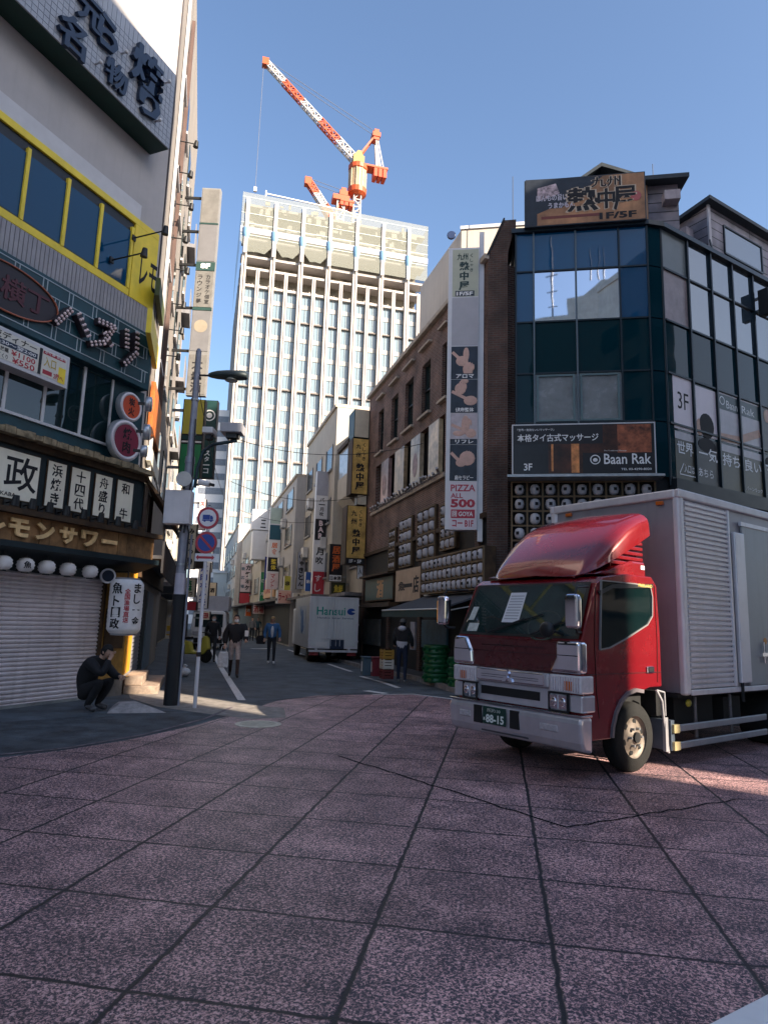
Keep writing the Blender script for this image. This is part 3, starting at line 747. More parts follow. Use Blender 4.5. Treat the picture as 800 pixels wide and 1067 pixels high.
b = MB(); b.lathe([(.145, 0), (.15, .02), (.15, .08)], axis='y', n=26); b.build('plate', mat('white plate', (.66, .67, .72), .5, var=.03), t)
b = MB()
for r0_, r1_ in ((.10, .112),): b.lathe([(r0_, -.001), (r0_, -.006), (r1_, -.006), (r1_, -.001)], axis='y', n=26)
write(b, '福', -.062, .062, -.065, .065, -.003, 0, .02); b.build('crest', navy, t, fix=False)
b = MB(); b.bar((0, .08, 0), (0, .30, .1), .03); b.build('bracket', black_m, t)
# the large lantern
LO = -.52; xl, xr, zl0, zl1 = rc(FL, 115, 604, 146, 660, LO)
lr, lh = (xr - xl) / 2 * .80, zl1 - zl0
t = onf('large_paper_lantern', 'large white cylindrical lantern with brush characters hanging by the timber post', 'lantern', FL, (xl + xr) / 2, LO, (zl0 + zl1) / 2)
P = []
for i in range(25):
    f_ = i / 24; e_ = min(f_, 1 - f_); rr_ = lr * (1 - .22 * max(0, 1 - e_ / .10) ** 2); P.append((rr_ - (.005 if i % 2 else 0), -lh / 2 + lh * f_))
b = MB(); b.lathe(P, n=36); b.build('paper_shade', paper, t)
b = MB(); b.lathe([(lr * .74, lh / 2), (lr * .74, lh / 2 + .035)], n=28); b.lathe([(lr * .74, -lh / 2 - .035), (lr * .74, -lh / 2)], n=28); b.build('rim', mat('lantern rim', (.25, .25, .27), .5), t)
b = MB(); b.tube((0, 0, lh / 2 + .03), (0, 0, lh / 2 + .16), .012); b.bar((0, 0, lh / 2 + .16), (0, .5, lh / 2 + .16), .03); b.build('hanger', black_m, t)
def wrapm(a0):
    def f(p):
        a = a0 + p[0] / lr; rr_ = lr + .006 - p[1] * 0
        return (rr_ * math.sin(a), -rr_ * math.cos(a), p[2])
    return f
b = MB(); column_text(b, 'トロ政', -.15, .15, -lh * .42, lh * .20, 0, 0, .03, 0, .9, wrapm(R(-80))); column_text(b, '魚', -.11, .11, lh * .22, lh * .44, 0, 0, .03, 0, .95, wrapm(R(-80))); column_text(b, 'まし一金', -.085, .085, -lh * .36, lh * .44, 0, 0, .02, 0, .9, wrapm(R(-8))); b.build('lettering', ink, t, fix=False)
b = MB(); column_text(b, '全国漁場直送', -.06, .06, -lh * .30, lh * .33, 0, 0, .02, 0, .92, wrapm(R(-43))); b.build('red_lettering', red_ink, t, fix=False)
# ================================================================== poles by the corner
FP = Frame(gnd(178, 735), 90.0)
pole_grey = mat('grey painted pole', (.30, .31, .37), .45, .3, var=.15, scale=5, streak=.25)
t = onf('utility_pole', 'grey utility pole with a black lower half standing at the corner', 'pole', FP)
b = MB(); b.tube((0, 0, 0), (0, 0, 2.05), .125, .118, 16); b.tube((0, 0, 0), (0, 0, 1.15), .135, .130, 16); b.build('black_wrap', mat('black rubber pole wrap', (.010, .012, .016), .55, var=.25, bump=.3, bscale=90), t)
b = MB(); b.tube((0, 0, 2.05), (0, 0, 2.45), .105, .104, 16); b.build('pale_sleeve', mat('pale lilac sleeve', (.52, .50, .58), .5, var=.12), t)
b = MB(); b.tube((0, 0, 2.45), (0, 0, 4.7), .100, .088, 16); b.tube((0, 0, 4.7), (0, 0, 6.95), .070, .055, 14); b.tube((0, 0, 4.62), (0, 0, 4.75), .1, .09, 14); b.tube((0, 0, 6.94), (0, 0, 7.0), .06, .03, 12); b.build('shaft', pole_grey, t)
b = MB()
for z in (2.6, 3.3, 4.1, 5.2, 5.9): b.tube((0, 0, z), (0, 0, z + .04), .112 if z < 4.6 else .078, n=14)
b.build('steel_band', steel, t)
b = MB(); b.tube((.15, -.02, 0), (.15, -.02, 3.2), .022, n=8); b.build('conduit', pole_grey, t)
b = MB(); b.path([(.1, -.10, 2.5), (.12, -.11, 3.2), (.04, -.14, 3.6), (.10, -.1, 4.4), (.07, -.08, 5.5)], .015, 5); b.path([(-.1, -.1, 3.1), (-.12, -.12, 3.7), (.0, -.12, 4.3)], .012, 5); b.build('cable', black_m, t)
lamp_t = onf('street_lamp', 'black cobra head street lamp on a short arm at the pole top', 'lamp', FP, 0, 0, 6.44)
b = MB(); b.tube((.05, 0, 0), (.34, 0, .0), .022, n=8); b.tube((-.09, 0, -.06), (.09, 0, -.06), .02, n=8); b.build('arm', black_m, lamp_t)
b = MB()
sec = [(.24, .035, .05), (.30, .07, .075), (.42, .12, .10), (.62, .155, .115), (.85, .16, .115), (.98, .13, .10), (1.02, .08, .07)]; V = []
for x, w_, h_ in sec:
    for i in range(12):
        a = 2 * math.pi * i / 12; V.append((x, w_ * math.cos(a), h_ * math.sin(a) * (1.0 if math.sin(a) > 0 else .6)))
b.add(V, [(k * 12 + i, k * 12 + (i + 1) % 12, (k + 1) * 12 + (i + 1) % 12, (k + 1) * 12 + i) for k in range(6) for i in range(12)], 0, True); b.add(V[:12], [tuple(range(12))]); b.add(V[-12:], [tuple(range(12))])
b.build('lamp_head', mat('dark green grey housing', (.035, .05, .055), .45, .2, var=.15), lamp_t)
b = MB(); b.lathe([(.13, -.095), (.10, -.075), (.10, -.05)], (.70, 0, 0), 16); b.build('lens', mat('lamp lens', (.30, .33, .32), .15, var=0), lamp_t)
t = onf('junction_box', 'white equipment box strapped to the utility pole', 'box', FP)
x0, x1, z0, z1 = rc(FP, 172, 511, 199, 546, -.30)
b = MB(); b.box(x0, x1, -.36, -.11, z0, z1); b.build('cabinet', mat('white cabinet paint', (.66, .64, .66), .5, var=.08, streak=.2), t, .012)
b = MB(); b.box(x0 + .05, x1 - .05, -.366, -.355, z0 + .05, z1 - .05); b.build('door', mat('white cabinet door', (.68, .66, .68), .5, var=.06, streak=.15), t)
b = MB(); b.tube((0, -.3, z0 - .12), (0, -.24, z0), .03, n=8); b.tube((.08, -.3, z0 - .16), (.08, -.24, z0), .02, n=8); b.build('cable_gland', black_m, t)
hx, hz_ = FP.h(192, 500, -.35)
t = onf('loudspeaker', 'grey horn loudspeaker facing the junction above the white box', 'loudspeaker', FP, hx, -.35, hz_, rz=R(14))
b = MB(); b.lathe([(.135, -.10), (.145, -.10), (.145, -.09), (.10, -.02), (.06, .08), (.045, .2), (.085, .21), (.085, .33), (.06, .34)], axis='y', n=22); b.build('horn', mat('grey horn', (.50, .50, .48), .5, var=.1), t)
b = MB(); b.lathe([(.132, -.099), (.05, .02), (.03, .06)], axis='y', n=22); b.lathe([(.03, -.06), (.04, -.05), (.04, .02)], axis='y', n=12); b.build('throat', mat('dark horn throat', (.05, .05, .05), .6), t)
b = MB(); b.bar((0, .2, 0), (.1, .36, 0), .03); b.build('bracket', black_m, t)
# camera arm
t = onf('camera_arm', 'curved dark steel arm reaching out from the pole', 'bracket', FP)
pa = [FP.h(*p, -.1) for p in ((203, 508), (206, 488), (212, 470), (222, 463), (236, 461), (247, 459))]
b = MB(); b.path([(x, -.1, z) for x, z in pa], .035, 8); b.build('arm', mat('blue black steel', (.02, .045, .06), .4, .2, var=.2), t)
for px, py, w_, h_, lab, c in ((243, 447, .26, .11, 'grey camera with a wide sun shield at the tip of the arm', (.40, .40, .43)), (219, 450, .13, .07, 'small white box camera on the middle of the arm', (.62, .62, .62))):
    x_, z_ = FP.h(px, py, -.1); t = onf('security_camera', lab, 'camera', FP, x_, -.1, z_)
    b = MB(); b.box(-w_ * .8, w_ * .8, -.2, .16, -h_, h_ * .7); b.build('housing', mat('camera housing %s' % lab[:5], c, .45, var=.08), t, .012)
    b = MB(); b.box(-w_ * .4, w_ * .4, -.12, .05, -h_ - .1, -h_ - .002); b.tube((w_ * .5, -.05, -h_ - .1), (w_ * .5, -.05, -h_ - .01), .03, n=8); b.build('mount', black_m, t)
x_, z_ = FP.h(214, 504, -.15); t = onf('security_camera', 'white bullet camera just below the curved arm', 'camera', FP, x_, -.15, z_)
b = MB(); b.tube((-.12, 0, .03), (.10, -.05, -.02), .06, .055, 12); b.build('housing', mat('camera white', (.66, .66, .68), .4, var=.05), t)
b = MB(); b.tube((.10, -.05, -.02), (.19, -.07, -.04), .03, .03, 8); b.build('lens_hood', black_m, t)
b = MB(); b.bar((-.12, .05, 0), (-.2, .15, 0), .04); b.build('bracket', black_m, t)
# traffic signs
FT_ = Frame(gnd(203, 738), 90.0)
t = onf('sign_pole', 'slim white sign pole standing just right of the utility pole', 'pole', FT_)
b = MB(); b.tube((0, 0, 0), (0, 0, 3.72), .034, n=12); b.build('shaft', mat('white sign pole', (.68, .66, .70), .4, .1, var=.08, streak=.15), t)
b = MB(); b.tube((0, 0, .92), (0, 0, 1.0), .042, n=12); b.build('band', black_m, t)
b = MB(); b.tube((0, 0, 3.72), (0, 0, 3.74), .036, .02, n=12); b.build('cap', black_m, t)
sgn_red = mat('road sign red', (.45, .025, .05), .35, var=0); sgn_blue = mat('road sign blue', (.015, .05, .30), .35, var=0); sgn_white = mat('road sign white', (.75, .74, .78), .4, var=0)
def disc(q, r0, r1, y, n=40):
    v = []; 
    for r_ in (r0, r1):
        for i in range(n): a = 2 * math.pi * i / n; v.append((r_ * math.cos(a), y, r_ * math.sin(a)))
    if r0 <= 0: q.add(v[n:], [tuple(range(n))]); return
    q.add(v, [(i, (i + 1) % n, n + (i + 1) % n, n + i) for i in range(n)])
for k, (zc, lab) in enumerate(((3.49, 'round white and red no large vehicles sign with a blue vehicle symbol'), (3.02, 'round blue and red no parking sign with one slash'))):
    t = onf('traffic_sign', lab, 'road sign', FT_, 0, -.05, zc, rz=R(-4))
    b = MB(); b.lathe([(.21, 0), (.212, .004), (.212, .018), (.2, .02)], axis='y', n=40); b.build('plate', steel, t)
    b = MB(); disc(b, .162, .208, -.003); 
    if k: b.bar((-.12, -.0045, .12), (.12, -.0045, -.12), .003, .042)
    b.build('red_ring', sgn_red, t)
    b = MB(); disc(b, 0, .162, -.0025); b.build('face', sgn_blue if k else sgn_white, t)
    if not k:
        b = MB(); b.box(-.10, .04, -.006, -.003, -.03, .06); b.add([(.045, -.005, -.03), (.10, -.005, -.03), (.10, -.005, .01), (.075, -.005, .045), (.045, -.005, .045)], [(0, 1, 2, 3, 4)]); b.box(-.11, .11, -.006, -.003, -.055, -.035)
        for x in (-.06, .065): b.lathe([(.022, -.0065), (.022, -.003)], (x, 0, -.055), 12, 'y')
        b.build('vehicle_symbol', sgn_blue, t)
    b = MB(); b.box(-.05, .05, .02, .09, -.02, .02); b.build('clamp', steel, t)
t = onf('traffic_sign', 'small white plate with a red bar under the no parking sign', 'road sign', FT_, 0, -.05, 2.74, rz=R(-4))
b = MB(); b.box(-.2, .2, 0, .012, -.075, .075); b.build('plate', sgn_white, t, .006)
b = MB(); b.box(-.13, .13, -.004, -.001, -.022, .022); b.add([(-.13, -.003, -.05), (-.13, -.003, .05), (-.18, -.003, 0)], [(0, 1, 2)]); b.add([(.13, -.003, -.05), (.13, -.003, .05), (.18, -.003, 0)], [(0, 1, 2)]); b.build('red_arrow', sgn_red, t)

# ================================================================== tower under construction
_d = ray(240, 450); _d = Vector((_d.x, _d.y)).normalized() * 150
FW = Frame(_d, 75.0)
tconc = mat('pale pinkish precast', (.38, .35, .33), .7, var=.06, scale=.15, streak=.08)
tglass = glassmat('tower glass', (.16, .22, .26), 1.6, .10, .5)
tdark = mat('brown open floor', (.22, .20, .16), .8, var=.5, scale=.4)
tspan = mat('tower spandrel', (.31, .30, .285), .5, var=.15, scale=.5)
netm = bpy.data.materials.new('debris netting'); netm.use_nodes = True
_n = netm.node_tree; _b = _n.nodes['Principled BSDF']; _b.inputs['Base Color'].default_value = (.27, .28, .24, 1); _b.inputs['Roughness'].default_value = .8; _b.inputs['Alpha'].default_value = .50
TT = FW.hz(256, 203); TWd = FW.hx(441, 240)
znb = FW.hz(254, 264)
tw = onf('tower_block', 'tall unfinished tower with white vertical fins and netting round its top floors', 'building', FW)
DEP = 34.0
zg = FW.hz(262, 299)                    # top of the finished glazing
b = MB(); b.box(.5, TWd - .4, .5, DEP, 0, zg); b.build('glass_body', tglass, tw)
b = MB(); b.box(1, TWd - 1, 3, DEP - 1, zg + .01, TT - 1); b.build('core', tdark, tw)
slabs = [FW.hz(239, 400), FW.hz(236, 476)]
per = slabs[0] - slabs[1]; fl = per / 4
mj = [.45 + k * (TWd - 4.6) / 6 for k in range(7)]
bay = mj[1] - mj[0]
z = slabs[1] - per * 2
b = MB(); zz = slabs[1] - per * 3
while zz < zg - 1:
    b.box(.45, TWd - .45, .36, .49, zz + .05 if abs((zz - slabs[1]) % per) < .1 else zz - .55, zz + .55); zz += fl
b.build('spandrel_band', tspan, tw)
b = MB(); mu = mat('tower mullion', (.20, .215, .22), .5, var=0)
k = 0; x = mj[0] + bay / 4
for i in range(14):
    cx = mj[0] + bay * (i + .5) / 2
    if cx > TWd - 1.2: break
    b.box(cx - .035, cx + .035, .30, .36, 8, zg - .2)
    for s_ in (-1, 1): b.box(cx + s_ * bay * .125 - .02, cx + s_ * bay * .125 + .02, .33, .36, 8, zg - .2)
b.build('mullion', mu, tw)
b = MB(); zz = slabs[1] - per * 2
while zz < zg: b.box(-.3, TWd + .3, -.12, .3, zz - .14, zz + .14); zz += per
b.build('slab_edge', mat('dark slab edge', (.14, .12, .11), .7, var=.2), tw)
for i, x in enumerate(mj):
    q = MB(); q.box(x - .55, x - .10, -.75, .36, 0, TT - 2.2); q.box(x + .10, x + .55, -.75, .36, 0, TT - 2.2); q.box(x - .10, x + .10, -.35, .36, 0, TT - 2.2); q.build('column', tconc, tw)
ztop_f = FW.hz(266, 280)
for i in range(7):
    x = mj[i] + bay / 2 if i < 6 else TWd - 1.0
    q = MB(); q.box(x - .42, x - .08, -.55, .36, 0, ztop_f - .2); q.box(x + .08, x + .42, -.55, .36, 0, ztop_f - .2); q.box(x - .08, x + .08, -.2, .36, 0, ztop_f - .2); q.build('fin', tconc, tw)
# its left flank and right edge
q = MB()
for i in range(9):
    y = 1.2 + i * 3.9; q.box(-.45, .48, y - .35, y + .35, 0, ztop_f - .5)
q.build('flank_fin', tconc, tw)
q = MB(); q.box(.3, .49, .55, DEP - .05, 0, ztop_f - 1); q.build('flank_panel', mat('beige flank', (.46, .42, .36), .7, var=.1, scale=.2), tw)
# open floors
q = MB()
for zz in (zg + .2, ztop_f - .2, znb - .6, znb + fl * .9, znb + fl * 1.8, TT - 2.6):
    q.box(-.4, TWd + .3, -.3, 3, zz - .3, zz + .3)
    q.box(.5, TWd - .5, 3, DEP - .5, zz - .28, zz + .28)
q.build('floor_slab', tconc, tw)
q = MB()
for i in range(22):
    x = 1.5 + i * (TWd - 3) / 21
    for zz in (zg + .5, ztop_f): q.bar((x, .1, zz), (x + 1.4, 3, zz + fl * .45), .3)
q.build('deck_rib', mat('pale deck ribs', (.45, .40, .36), .7), tw)
NB = znb
q = MB(); y = -1.15
xs_ = [-.9] + mj[1:] + [TWd + .9]
for i in range(7):
    a, c = xs_[i], xs_[i + 1]
    if i < 3: q.add([(a, y, TT), (c, y, TT), (c, y, NB + 2.6), (c - bay * .32, y, NB), ((a + c) / 2, y, NB + .2), (a + bay * .3, y, NB), (a, y, NB + 2.6)][::-1], [tuple(range(7))])
    else: q.quad((a, y, NB), (c, y, NB), (c, y, TT), (a, y, TT))
q.quad((-.9, y, NB), (-.9, y, TT), (-.9, DEP, TT), (-.9, DEP, NB)); q.quad((TWd + .9, y, NB), (TWd + .9, DEP, NB), (TWd + .9, DEP, TT), (TWd + .9, y, TT))
q.build('debris_netting', netm, tw, fix=False)
zwb = FW.hz(285, 247)
q = MB(); q.box(-.95, TWd + .95, -1.22, -1.17, zwb - .7, zwb + .8); q.build('white_band', mat('white tarpaulin', (.34, .33, .38), .7, var=.06), tw)
q = MB()
for zz in (NB + fl * 1.0, NB + fl * 1.7, NB + fl * 2.3, TT - 1.2):
    q.box(-.9, TWd + .9, -1.21, -1.17, zz - .09, zz + .09)
q.build('scaffold_rail', mat('pale green tarp edge', (.34, .39, .37), .6, var=0), tw)
q = MB(); rr = random.Random(8)
for i in range(60):
    x = rr.uniform(.5, TWd - 2); zz = rr.uniform(NB + 4, TT - 2); q.box(x, x + rr.uniform(.4, 1.4), -1.0, -.8, zz, zz + rr.uniform(.3, 1.6))
q.build('stored_material', mat('stored material', (.36, .35, .31), .8, var=.3), tw)
q = MB(); q.path([(4.4, -.8, TT), (4.4, -.8, TT + 1.6)], .16); q.path([(4.4, -.8, TT + .8), (24, -.8, TT + .2), (26, -.8, TT - .4)], .2); q.build('guard_pipe', mat('white guard pipe', (.75, .73, .74), .5, var=0), tw)
bluew = mat('light blue wrap', (.17, .32, .48), .6, var=.1)
for i, x in enumerate(mj):
    q = MB(); q.lathe([(.45, -2.6 if i in (4, 6) else -1.9), (.9, -.6), (.95, 1.0)], (x, -.95, zwb - .6), 12); q.build('blue_wrap', bluew, tw)
    q = MB(); q.box(x - .42, x + .42, -1.5, -1.23, NB - .5, TT - 1.6); q.build('white_post', mat('white steel post', (.36, .34, .345), .6, var=.05), tw)

# ---- cranes on top
orange = mat('crane orange', (.45, .075, .02), .5, var=.08); cwhite = mat('crane white', (.45, .43, .42), .5, var=.05); cyel = mat('crane cab cream', (.42, .30, .18), .5, var=.15, scale=.6); rope = mat('crane rope', (.10, .11, .14), .6, var=0)
def lattice(q, p0, p1, w, n, side_v, m=0, t=.12):
    p0, p1 = Vector(p0), Vector(p1); d = (p1 - p0); a = Vector(side_v).normalized(); c = d.cross(a).normalized()
    cs = [(i * a + j * c) * (w / 2) for i, j in ((-1, -1), (1, -1), (1, 1), (-1, 1))]
    for o_ in cs: q.bar(p0 + o_, p1 + o_, t * 1.3, None, m)
    for k in range(n):
        A = p0 + d * (k / n); B_ = p0 + d * ((k + 1) / n)
        for i in range(4):
            f, g_ = (cs[i], cs[(i + 1) % 4]) if k % 2 else (cs[(i + 1) % 4], cs[i])
            q.bar(A + f, B_ + g_, t, None, m); q.bar(A + cs[i], A + cs[(i + 1) % 4], t, None, m)
YC = 10.0
def cp(px, py): x, z = FW.h(px, py, YC); return Vector((x, 0, z))
def crane(label, mast, cabt, cabb, piv, tip, apex, cw, cwh, hoist, big=True):
    P = cp(*mast); base = FW.w(P.x, YC, 0); base.z = TT - 1.5
    t = thing('tower_crane', label, 'crane', base, FW.rot)
    O = Vector((P.x, 0, base.z)); q = MB(); ct, cb = cp(*cabt) - O, cp(*cabb) - O
    lattice(q, (0, 0, -3), (0, 0, cb.z + .3), 1.9, 8 if big else 5, (1, 0, 0), 0, .2); q.build('mast', cwhite, t)
    pv_, tp, ap, cwp = cp(*piv) - O, cp(*tip) - O, cp(*apex) - O, cp(*cw) - O
    if big:
        q = MB(); q.lathe([(1.7, cb.z - .6), (2.5, cb.z), (2.6, cb.z + 1.4)], n=16, sm=False); q.lathe([(2.35, ct.z - 1.4), (2.6, ct.z - 1.2), (2.6, ct.z), (2.2, ct.z + .4)], n=16, sm=False); q.build('slewing_ring', orange, t)
        q = MB(); q.lathe([(2.3, cb.z + 1.41), (2.3, ct.z - 1.41)], n=16, sm=False); 
        for i in range(10): a = i * .628; q.bar((2.35 * math.cos(a), 2.35 * math.sin(a), cb.z + 1.4), (2.35 * math.cos(a), 2.35 * math.sin(a), ct.z - 1.4), .25)
        q.build('climbing_frame', cyel, t)
        q = MB(); q.box(-1.6, 1.4, -1.5, 1.5, ct.z + .41, ct.z + 2.6); q.prof([(-1.4, ct.z + 2.6), (1.2, ct.z + 2.6), (.4, ct.z + 4.2), (-.4, ct.z + 4.2)], -1.3, 1.3, 'y'); q.build('operator_cab', mat('crane yellow', (.45, .24, .07), .5, var=.1), t)
    else:
        q = MB(); q.box(-2.2, 2.2, -1.5, 1.5, cb.z, ct.z); q.build('slewing_ring', orange, t)
    n = 5 if big else 3
    for i in range(n):
        q = MB(); A, B_ = pv_.lerp(tp, i / n), pv_.lerp(tp, (i + 1) / n)
        A = pv_.lerp(tp, (i + .0) / n); lattice(q, A, B_, 1.75 - .12 * i, 5, (0, 1, 0), 0, .2); q.build('jib_section', orange if i % 2 == (1 if big else 0) else cwhite, t)
    q = MB(); q.box(tp.x - .9, tp.x + .8, -.9, .9, tp.z - 1.2, tp.z + .8); q.build('jib_head', orange, t)
    q = MB()
    for s_ in (-1.1, 1.1): q.bar((pv_.x + .3, s_, pv_.z), (ap.x, s_ * .6, ap.z), .42); 
    q.build('a_frame_strut', orange, t)
    q = MB()
    for s_ in (-1.1, 1.1): q.bar((cwp.x, s_, cwp.z + cwh), (ap.x, s_ * .6, ap.z), .38); q.bar((cwp.x + 1.4, s_, cwp.z + cwh), (ap.x + .3, s_ * .6, ap.z), .30)
    q.build('a_frame_leg', cwhite, t)
    q = MB(); q.box(ap.x - 1.0, ap.x + 1.2, -1.3, 1.3, ap.z - .8, ap.z + .5); q.box(ap.x - .5, ap.x + .8, -1, 1, ap.z + .5, ap.z + 1.5); q.box(ap.x - .7, ap.x + .9, -1.1, 1.1, ap.z - 1.7, ap.z - .8); q.build('a_frame_head', orange, t)
    q = MB(); q.box(ct.x, cwp.x + 2.6, -1.6, 1.6, cwp.z + cwh - .5, cwp.z + cwh); q.build('machine_deck', orange, t)
    for i in range(3):
        x = cwp.x - 1.2 + i * 1.25; q = MB(); q.box(x, x + .95, -1.5, 1.5, cwp.z - cwh, cwp.z + cwh - .52); q.build('counterweight', mat('counterweight red', (.55, .07, .02), .6, var=.1), t)
    q = MB(); q.tube(ap + Vector((0, .5, .4)), pv_.lerp(tp, .97) + Vector((0, .5, .6)), .07, n=4); q.tube(ap + Vector((0, -.5, .9)), pv_.lerp(tp, .97) + Vector((0, -.5, .9)), .07, n=4); q.build('luffing_rope', rope, t)
    if hoist:
        hp = cp(*hoist) - O; q = MB(); q.tube((tp.x - .5, 0, tp.z - .6), (tp.x - .5, 0, hp.z + .6), .08, n=4); q.build('hoist_rope', rope, t)
        q = MB(); q.box(tp.x - .9, tp.x - .1, -.3, .3, hp.z - .6, hp.z + .6); q.build('hook_block', cwhite, t)
    return t
crane('tall orange and white luffing crane standing on the tower roof', (371, 222), (371, 174), (371, 203), (370, 167), (277, 65), (391, 142), (393, 182), 1.5, (269, 198))
crane('shorter orange crane behind the netting with only its jib tip and head showing', (354, 222), (354, 206), (354, 211), (346, 228), (321, 189), (357, 203), (358, 214), .8, None, False)
# ================================================================== RIGHT: brick building on the lane
brick = brickmat('brown brick', (.150, .070, .052), (.080, .038, .032), (.20, .17, .15), .20, .066, mort=.010)
brick_d = brickmat('dark brown brick', (.095, .044, .032), (.06, .032, .026), (.085, .075, .066), .20, .066, mort=.010)
stone = mat('pale sill stone', (.46, .40, .33), .8, var=.2, scale=5, streak=.3)
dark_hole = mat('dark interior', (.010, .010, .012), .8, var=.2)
BT = 11.75; BL = -12.35
br = onf('brick_building', 'brown brick building with narrow dark windows on the right side of the lane', 'building', FB)
q = MB()
UW = [((395, 466), (402, 405)), ]
ups = [FB.hx(px, py) for px, py in ((394, 455), (399.5, 445), (407.5, 440), (414.5, 430), (422, 420), (430.5, 410), (439.5, 400), (448.5, 385), (460.5, 372), (466, 365))]
upz0, upz1 = FB.hz(443, 432), FB.hz(443, 379)
ups = [(ups[i], ups[i + 1]) for i in range(0, 10, 2)]
lz0, lz1 = FB.hz(425, 512), FB.hz(425, 461)
los = [FB.hx(px, 500) for px in (391.5, 397.5, 405, 411.5, 421, 428, 437.5, 446.5, 457, 462.5)]
los = [(los[i], los[i + 1]) for i in range(0, 10, 2)]
gt = 4.55                                    # top of the ground floor openings
xr = .40
def wall_holes(q, x0, x1, z0, z1, holes, y0=0.0, y1=.28):
    """a wall strip with rectangular openings left out"""
    c = x0
    for a, b_ in sorted(holes):
        q.box(c, a, y0, y1, z0, z1); c = b_
    q.box(c, x1, y0, y1, z0, z1)
q.box(BL, xr, 0, .28, upz1, BT); wall_holes(q, BL, xr, upz0, upz1, ups); q.box(BL, xr, 0, .28, lz1, upz0)
q.box(BL, xr, 0, .28, gt, lz0)
q.box(BL, los[0][0], 0, .28, lz0, lz1); q.box(los[-1][1], xr, 0, .28, lz0, lz1)
q.box(BL, xr - 0.1, .28, 8, 0, BT); q.build('brick_wall', brick, br)
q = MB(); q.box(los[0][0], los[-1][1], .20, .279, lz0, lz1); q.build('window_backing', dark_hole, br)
for a, c in ups:
    q = MB(); q.box(a, c, .17, .2, upz0, upz1); w = q.build('window', dark_glass, br)
    q = MB(); q.box(a, a + .05, .12, .17, upz0, upz1); q.box(c - .05, c, .12, .17, upz0, upz1); q.box(a + .05, c - .05, .12, .17, (upz0 + upz1) / 2 - .02, (upz0 + upz1) / 2 + .02); q.build('frame', black_m, w)
    q = MB(); q.box(a - .14, c + .14, -.13, .12, upz0 - .10, upz0 - .005); q.build('sill', stone, br, .01)
    q = MB(); q.box(a - .12, c + .12, -.14, -.001, BT - .58, BT - .50); q.build('corbel', stone, br, .01)
q = MB(); q.box(BL - .05, xr + .04, -.14, .3, BT, BT + .16); q.build('coping', stone, br, .012)
posters = [('pale beige', (.50, .42, .30)), ('warm cream', (.62, .50, .33)), ('dull pink', (.42, .28, .27)), ('tan', (.45, .33, .20))]
for i in range(4):
    a, c = los[i][1], los[i + 1][0]
    q = MB(); q.box(a, c, -.03, .12, lz0 + .05, lz1 - .03); w = q.build('window_panel', mat('faded photo panel ' + posters[(i + 2) % 4][0], posters[(i + 2) % 4][1], .35, var=.6, scale=1.1), br)
    if i in (0, 2): q = MB(); q.ball(((a + c) / 2, -.03, lz0 + .8), .28, .004, .45); q.build('picture', mat('faded mauve picture', (.30, .19, .20), .5, var=.5, scale=4), w)
q = MB(); q.box(los[0][0] - .4, los[-1][1] + .2, -.10, -.001, lz0 - .22, lz0 - .09); q.build('string_course', stone, br, .01)
q = MB(); rr = random.Random(5); x = los[0][0]
while x < los[-1][1]:
    q.tube((x, -.14, lz0 - .05 + rr.uniform(-.05, .05)), (x + .2, -.26, lz0 + .04 + rr.uniform(-.08, .04)), .045, n=6); q.tube((x, -.13, lz0 - .1), (x, -.1, lz0 - .02), .02, n=5); x += rr.uniform(.26, .42)
q.path([(los[0][0] - .3, -.16, lz0 - .06), (los[-1][1], -.16, lz0 - .06)], .02, 5)
q.build('lamp_garland', mat('tarnished white fittings', (.42, .40, .40), .4, .3, var=.3, scale=9), br)
# ground floor: dark openings
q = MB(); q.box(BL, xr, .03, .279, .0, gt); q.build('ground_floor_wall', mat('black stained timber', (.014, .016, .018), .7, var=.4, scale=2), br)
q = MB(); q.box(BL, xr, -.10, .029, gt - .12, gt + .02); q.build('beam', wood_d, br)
for x in (BL + .1, BL + 4.0, -4.75, -.15):
    q = MB(); q.box(x - .14, x + .14, -.05, .029, 0, gt - .13); q.build('pier', brick_d, br)
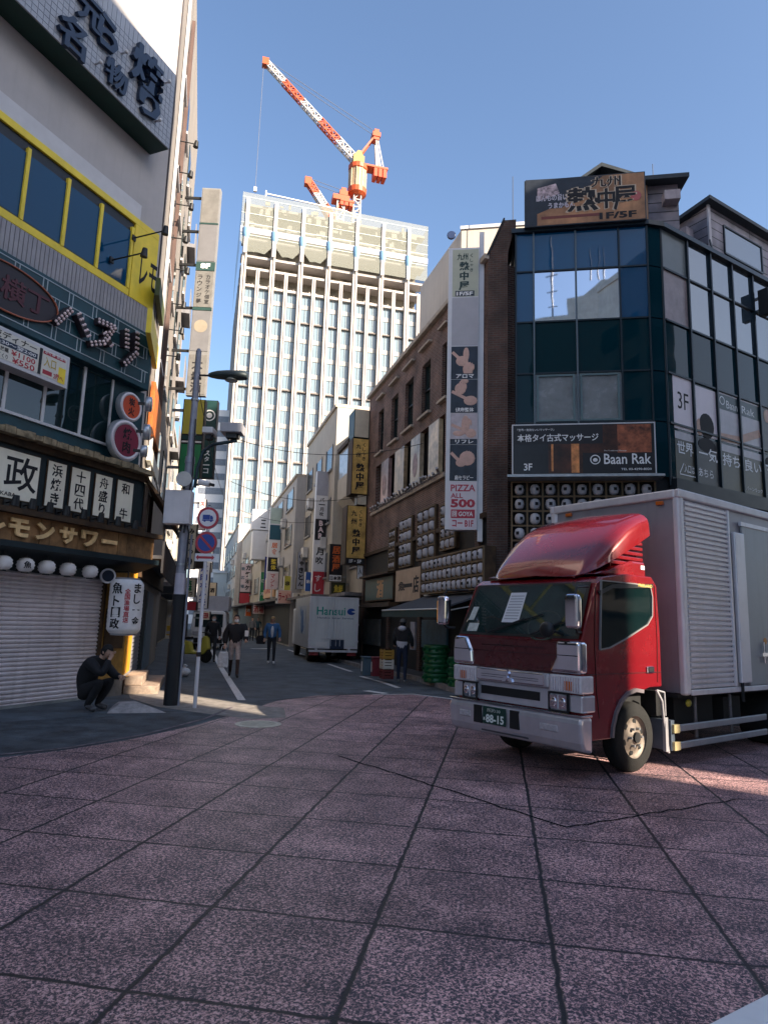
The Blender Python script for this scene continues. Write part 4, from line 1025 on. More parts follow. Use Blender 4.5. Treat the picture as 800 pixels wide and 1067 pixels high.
# four narrow lantern frames and the big one: frames are parts of the building, lanterns are things
lan_m = mat('white rack lantern', (.50, .50, .54), .6, var=.06, scale=9)
frame_m = mat('brown lattice wood', (.16, .11, .06), .7, var=.2)
def small_lantern(r_, h):
    b = MB(); k = 8; P = []
    for i in range(k + 1):
        a = -math.pi / 2 + math.pi * i / k; P.append((max(r_ * .45, r_ * max(0, math.cos(a)) ** .5) - (.008 if i % 2 else 0), h / 2 * math.sin(a)))
    b.lathe(P, n=12); return b
def rack(F, x0, x1, z0, z1, nx, nz, y, label, glabel, group, diag=True, lr=None, skip=None, backing=True):
    t = onf('lantern_rack', label, 'rack', F, x0, y, z0)
    W, H = x1 - x0, z1 - z0; b = MB(); cw, ch = W / nx, H / nz; tt = .022
    for i in range(nx + 1): b.box(i * cw - tt, i * cw + tt, 0, .05, 0, H)
    for k in range(nz + 1): b.box(0, W, .004, .046, k * ch - tt, k * ch + tt)
    b.build('lattice', frame_m, t)
    b = MB(); b.box(0, W, .36, .38, 0, H); b.build('back_panel', dark_hole, t)
    b = MB(); b.box(-tt, tt, .051, .359, -tt, H + tt); b.box(W - tt, W + tt, .051, .359, -tt, H + tt); b.box(tt, W - tt, .051, .359, H - tt, H + tt); b.box(tt, W - tt, .051, .359, -tt, tt); b.build('casing', wood_d, t)
    rrk = random.Random(nx * 31 + nz)
    r_ = lr or min(cw, ch) * .35; src = None
    for i in range(nx):
        for k in range(nz):
            p = F.w(x0 + (i + .5) * cw, y + .06 + (.0 if lr is None else 0), z0 + (k + .48) * ch)
            if src is None:
                src = thing('rack_lantern', glabel, 'lantern', p, F.rot, group)
                small_lantern(r_, min(ch * .86, r_ * 2.05)).build('paper_shade', lan_m, src)
                b = MB(); b.lathe([(r_ * .4, r_ * .95), (r_ * .4, r_ * 1.08)], n=8); b.box(-r_ * .3, r_ * .3, -r_ * 1.01, -r_ * .99, -r_ * .3, r_ * .3); b.build('mark', ink, src)
            else: dup(src, p, F.rot + rrk.uniform(-.5, .5)).scale = [rrk.uniform(.93, 1.05)] * 3
    return t
gx0, gx1, gz0, gz1 = FB.hx(440, 600, -.30), FB.hx(504, 590, -.30), FB.hz(470, 616, -.30), FB.hz(470, 577, -.30)
rack(FB, gx0, gx1, gz0, gz1, 13, 3, -.34, 'wide wooden lattice rack of white lanterns over the awning of the brick building', 'round white lantern in the wide rack over the awning', 'lanterns in the wide rack over the awning')
for i, (a, c, y0, y1) in enumerate(((405, 411, 594, 551), (416, 428, 590, 540), (434, 452, 582, 530), (458, 473, 572, 524))):
    rack(FB, FB.hx(a, 560, -.12), FB.hx(c, 560, -.12), FB.hz((a + c) / 2, y0, -.12), FB.hz((a + c) / 2, y1, -.12), 3, 4, -.12, 'narrow wooden lantern rack, number %s of four from the far end of the brick building' % ('one', 'two', 'three', 'four')[i], 'white lantern in one of the four narrow racks on the brick building', 'lanterns in the four narrow racks')
# shop signs and awning
x0, x1, z0, z1 = rc(FB, 412.5, 597, 438.5, 627, -.12)
t = framed('shop_sign', 'beige shop sign board with dark marks left of the wide lantern rack', 'sign', FB, x0, x1, z0, FB.hz(425, 592, -.12), -.14, .12, mat('beige sign board', (.50, .36, .25), .6, var=.15, scale=2), wood_d, .03)
lett(t, [('ー', .38, .70, .42, .54, False, .04), ('店', .74, .94, .24, .74, False, .05), ('魚', .14, .40, .34, .62, False, .05)], ink)
x0, x1 = FB.hx(381, 612, -.12), FB.hx(410, 612, -.12); z0, z1 = FB.hz(396, 626, -.12), FB.hz(396, 601, -.12)
t = framed('shop_sign', 'dark teal shop sign with a tan figure between the gold sign and the beige board', 'sign', FB, x0, x1, z0, z1, -.14, .12, mat('teal sign board', (.020, .075, .085), .5, var=.2), wood_d, .05)
b = MB(); W, H = t['w'], t['hh']
write(b, '酒', W * .46, W * .68, H * .12, H * .86, -.010, 0, .05, .0)
b.build('emblem', mat('tan emblem', (.50, .30, .16), .6, var=.1), t)
q = MB(); q.box(x0 - .1, x1 + .1, -.4, -.001, z1 + .02, z1 + .10); q.box(x0 - .3, x1 + .5, -.45, -.001, z0 - .26, z0 - .10); q.build('ledge', wood_d, br)
aw_b = FB.hz(470, 619, -.05); aw_f0 = FB.hz(430, 639, -1.5)
ax0, ax1 = FB.hx(400, 637, -1.4), FB.hx(501, 620, -.3)
t = onf('awning', 'dark grey canvas awning with a pale front edge over the keg shop front', 'awning', FB, 0, 0, 0)
aw_m = mat('dark canvas', (.055, .060, .070), .8, var=.2, scale=3)
b = MB(); b.prof([(-.03, aw_b), (-1.45, aw_f0 + .10), (-1.45, aw_f0 + .06), (-.03, aw_b - .05)], ax0, ax1, 'x'); b.build('canvas', aw_m, t)
b = MB(); b.box(ax0, ax1, -1.47, -1.45, aw_f0 - .10, aw_f0 + .09); b.build('valance', mat('teal valance', (.015, .05, .055), .7, var=.2), t)
b = MB(); b.tube((ax0, -1.47, aw_f0 + .10), (ax1, -1.47, aw_f0 + .10), .022, n=8); b.tube((ax0, -.06, aw_b + .02), (ax1, -.06, aw_b + .02), .03, n=8)
for x in (ax0 + .1, ax1 - .1): b.bar((x, -.05, aw_b - .3), (x, -1.42, aw_f0 + .02), .03)
b.build('front_bar', mat('pale aluminium bar', (.55, .55, .53), .4, .4, var=.05), t)
# shop front pieces
for a, c, y0, y1, nm, col, lab in ((379, 396, 672, 645, 'shutter', (.15, .16, .16), 0), (428, 433, 677, 648, 'notice', (.36, .37, .44), 0), (440, 466, 676, 646, 'cabinet', (.07, .14, .19), 0)):
    x0, x1, z0, z1 = FB.hx(a, 660), FB.hx(c, 660), FB.hz((a + c) / 2, y0), FB.hz((a + c) / 2, y1)
    q = MB(); q.box(x0, x1, -.03, .028, z0, z1); n = 8 if nm != 'notice' else 0
    for k in range(n): q.box(x0, x1, -.042, -.03, z0 + (k + .1) * (z1 - z0) / n, z0 + (k + .75) * (z1 - z0) / n)
    q.build('shop_' + nm, mat('shop ' + nm, col, .5, .2 if nm == 'shutter' else 0, var=.25, streak=.3), br)
kerb = MB(); ks = [gnd(*p) for p in ((340, 686), (378, 697), (430, 708.5), (478, 724), (520, 736))]
for a, c in zip(ks, ks[1:]):
    d = (c - a).normalized(); n_ = Vector((-d.y, d.x, 0)) 
    kerb.add([a, c, c + n_ * .14, a + n_ * .14, a + Vector((0, 0, .12)), c + Vector((0, 0, .12)), c + n_ * .14 + Vector((0, 0, .12)), a + n_ * .14 + Vector((0, 0, .12))], [(0, 3, 2, 1), (4, 5, 6, 7), (0, 1, 5, 4), (1, 2, 6, 5), (2, 3, 7, 6), (3, 0, 4, 7)])
k_ = kerb.build('kerb', mat('kerb stone', (.22, .21, .21), .85, var=.3, scale=5)); k_['kind'] = 'structure'
sw = MB(); pts = []
for p in ks: pts.append((p.x, p.y, .11))
sw.add(pts + [tuple(FB.w(.5, .3, .11)), tuple(FB.w(-10, .3, .11))], [tuple(range(len(pts) + 2))]); o_ = sw.build('pavement', mat('pavement asphalt', (.05, .055, .06), .85, var=.3, bump=.4, bscale=120)); o_['kind'] = 'structure'

# ================================================================== pizza sign and the white slab behind
FZ = Frame(FB.w(.22, -.02), 97.0)
zx0, zx1 = FZ.hx(463, 550), FZ.hx(497, 550); zz0, zz1 = FZ.hz(480, 552), FZ.hz(486, 258)
PZ = onf('vertical_sign', 'tall white vertical sign with four massage photos and a pizza advert', 'sign', FZ, zx0, 0, zz0)
W, H = zx1 - zx0, zz1 - zz0
alu = mat('white aluminium', (.66, .66, .68), .4, .1, var=.05, streak=.1)
b = MB(); b.box(0, W, .0, .30, 0, H); b.build('casing', alu, PZ, .01)
b = MB(); b.box(W + .005, W + .14, .05, .5, -.3, H + .5); b.build('support', alu, PZ)
b = MB(); b.bar((W * .5, .30, H * .1), (W * .5, .7, H * .1), .06); b.bar((W * .5, .30, H * .9), (W * .5, .7, H * .9), .06); b.build('bracket', steel, PZ)
L0 = W * .13
def zpart(name, y0, y1, m, x0=None, x1=None, y=-.004):
    q = MB(); q.box(L0 if x0 is None else x0, W - .02 if x1 is None else x1, y, -.001 if y == -.004 else y + .003, FZ.hz(486, y1) - zz0, FZ.hz(486, y0) - zz0); return q.build(name, m, PZ)
zpart('sign_face', 260, 309, mat('pale green sign face', (.46, .48, .38), .5, var=.06))
q = MB(); zz = lambda y: FZ.hz(486, y) - zz0
column_text(q, '熱中屋', L0 + W * .15, L0 + W * .62, zz(303), zz(272), -.007, 0, .05); column_text(q, 'くしやき', W * .70, W * .80, zz(284), zz(264), -.007, 0, .02); write(q, '九州', L0 + W * .15, L0 + W * .5, zz(271), zz(264), -.007, 0, .03)
q.build('lettering', mat('dark green ink', (.02, .05, .05), .6, var=0), PZ, fix=False)
zpart('sign_face', 310, 360, mat('blank grey sign face', (.42, .42, .46), .5, var=.06))
zpart('floor_tag', 303, 308.5, mat('navy tag', (.015, .03, .05), .5, var=0), L0 + W * .1, W * .85, -.010)
q = MB(); write(q, '1F/5F', L0 + W * .14, W * .80, zz(308), zz(304), -.013, 0, .04); q.build('lettering', white_ink, PZ, fix=False)
skin_ph = mat('photo skin tone', (.62, .40, .33), .5, var=.12, scale=8); photo_n = mat('photo navy', (.020, .030, .050), .4, var=.4, scale=3); photo_l = mat('photo pale cloth', (.52, .47, .50), .5, var=.15, scale=5)
for y0, y1, cap, bgm, sh in ((361, 395, 'アロマ', photo_n, ((.62, .30, .20, .30), (.40, .55, .24, .22), (.55, .75, .12, .3))), (395.5, 430, '健康整体', photo_n, ((.35, .72, .22, .24), (.72, .36, .26, .2), (.5, .95, .16, .1))), (430.5, 463, 'リフレ', photo_l, ((.55, .62, .16, .42), (.75, .35, .2, .2), (.3, .35, .22, .12))), (463.5, 501, '肩セラピー', photo_n, ((.62, .62, .30, .28), (.4, .5, .2, .16)))):
    zpart('photo_panel', y0, y1, bgm)
    a, c = zz(y1), zz(y0); q = MB()
    for fx, fz, rx, rz in sh: q.ball((L0 + (W - L0) * fx, -.003, a + (c - a) * fz), (W - L0) * rx, .006, (c - a) * rz * .75, 12, 6)
    fx, fz, rx, rz = sh[0]
    for k in range(4):
        an = .5 + k * .38; bx_, bz_ = L0 + (W - L0) * fx, a + (c - a) * fz; R_ = (W - L0) * .30
        q.ball((bx_ + math.cos(an) * R_ * .75, -.004, bz_ + math.sin(an) * R_ * .6), .028, .005, .085, 10, 5)
    fx, fz, rx, rz = sh[1]
    q.bar((L0 + (W - L0) * fx, -.004, a + (c - a) * fz), (L0 + .03, -.004, a + (c - a) * min(.9, fz + .28)), .006, .085)
    q.build('photo_hands', skin_ph, PZ)
    q = MB(); q.box(L0, W - .02, -.0105, -.0095, a, a + (c - a) * .17); q.build('caption_strip', photo_n, PZ)
    q = MB(); write(q, cap, L0 + W * .16, W * .86, a + (c - a) * .02, a + (c - a) * .15, -.013, 0, .03); q.build('caption', white_ink, PZ, fix=False)
zpart('sign_face', 502, 552, mat('pinkish white sign face', (.68, .63, .66), .5, var=.04))
q = MB(); px_ = mat('pizza red ink', (.42, .03, .06), .5, var=0)
for s_, y0, y1, a, c in (('PIZZA', 505, 512, .05, .92), ('ALL', 514, 519, .05, .48), ('500', 520, 529, .05, .92)): write(q, s_, L0 + (W - L0) * a, L0 + (W - L0) * c, zz(y1), zz(y0), -.007, 0, .045 if s_ == '500' else .02)
write(q, 'コー B1F', L0 + W * .1, W * .88, zz(549), zz(542), -.007, 0, .03); q.build('lettering', px_, PZ, fix=False)
zpart('red_box', 531, 540, px_, L0 + W * .06, W * .92, -.0065)
q = MB(); write(q, '回 GOYA', L0 + W * .1, W * .86, zz(538.5), zz(532.5), -.012, 0, .03); q.build('lettering', white_ink, PZ, fix=False)
cxl, _ = FG.h(480, 300, 3.4); ztw = FG.hz(500, 238, 3.4)
t = onf('stair_tower', 'plain cream stair tower rising behind the brick roof beside the glass building', 'building', FG, 0, 0, 0)
a_ = R(100 + 16 - 180)
b = MB(); dx, dy = -math.sin(R(26)), math.cos(R(26))
b.prism([(cxl, 3.4), (cxl + 3.4, 3.4), (cxl + 3.4, 9), (cxl - .0 + dx * 4.2, 3.4 + dy * 4.2)], 0, ztw); b.build('wall', mat('cream panel wall', (.60, .54, .46), .7, var=.08, scale=.6, streak=.2), t)
b = MB(); b.box(cxl - .04, cxl + 3.45, 3.36, 3.6, ztw, ztw + .12); b.build('coping', alu, t)
b = MB(); b.path([(cxl + 1.5, 3.37, 8), (cxl + 1.5, 3.37, ztw)], .015, 4); b.path([(cxl, 3.385, ztw - 3.6), (cxl + 3.4, 3.385, ztw - 3.6)], .015, 4); b.build('panel_joint', mat('panel joint', (.30, .28, .26), .8), t)
b = MB(); b.lathe([(.13, -.04), (.15, -.03), (.15, .03), (.13, .04)], (cxl - .35, 3.5, ztw - .12), 14, 'y'); b.build('vent_cap', mat('blue black cap', (.03, .05, .12), .4), t)

# ================================================================== glass building on the corner
FS = Frame(FG.w(4.60, .16), 58.0)
ZR = [12.45, 11.29, 9.81, 8.34, 6.97, 5.50]
gb = onf('glass_building', 'dark blue glass corner building with posters on its upper floor windows', 'building', FG)
SPAN = 16.0
def sloc(x, y=0.0): w = FS.w(x, y); d = Vector((w.x, w.y, 0)) - FG.p; return (d.dot(FG.u), d.dot(FG.v))
b = MB(); pl = [(.72, .06), (4.20, .06), sloc(0.03, .06), sloc(SPAN, .06), sloc(SPAN, 9), (.72, 12)]
b.prism(pl, 0, ZR[0] - .02); b.build('core', mat('dark curtain wall core', (.006, .008, .010), .6, var=0), gb)
b = MB(); b.prism([(.62, -.10), (4.24, -.10), sloc(0.0, -.12), sloc(SPAN, -.12), sloc(SPAN, 9.2), (.62, 12.2)], ZR[0], ZR[0] + .13); b.build('roof_edge', mat('navy roof edge', (.020, .035, .05), .4, .2, var=.1), gb)
pil = MB(); pil.prism([(-.02, -.02), (.52, -.02), (.52, 1.0), (-.02, 1.0)], 0, 11.9); pil.prof([(-.02, 11.9), (.52, 11.9), (.75, 12.9), (.40, 12.9)], -.02, 1.2, 'y'); pil.build('brick_pillar', brick_d, gb)
b = MB(); b.prof([(-.06, 11.88), (.40, 12.95), (.44, 12.95), (-.02, 11.84)], -.06, 1.2, 'y'); b.build('pillar_coping', black_m, gb)
g_sky = glassmat('spandrel glass with painted sky', (.002, .060, .150), 1.5)  # saturated base colour carries the reflected sky
g_dark = glassmat('dark teal spandrel glass', (.001, .024, .034), 1.25)
g_mid = glassmat('grey reflecting glass', (.025, .04, .055), 2.1)
g_mir = glassmat('mirror glass', wob=.08)
_b = g_mir.node_tree.nodes['Principled BSDF']; _b.inputs['Base Color'].default_value = (.52, .56, .62, 1); _b.inputs['Metallic'].default_value = 1; _b.inputs['Roughness'].default_value = .02
curtain = mat('grey curtain behind glass', (.20, .22, .23), .25, var=.25, scale=2)
fx = [.74, 1.22, 2.34, 3.47, 4.20]
mull = mat('navy mullion', (.012, .022, .030), .4, .3, var=.1)
mulw = mat('pale mullion', (.10, .13, .15), .4, .3, var=.1)
def pane(F, x0, x1, z0, z1, m, y=.0):
    q = MB(); q.box(x0 + .015, x1 - .015, y, y + .03, z0 + .015, z1 - .015)
    M = Matrix.Rotation(F.rot - FG.rot, 4, 'Z'); d = F.p - FG.p; M.translation = Vector((d.dot(FG.u), d.dot(FG.v), 0))
    if F is not FG: q.v = [tuple(M @ Vector(v)) for v in q.v]
    return q.build('window_pane', m, gb)
def inF(F, q):
    M = Matrix.Rotation(F.rot - FG.rot, 4, 'Z'); d = F.p - FG.p; M.translation = Vector((d.dot(FG.u), d.dot(FG.v), 0)); q.v = [tuple(M @ Vector(v)) for v in q.v]; return q
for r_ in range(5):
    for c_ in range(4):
        m = g_sky if r_ == 0 else (g_mir if c_ in (1, 2) else g_sky) if r_ == 1 else g_dark
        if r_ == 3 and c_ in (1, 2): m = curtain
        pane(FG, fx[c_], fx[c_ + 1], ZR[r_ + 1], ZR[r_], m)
for c_ in (1, 2):
    q = MB(); x0, x1 = fx[c_] + .06, fx[c_ + 1] - .08; z0, z1 = ZR[4] + .03, ZR[3] - .05
    q.box(x0, x0 + .05, -.04, -.001, z0, z1); q.box(x1 - .05, x1, -.04, -.001, z0, z1); q.box(x0 + .05, x1 - .05, -.04, -.001, z1 - .05, z1); q.box(x0 + .05, x1 - .05, -.04, -.001, z0, z0 + .05); q.build('window_frame', mat('teal grey window frame', (.11, .17, .18), .4, .2), gb)
for x in fx:
    q = MB(); q.box(x - .022, x + .022, -.05, .02, ZR[5] - .1, ZR[0] - .01); q.build('mullion', mulw if x in (fx[1], fx[2]) else mull, gb)
for z in ZR[1:]:
    q = MB(); q.box(fx[0], fx[-1], -.035, .019, z - .022, z + .022); q.build('transom', mull, gb)
# chamfer
FC = Frame(FG.w(4.205, .0), 76.0)
clen = (FS.p - FC.p).length
FC = Frame(FC.p, math.degrees(math.atan2((FS.p - FC.p).x, (FS.p - FC.p).y)))
for r_ in range(5): pane(FC, 0, clen, ZR[r_ + 1], ZR[r_], (g_dark, g_dark, g_dark, g_dark, g_dark)[r_])
q = MB(); q.tube((*sloc(0, 0), ZR[5] - .2), (*sloc(0, 0), ZR[0]), .035, n=8); q.build('corner_mullion', mull, gb)
sxs = [0.02] + [FS.hx(px, 330) for px in (717, 741, 763, 784)]
stp = sxs[4] - sxs[3]
sxs += [sxs[4] + stp * k for k in range(1, 6)]
for r_ in range(5):
    for c_ in range(len(sxs) - 1):
        m = g_mid if r_ < 2 else g_dark
        if r_ == 0 and c_ == 0: m = mat('grey slatted blind', (.16, .18, .18), .4, var=.1)
        if r_ == 1 and c_ == 0: m = mat('pinkish blind', (.30, .24, .24), .35, var=.2)
        pane(FS, sxs[c_], sxs[c_ + 1], ZR[r_ + 1], ZR[r_], m)
for x in sxs[1:]:
    q = MB(); q.box(x - .03, x + .03, -.07, .02, ZR[5] - .25, ZR[0] - .01); inF(FS, q).build('mullion', mull, gb)
for z in ZR[1:]:
    q = MB(); q.box(.04, SPAN, -.045, .019, z - .025, z + .025); inF(FS, q).build('transom', mull, gb)
q = MB(); q.box(.0, SPAN, -.18, .03, ZR[5] - .40, ZR[5] - .03); inF(FS, q).build('fascia', mat('dark fascia', (.010, .014, .018), .5, var=.2), gb)
q = MB(); q.box(0.3, SPAN, -.02, .05, 0, ZR[5] - .41); inF(FS, q).build('shop_front', mat('black shop front', (.010, .012, .014), .5, var=.3), gb)
# posters in the side windows
ps_pink = mat('pale pink poster', (.72, .63, .66), .4, var=.05, scale=2); ps_dk = mat('dark poster', (.018, .020, .024), .4, var=.4, scale=2); ps_skin = mat('poster skin', (.52, .32, .24), .5, var=.2, scale=4); ps_ol = mat('olive poster', (.055, .050, .030), .4, var=.5, scale=1.5); ps_teal = mat('teal poster', (.030, .055, .060), .4, var=.2); ps_grey = mat('grey poster', (.46, .43, .45), .4, var=.15)
def poster(x0, x1, z0, z1, m, label):
    t = onf('window_poster', label, 'poster', FS, x0, -.012, z0); t['w'] = x1 - x0; t['hh'] = z1 - z0
    q = MB(); q.box(0, x1 - x0, 0, .008, 0, z1 - z0); q.build('sheet', m, t); return t
za1, za0 = FS.hz(707, 392), FS.hz(707, 447); zb1, zb0 = za0 - .07, ZR[5] + .03
g = .05
t = poster(sxs[0] + .22, sxs[1] - g, za0, za1, ps_pink, 'pale pink window poster reading 3F'); lett(t, [('3F', .22, .80, .38, .70, False, .0)], ink, -.004)
t = poster(sxs[1] + g, sxs[2] - g, za0, za1 - .1, ps_pink, 'window poster with the back of a dark haired head')
W, H = t['w'], t['hh']
b = MB(); b.ball((W * .52, -.002, H * .22), W * .34, .004, H * .26, 16, 8); b.build('picture_hair', ink, t)
b = MB(); b.ball((W * .20, -.0015, H * .16), W * .16, .002, H * .18, 12, 6); b.build('picture_face', ps_skin, t)
for k in (2, 3):
    t = poster(sxs[k] + g, sxs[k + 1] - g, za0, za1 - .05, ps_grey, ('window poster with a round logo and the word Baan', 'window poster with an outstretched arm and the word Rak')[k - 2])
    W, H = t['w'], t['hh']
    b = MB(); b.box(0, W, -.002, -.0005, H * .66, H * .97); b.build('title_band', ps_teal, t)
    if k == 2:
        b = MB(); disc(b, W * .10, W * .13, -.004, 24); b.v = [(x + W * .22, y, z + H * .84) for x, y, z in b.v]; b.build('logo_ring', white_ink, t)
        lett(t, [('Baan', .42, .98, .71, .87, False, .0)], white_ink, -.004)
    else: lett(t, [('Rak', .10, .75, .71, .87, False, .0)], white_ink, -.004)
    b = MB(); b.bar((0, -.003, H * (.08 if k == 2 else .16)), (W, -.003, H * (.12 if k == 2 else .40)), .004, H * .16); b.build('picture_arm', ps_skin, t)
for k in range(4, 7): 
    t = poster(sxs[k] + g, sxs[k + 1] - g, za0, za1, ps_dk, 'dark window poster, %s along the side street after the arm poster' % ('first', 'second', 'third')[k - 4])
    b = MB(); b.ball((t['w'] * .35, -.002, t['hh'] * .8), t['w'] * .2, .003, t['hh'] * .14); b.build('picture_face', ps_skin, t)
low = [('世界', ps_ol), ('一気', ps_dk), ('持ち', ps_ol), ('良い', ps_ol), ('マッ', ps_dk), ('サー', ps_ol), ('ジ', ps_ol)]
for k, (s_, m) in enumerate(low):
    t = poster(sxs[k] + (.22 if k == 0 else g), sxs[k + 1] - g, zb0, zb1, m, 'lower window poster with white characters, %s from the building corner' % ('first', 'second', 'third', 'fourth', 'fifth', 'sixth', 'seventh')[k])
    W, H = t['w'], t['hh']
    if k in (0, 2, 3): b = MB(); b.box(0, W, -.002, -.0005, H * .84, H); b.build('pale_strip', ps_grey, t)
    if k in (1, 4): b = MB(); b.ball((W * .5, -.002, H * .86), W * .42, .003, H * .16); b.build('picture_hair', ink, t)
    lett(t, [(s_, .10, .94, .52, .80, False, .02)] if len(s_) > 1 else [(s_, .1, .5, .52, .80, False, .02)], white_ink, -.004)
    if k == 0:
        lett(t, [('入口は', .42, .97, .15, .33, False, .01)], white_ink, -.004); b = MB(); b.bar((W * .18, -.004, H * .12), (W * .40, -.004, H * .34), .003, .025); b.box(W * .18, W, -.005, -.003, H * .09, H * .11); b.build('arrow', white_ink, t)
    if k == 1: lett(t, [('あちら', .04, .72, .15, .33, False, .01)], white_ink, -.004)
    if k >= 3: lett(t, [('バーンラック', .1, .95, .08, .17, False, .01)], white_ink, -.004)
# the wide massage sign on the front
x0, x1, z0, z1 = FG.hx(533, 470, -.35), FG.hx(683, 466, -.35), FG.hz(608, 495, -.35), FG.hz(608, 441, -.35)
t = framed('massage_sign', 'wide dark photo sign with white lettering on the front of the glass building', 'sign', FG, x0, x1, z0, z1, -.36, .30, mat('dark photo sign face', (.012, .013, .018), .3, var=.3), white_fr, .035)
W, H = t['w'], t['hh']
b = MB(); b.box(W * .26, W * .76, -.0068, -.0062, .05, H - .05); b.build('photo', mat('warm dark photo', (.060, .018, .009), .35, var=.8, scale=2.2), t)
b = MB(); b.box(W * .42, W * .475, -.0078, -.007, .06, H * .68); b.box(W * .28, W * .295, -.0078, -.007, .1, H * .60); b.build('lit_doorway', mat('photo amber', (.75, .28, .09), .4, var=.4, scale=5), t)
b = MB(); b.box(W * .74, W * .97, -.0078, -.007, H * .40, H - .06); b.build('photo_panel', mat('photo rust', (.34, .10, .045), .4, var=.8, scale=3), t)
b = MB(); b.box(.05, W * .64, -.0085, -.008, H * .60, H - .05); b.box(W * .50, W * .97, -.0085, -.008, .05, H * .42); b.build('title_band', mat('title band black', (.010, .010, .014), .4, var=0), t)
b = MB(); disc(b, .10, .125, -.010, 30); b.ball((0, -.009, -.01), .06, .003, .05, 10, 5); b.v = [(x + W * .585, y, z + H * .29) for x, y, z in b.v]; b.build('logo_ring', white_ink, t)
lett(t, [('本格タイ古式マッサージ', .04, .61, .65, .80, False, .02), ('「世界一気持ちいいマッサージ」', .04, .30, .86, .91, False, .01), ('Baan Rak', .645, .965, .20, .40, False, .01), ('3F', .085, .145, .09, .23, False, .02), ('TEL 03-4290-8020', .76, .965, .085, .125, False, .01), ('The Traditional Massage', .645, .80, .44, .47, False, .0)], white_ink, -.0095)
b = MB(); b.box(-.12, W + .12, -.30, .30, -.10, -.04); b.build('ledge', steel, t)
# lantern wall beneath
rack(FG, x0, FG.hx(682, 510, -.12), 3.05, FG.hz(608, 502, -.12), 9, 6, -.14, 'big wooden lattice rack of round lanterns under the massage sign', 'round white lantern in the big rack under the massage sign', 'lanterns in the big rack under the massage sign', lr=.135)
b = MB(); b.box(.0, 4.3, -.20, .05, 2.55, 2.95); b.build('shop_fascia', mat('beige fascia', (.40, .31, .25), .6, var=.2, streak=.3), gb)
b = MB(); b.box(.53, 4.4, .0, .05, 0, 2.54); b.build('shop_front', mat('black shop front', (.01, .012, .014)), gb)
# roof sign
x0, x1 = FG.hx(546, 222, -.05), FG.hx(671, 205, -.05); z0, z1 = FG.hz(546, 243, -.05), FG.hz(546, 196, -.05)
t = framed('roof_sign', 'weathered orange roof sign with big brush characters on top of the glass building', 'sign', FG, x0, x1, z0 + .06, z1 + .10, -.22, .10, mat('orange brown sign face', (.36, .18, .085), .5, var=.45, scale=1.2, streak=.3), mat('dark sign frame', (.03, .04, .05), .5, .2), .03)
W, H = t['w'], t['hh']
b = MB()
def para(q, xa, xb, za, zb, sh, y): q.quad((xa, y, za), (xb, y, za), (xb + sh, y, zb), (xa + sh, y, zb))
para(b, .03, .34, .03, H - .03, .0, -.0075); b.add([(.3, -.0074, H * .36), (1.0, -.0074, H * .36), (2.1, -.0074, H - .04), (.3, -.0074, H - .04)], [(0, 1, 2, 3)]); 
for k in range(5): b.add([(.03, -.0082, .25 + k * .26), (.03, -.0082, .40 + k * .26), (.9 + k * .28, -.0082, min(H - .04, .78 + k * .26)), (1.05 + k * .28, -.0082, min(H - .04, .66 + k * .26))], [(0, 1, 2, 3)])
b.add([(.4, -.0071, .40), (1.9, -.0071, H - .05), (1.2, -.0071, H - .05), (.28, -.0071, .5)], [(0, 1, 2, 3)]); b.build('dark_stripes', mat('blue black stripes', (.015, .022, .035), .5, var=.3), t)
b = MB(); b.add([(.35, -.0090, .75), (.35, -.0090, 1.15), (.85, -.0090, H - .16), (.95, -.0090, .95)], [(0, 1, 2, 3)]); b.build('pale_patch', mat('pinkish patch', (.42, .33, .36), .5, var=.9, scale=7), t)
b = MB(); b.box(W * .14, W * .62, -.008, -.007, H * .14, H * .20); b.build('maroon_bar', mat('maroon bar', (.16, .035, .025), .5), t)
lett(t, [('熱', .36, .61, .26, .76, False, .035), ('中', .61, .75, .28, .70, False, .035), ('屋', .74, .92, .24, .72, False, .03), ('九州', .56, .80, .74, .95, False, .02), ('1F/5F', .62, .92, .06, .20, False, .04)], ink, -.0125)
lett(t, [('熱', .355, .615, .25, .77, False, .075), ('中', .605, .755, .27, .71, False, .075), ('屋', .735, .925, .23, .73, False, .065), ('九州', .555, .805, .73, .96, False, .06)], mat('pale outline', (.50, .40, .30), .6, var=0), -.0100, 'lettering_outline')
lett(t, [('ほんもの旨い', .10, .36, .52, .66, False, .03), ('うまかもん', .20, .42, .36, .48, False, .03)], mat('pale lilac lettering', (.48, .45, .52), .5, var=0), -.0105)
b = MB(); b.ball((W * .92, -.007, H * .50), .14, .004, .15, 14, 7); b.build('seal', mat('red seal', (.42, .10, .10), .5), t)
b = MB()
for x in (.2, W * .5, W - .2): b.bar((x, .10, .1), (x, 1.0, .1), .05); b.bar((x, .10, H - .1), (x, 1.0, .1), .05)
b.build('back_stay', black_m, t)
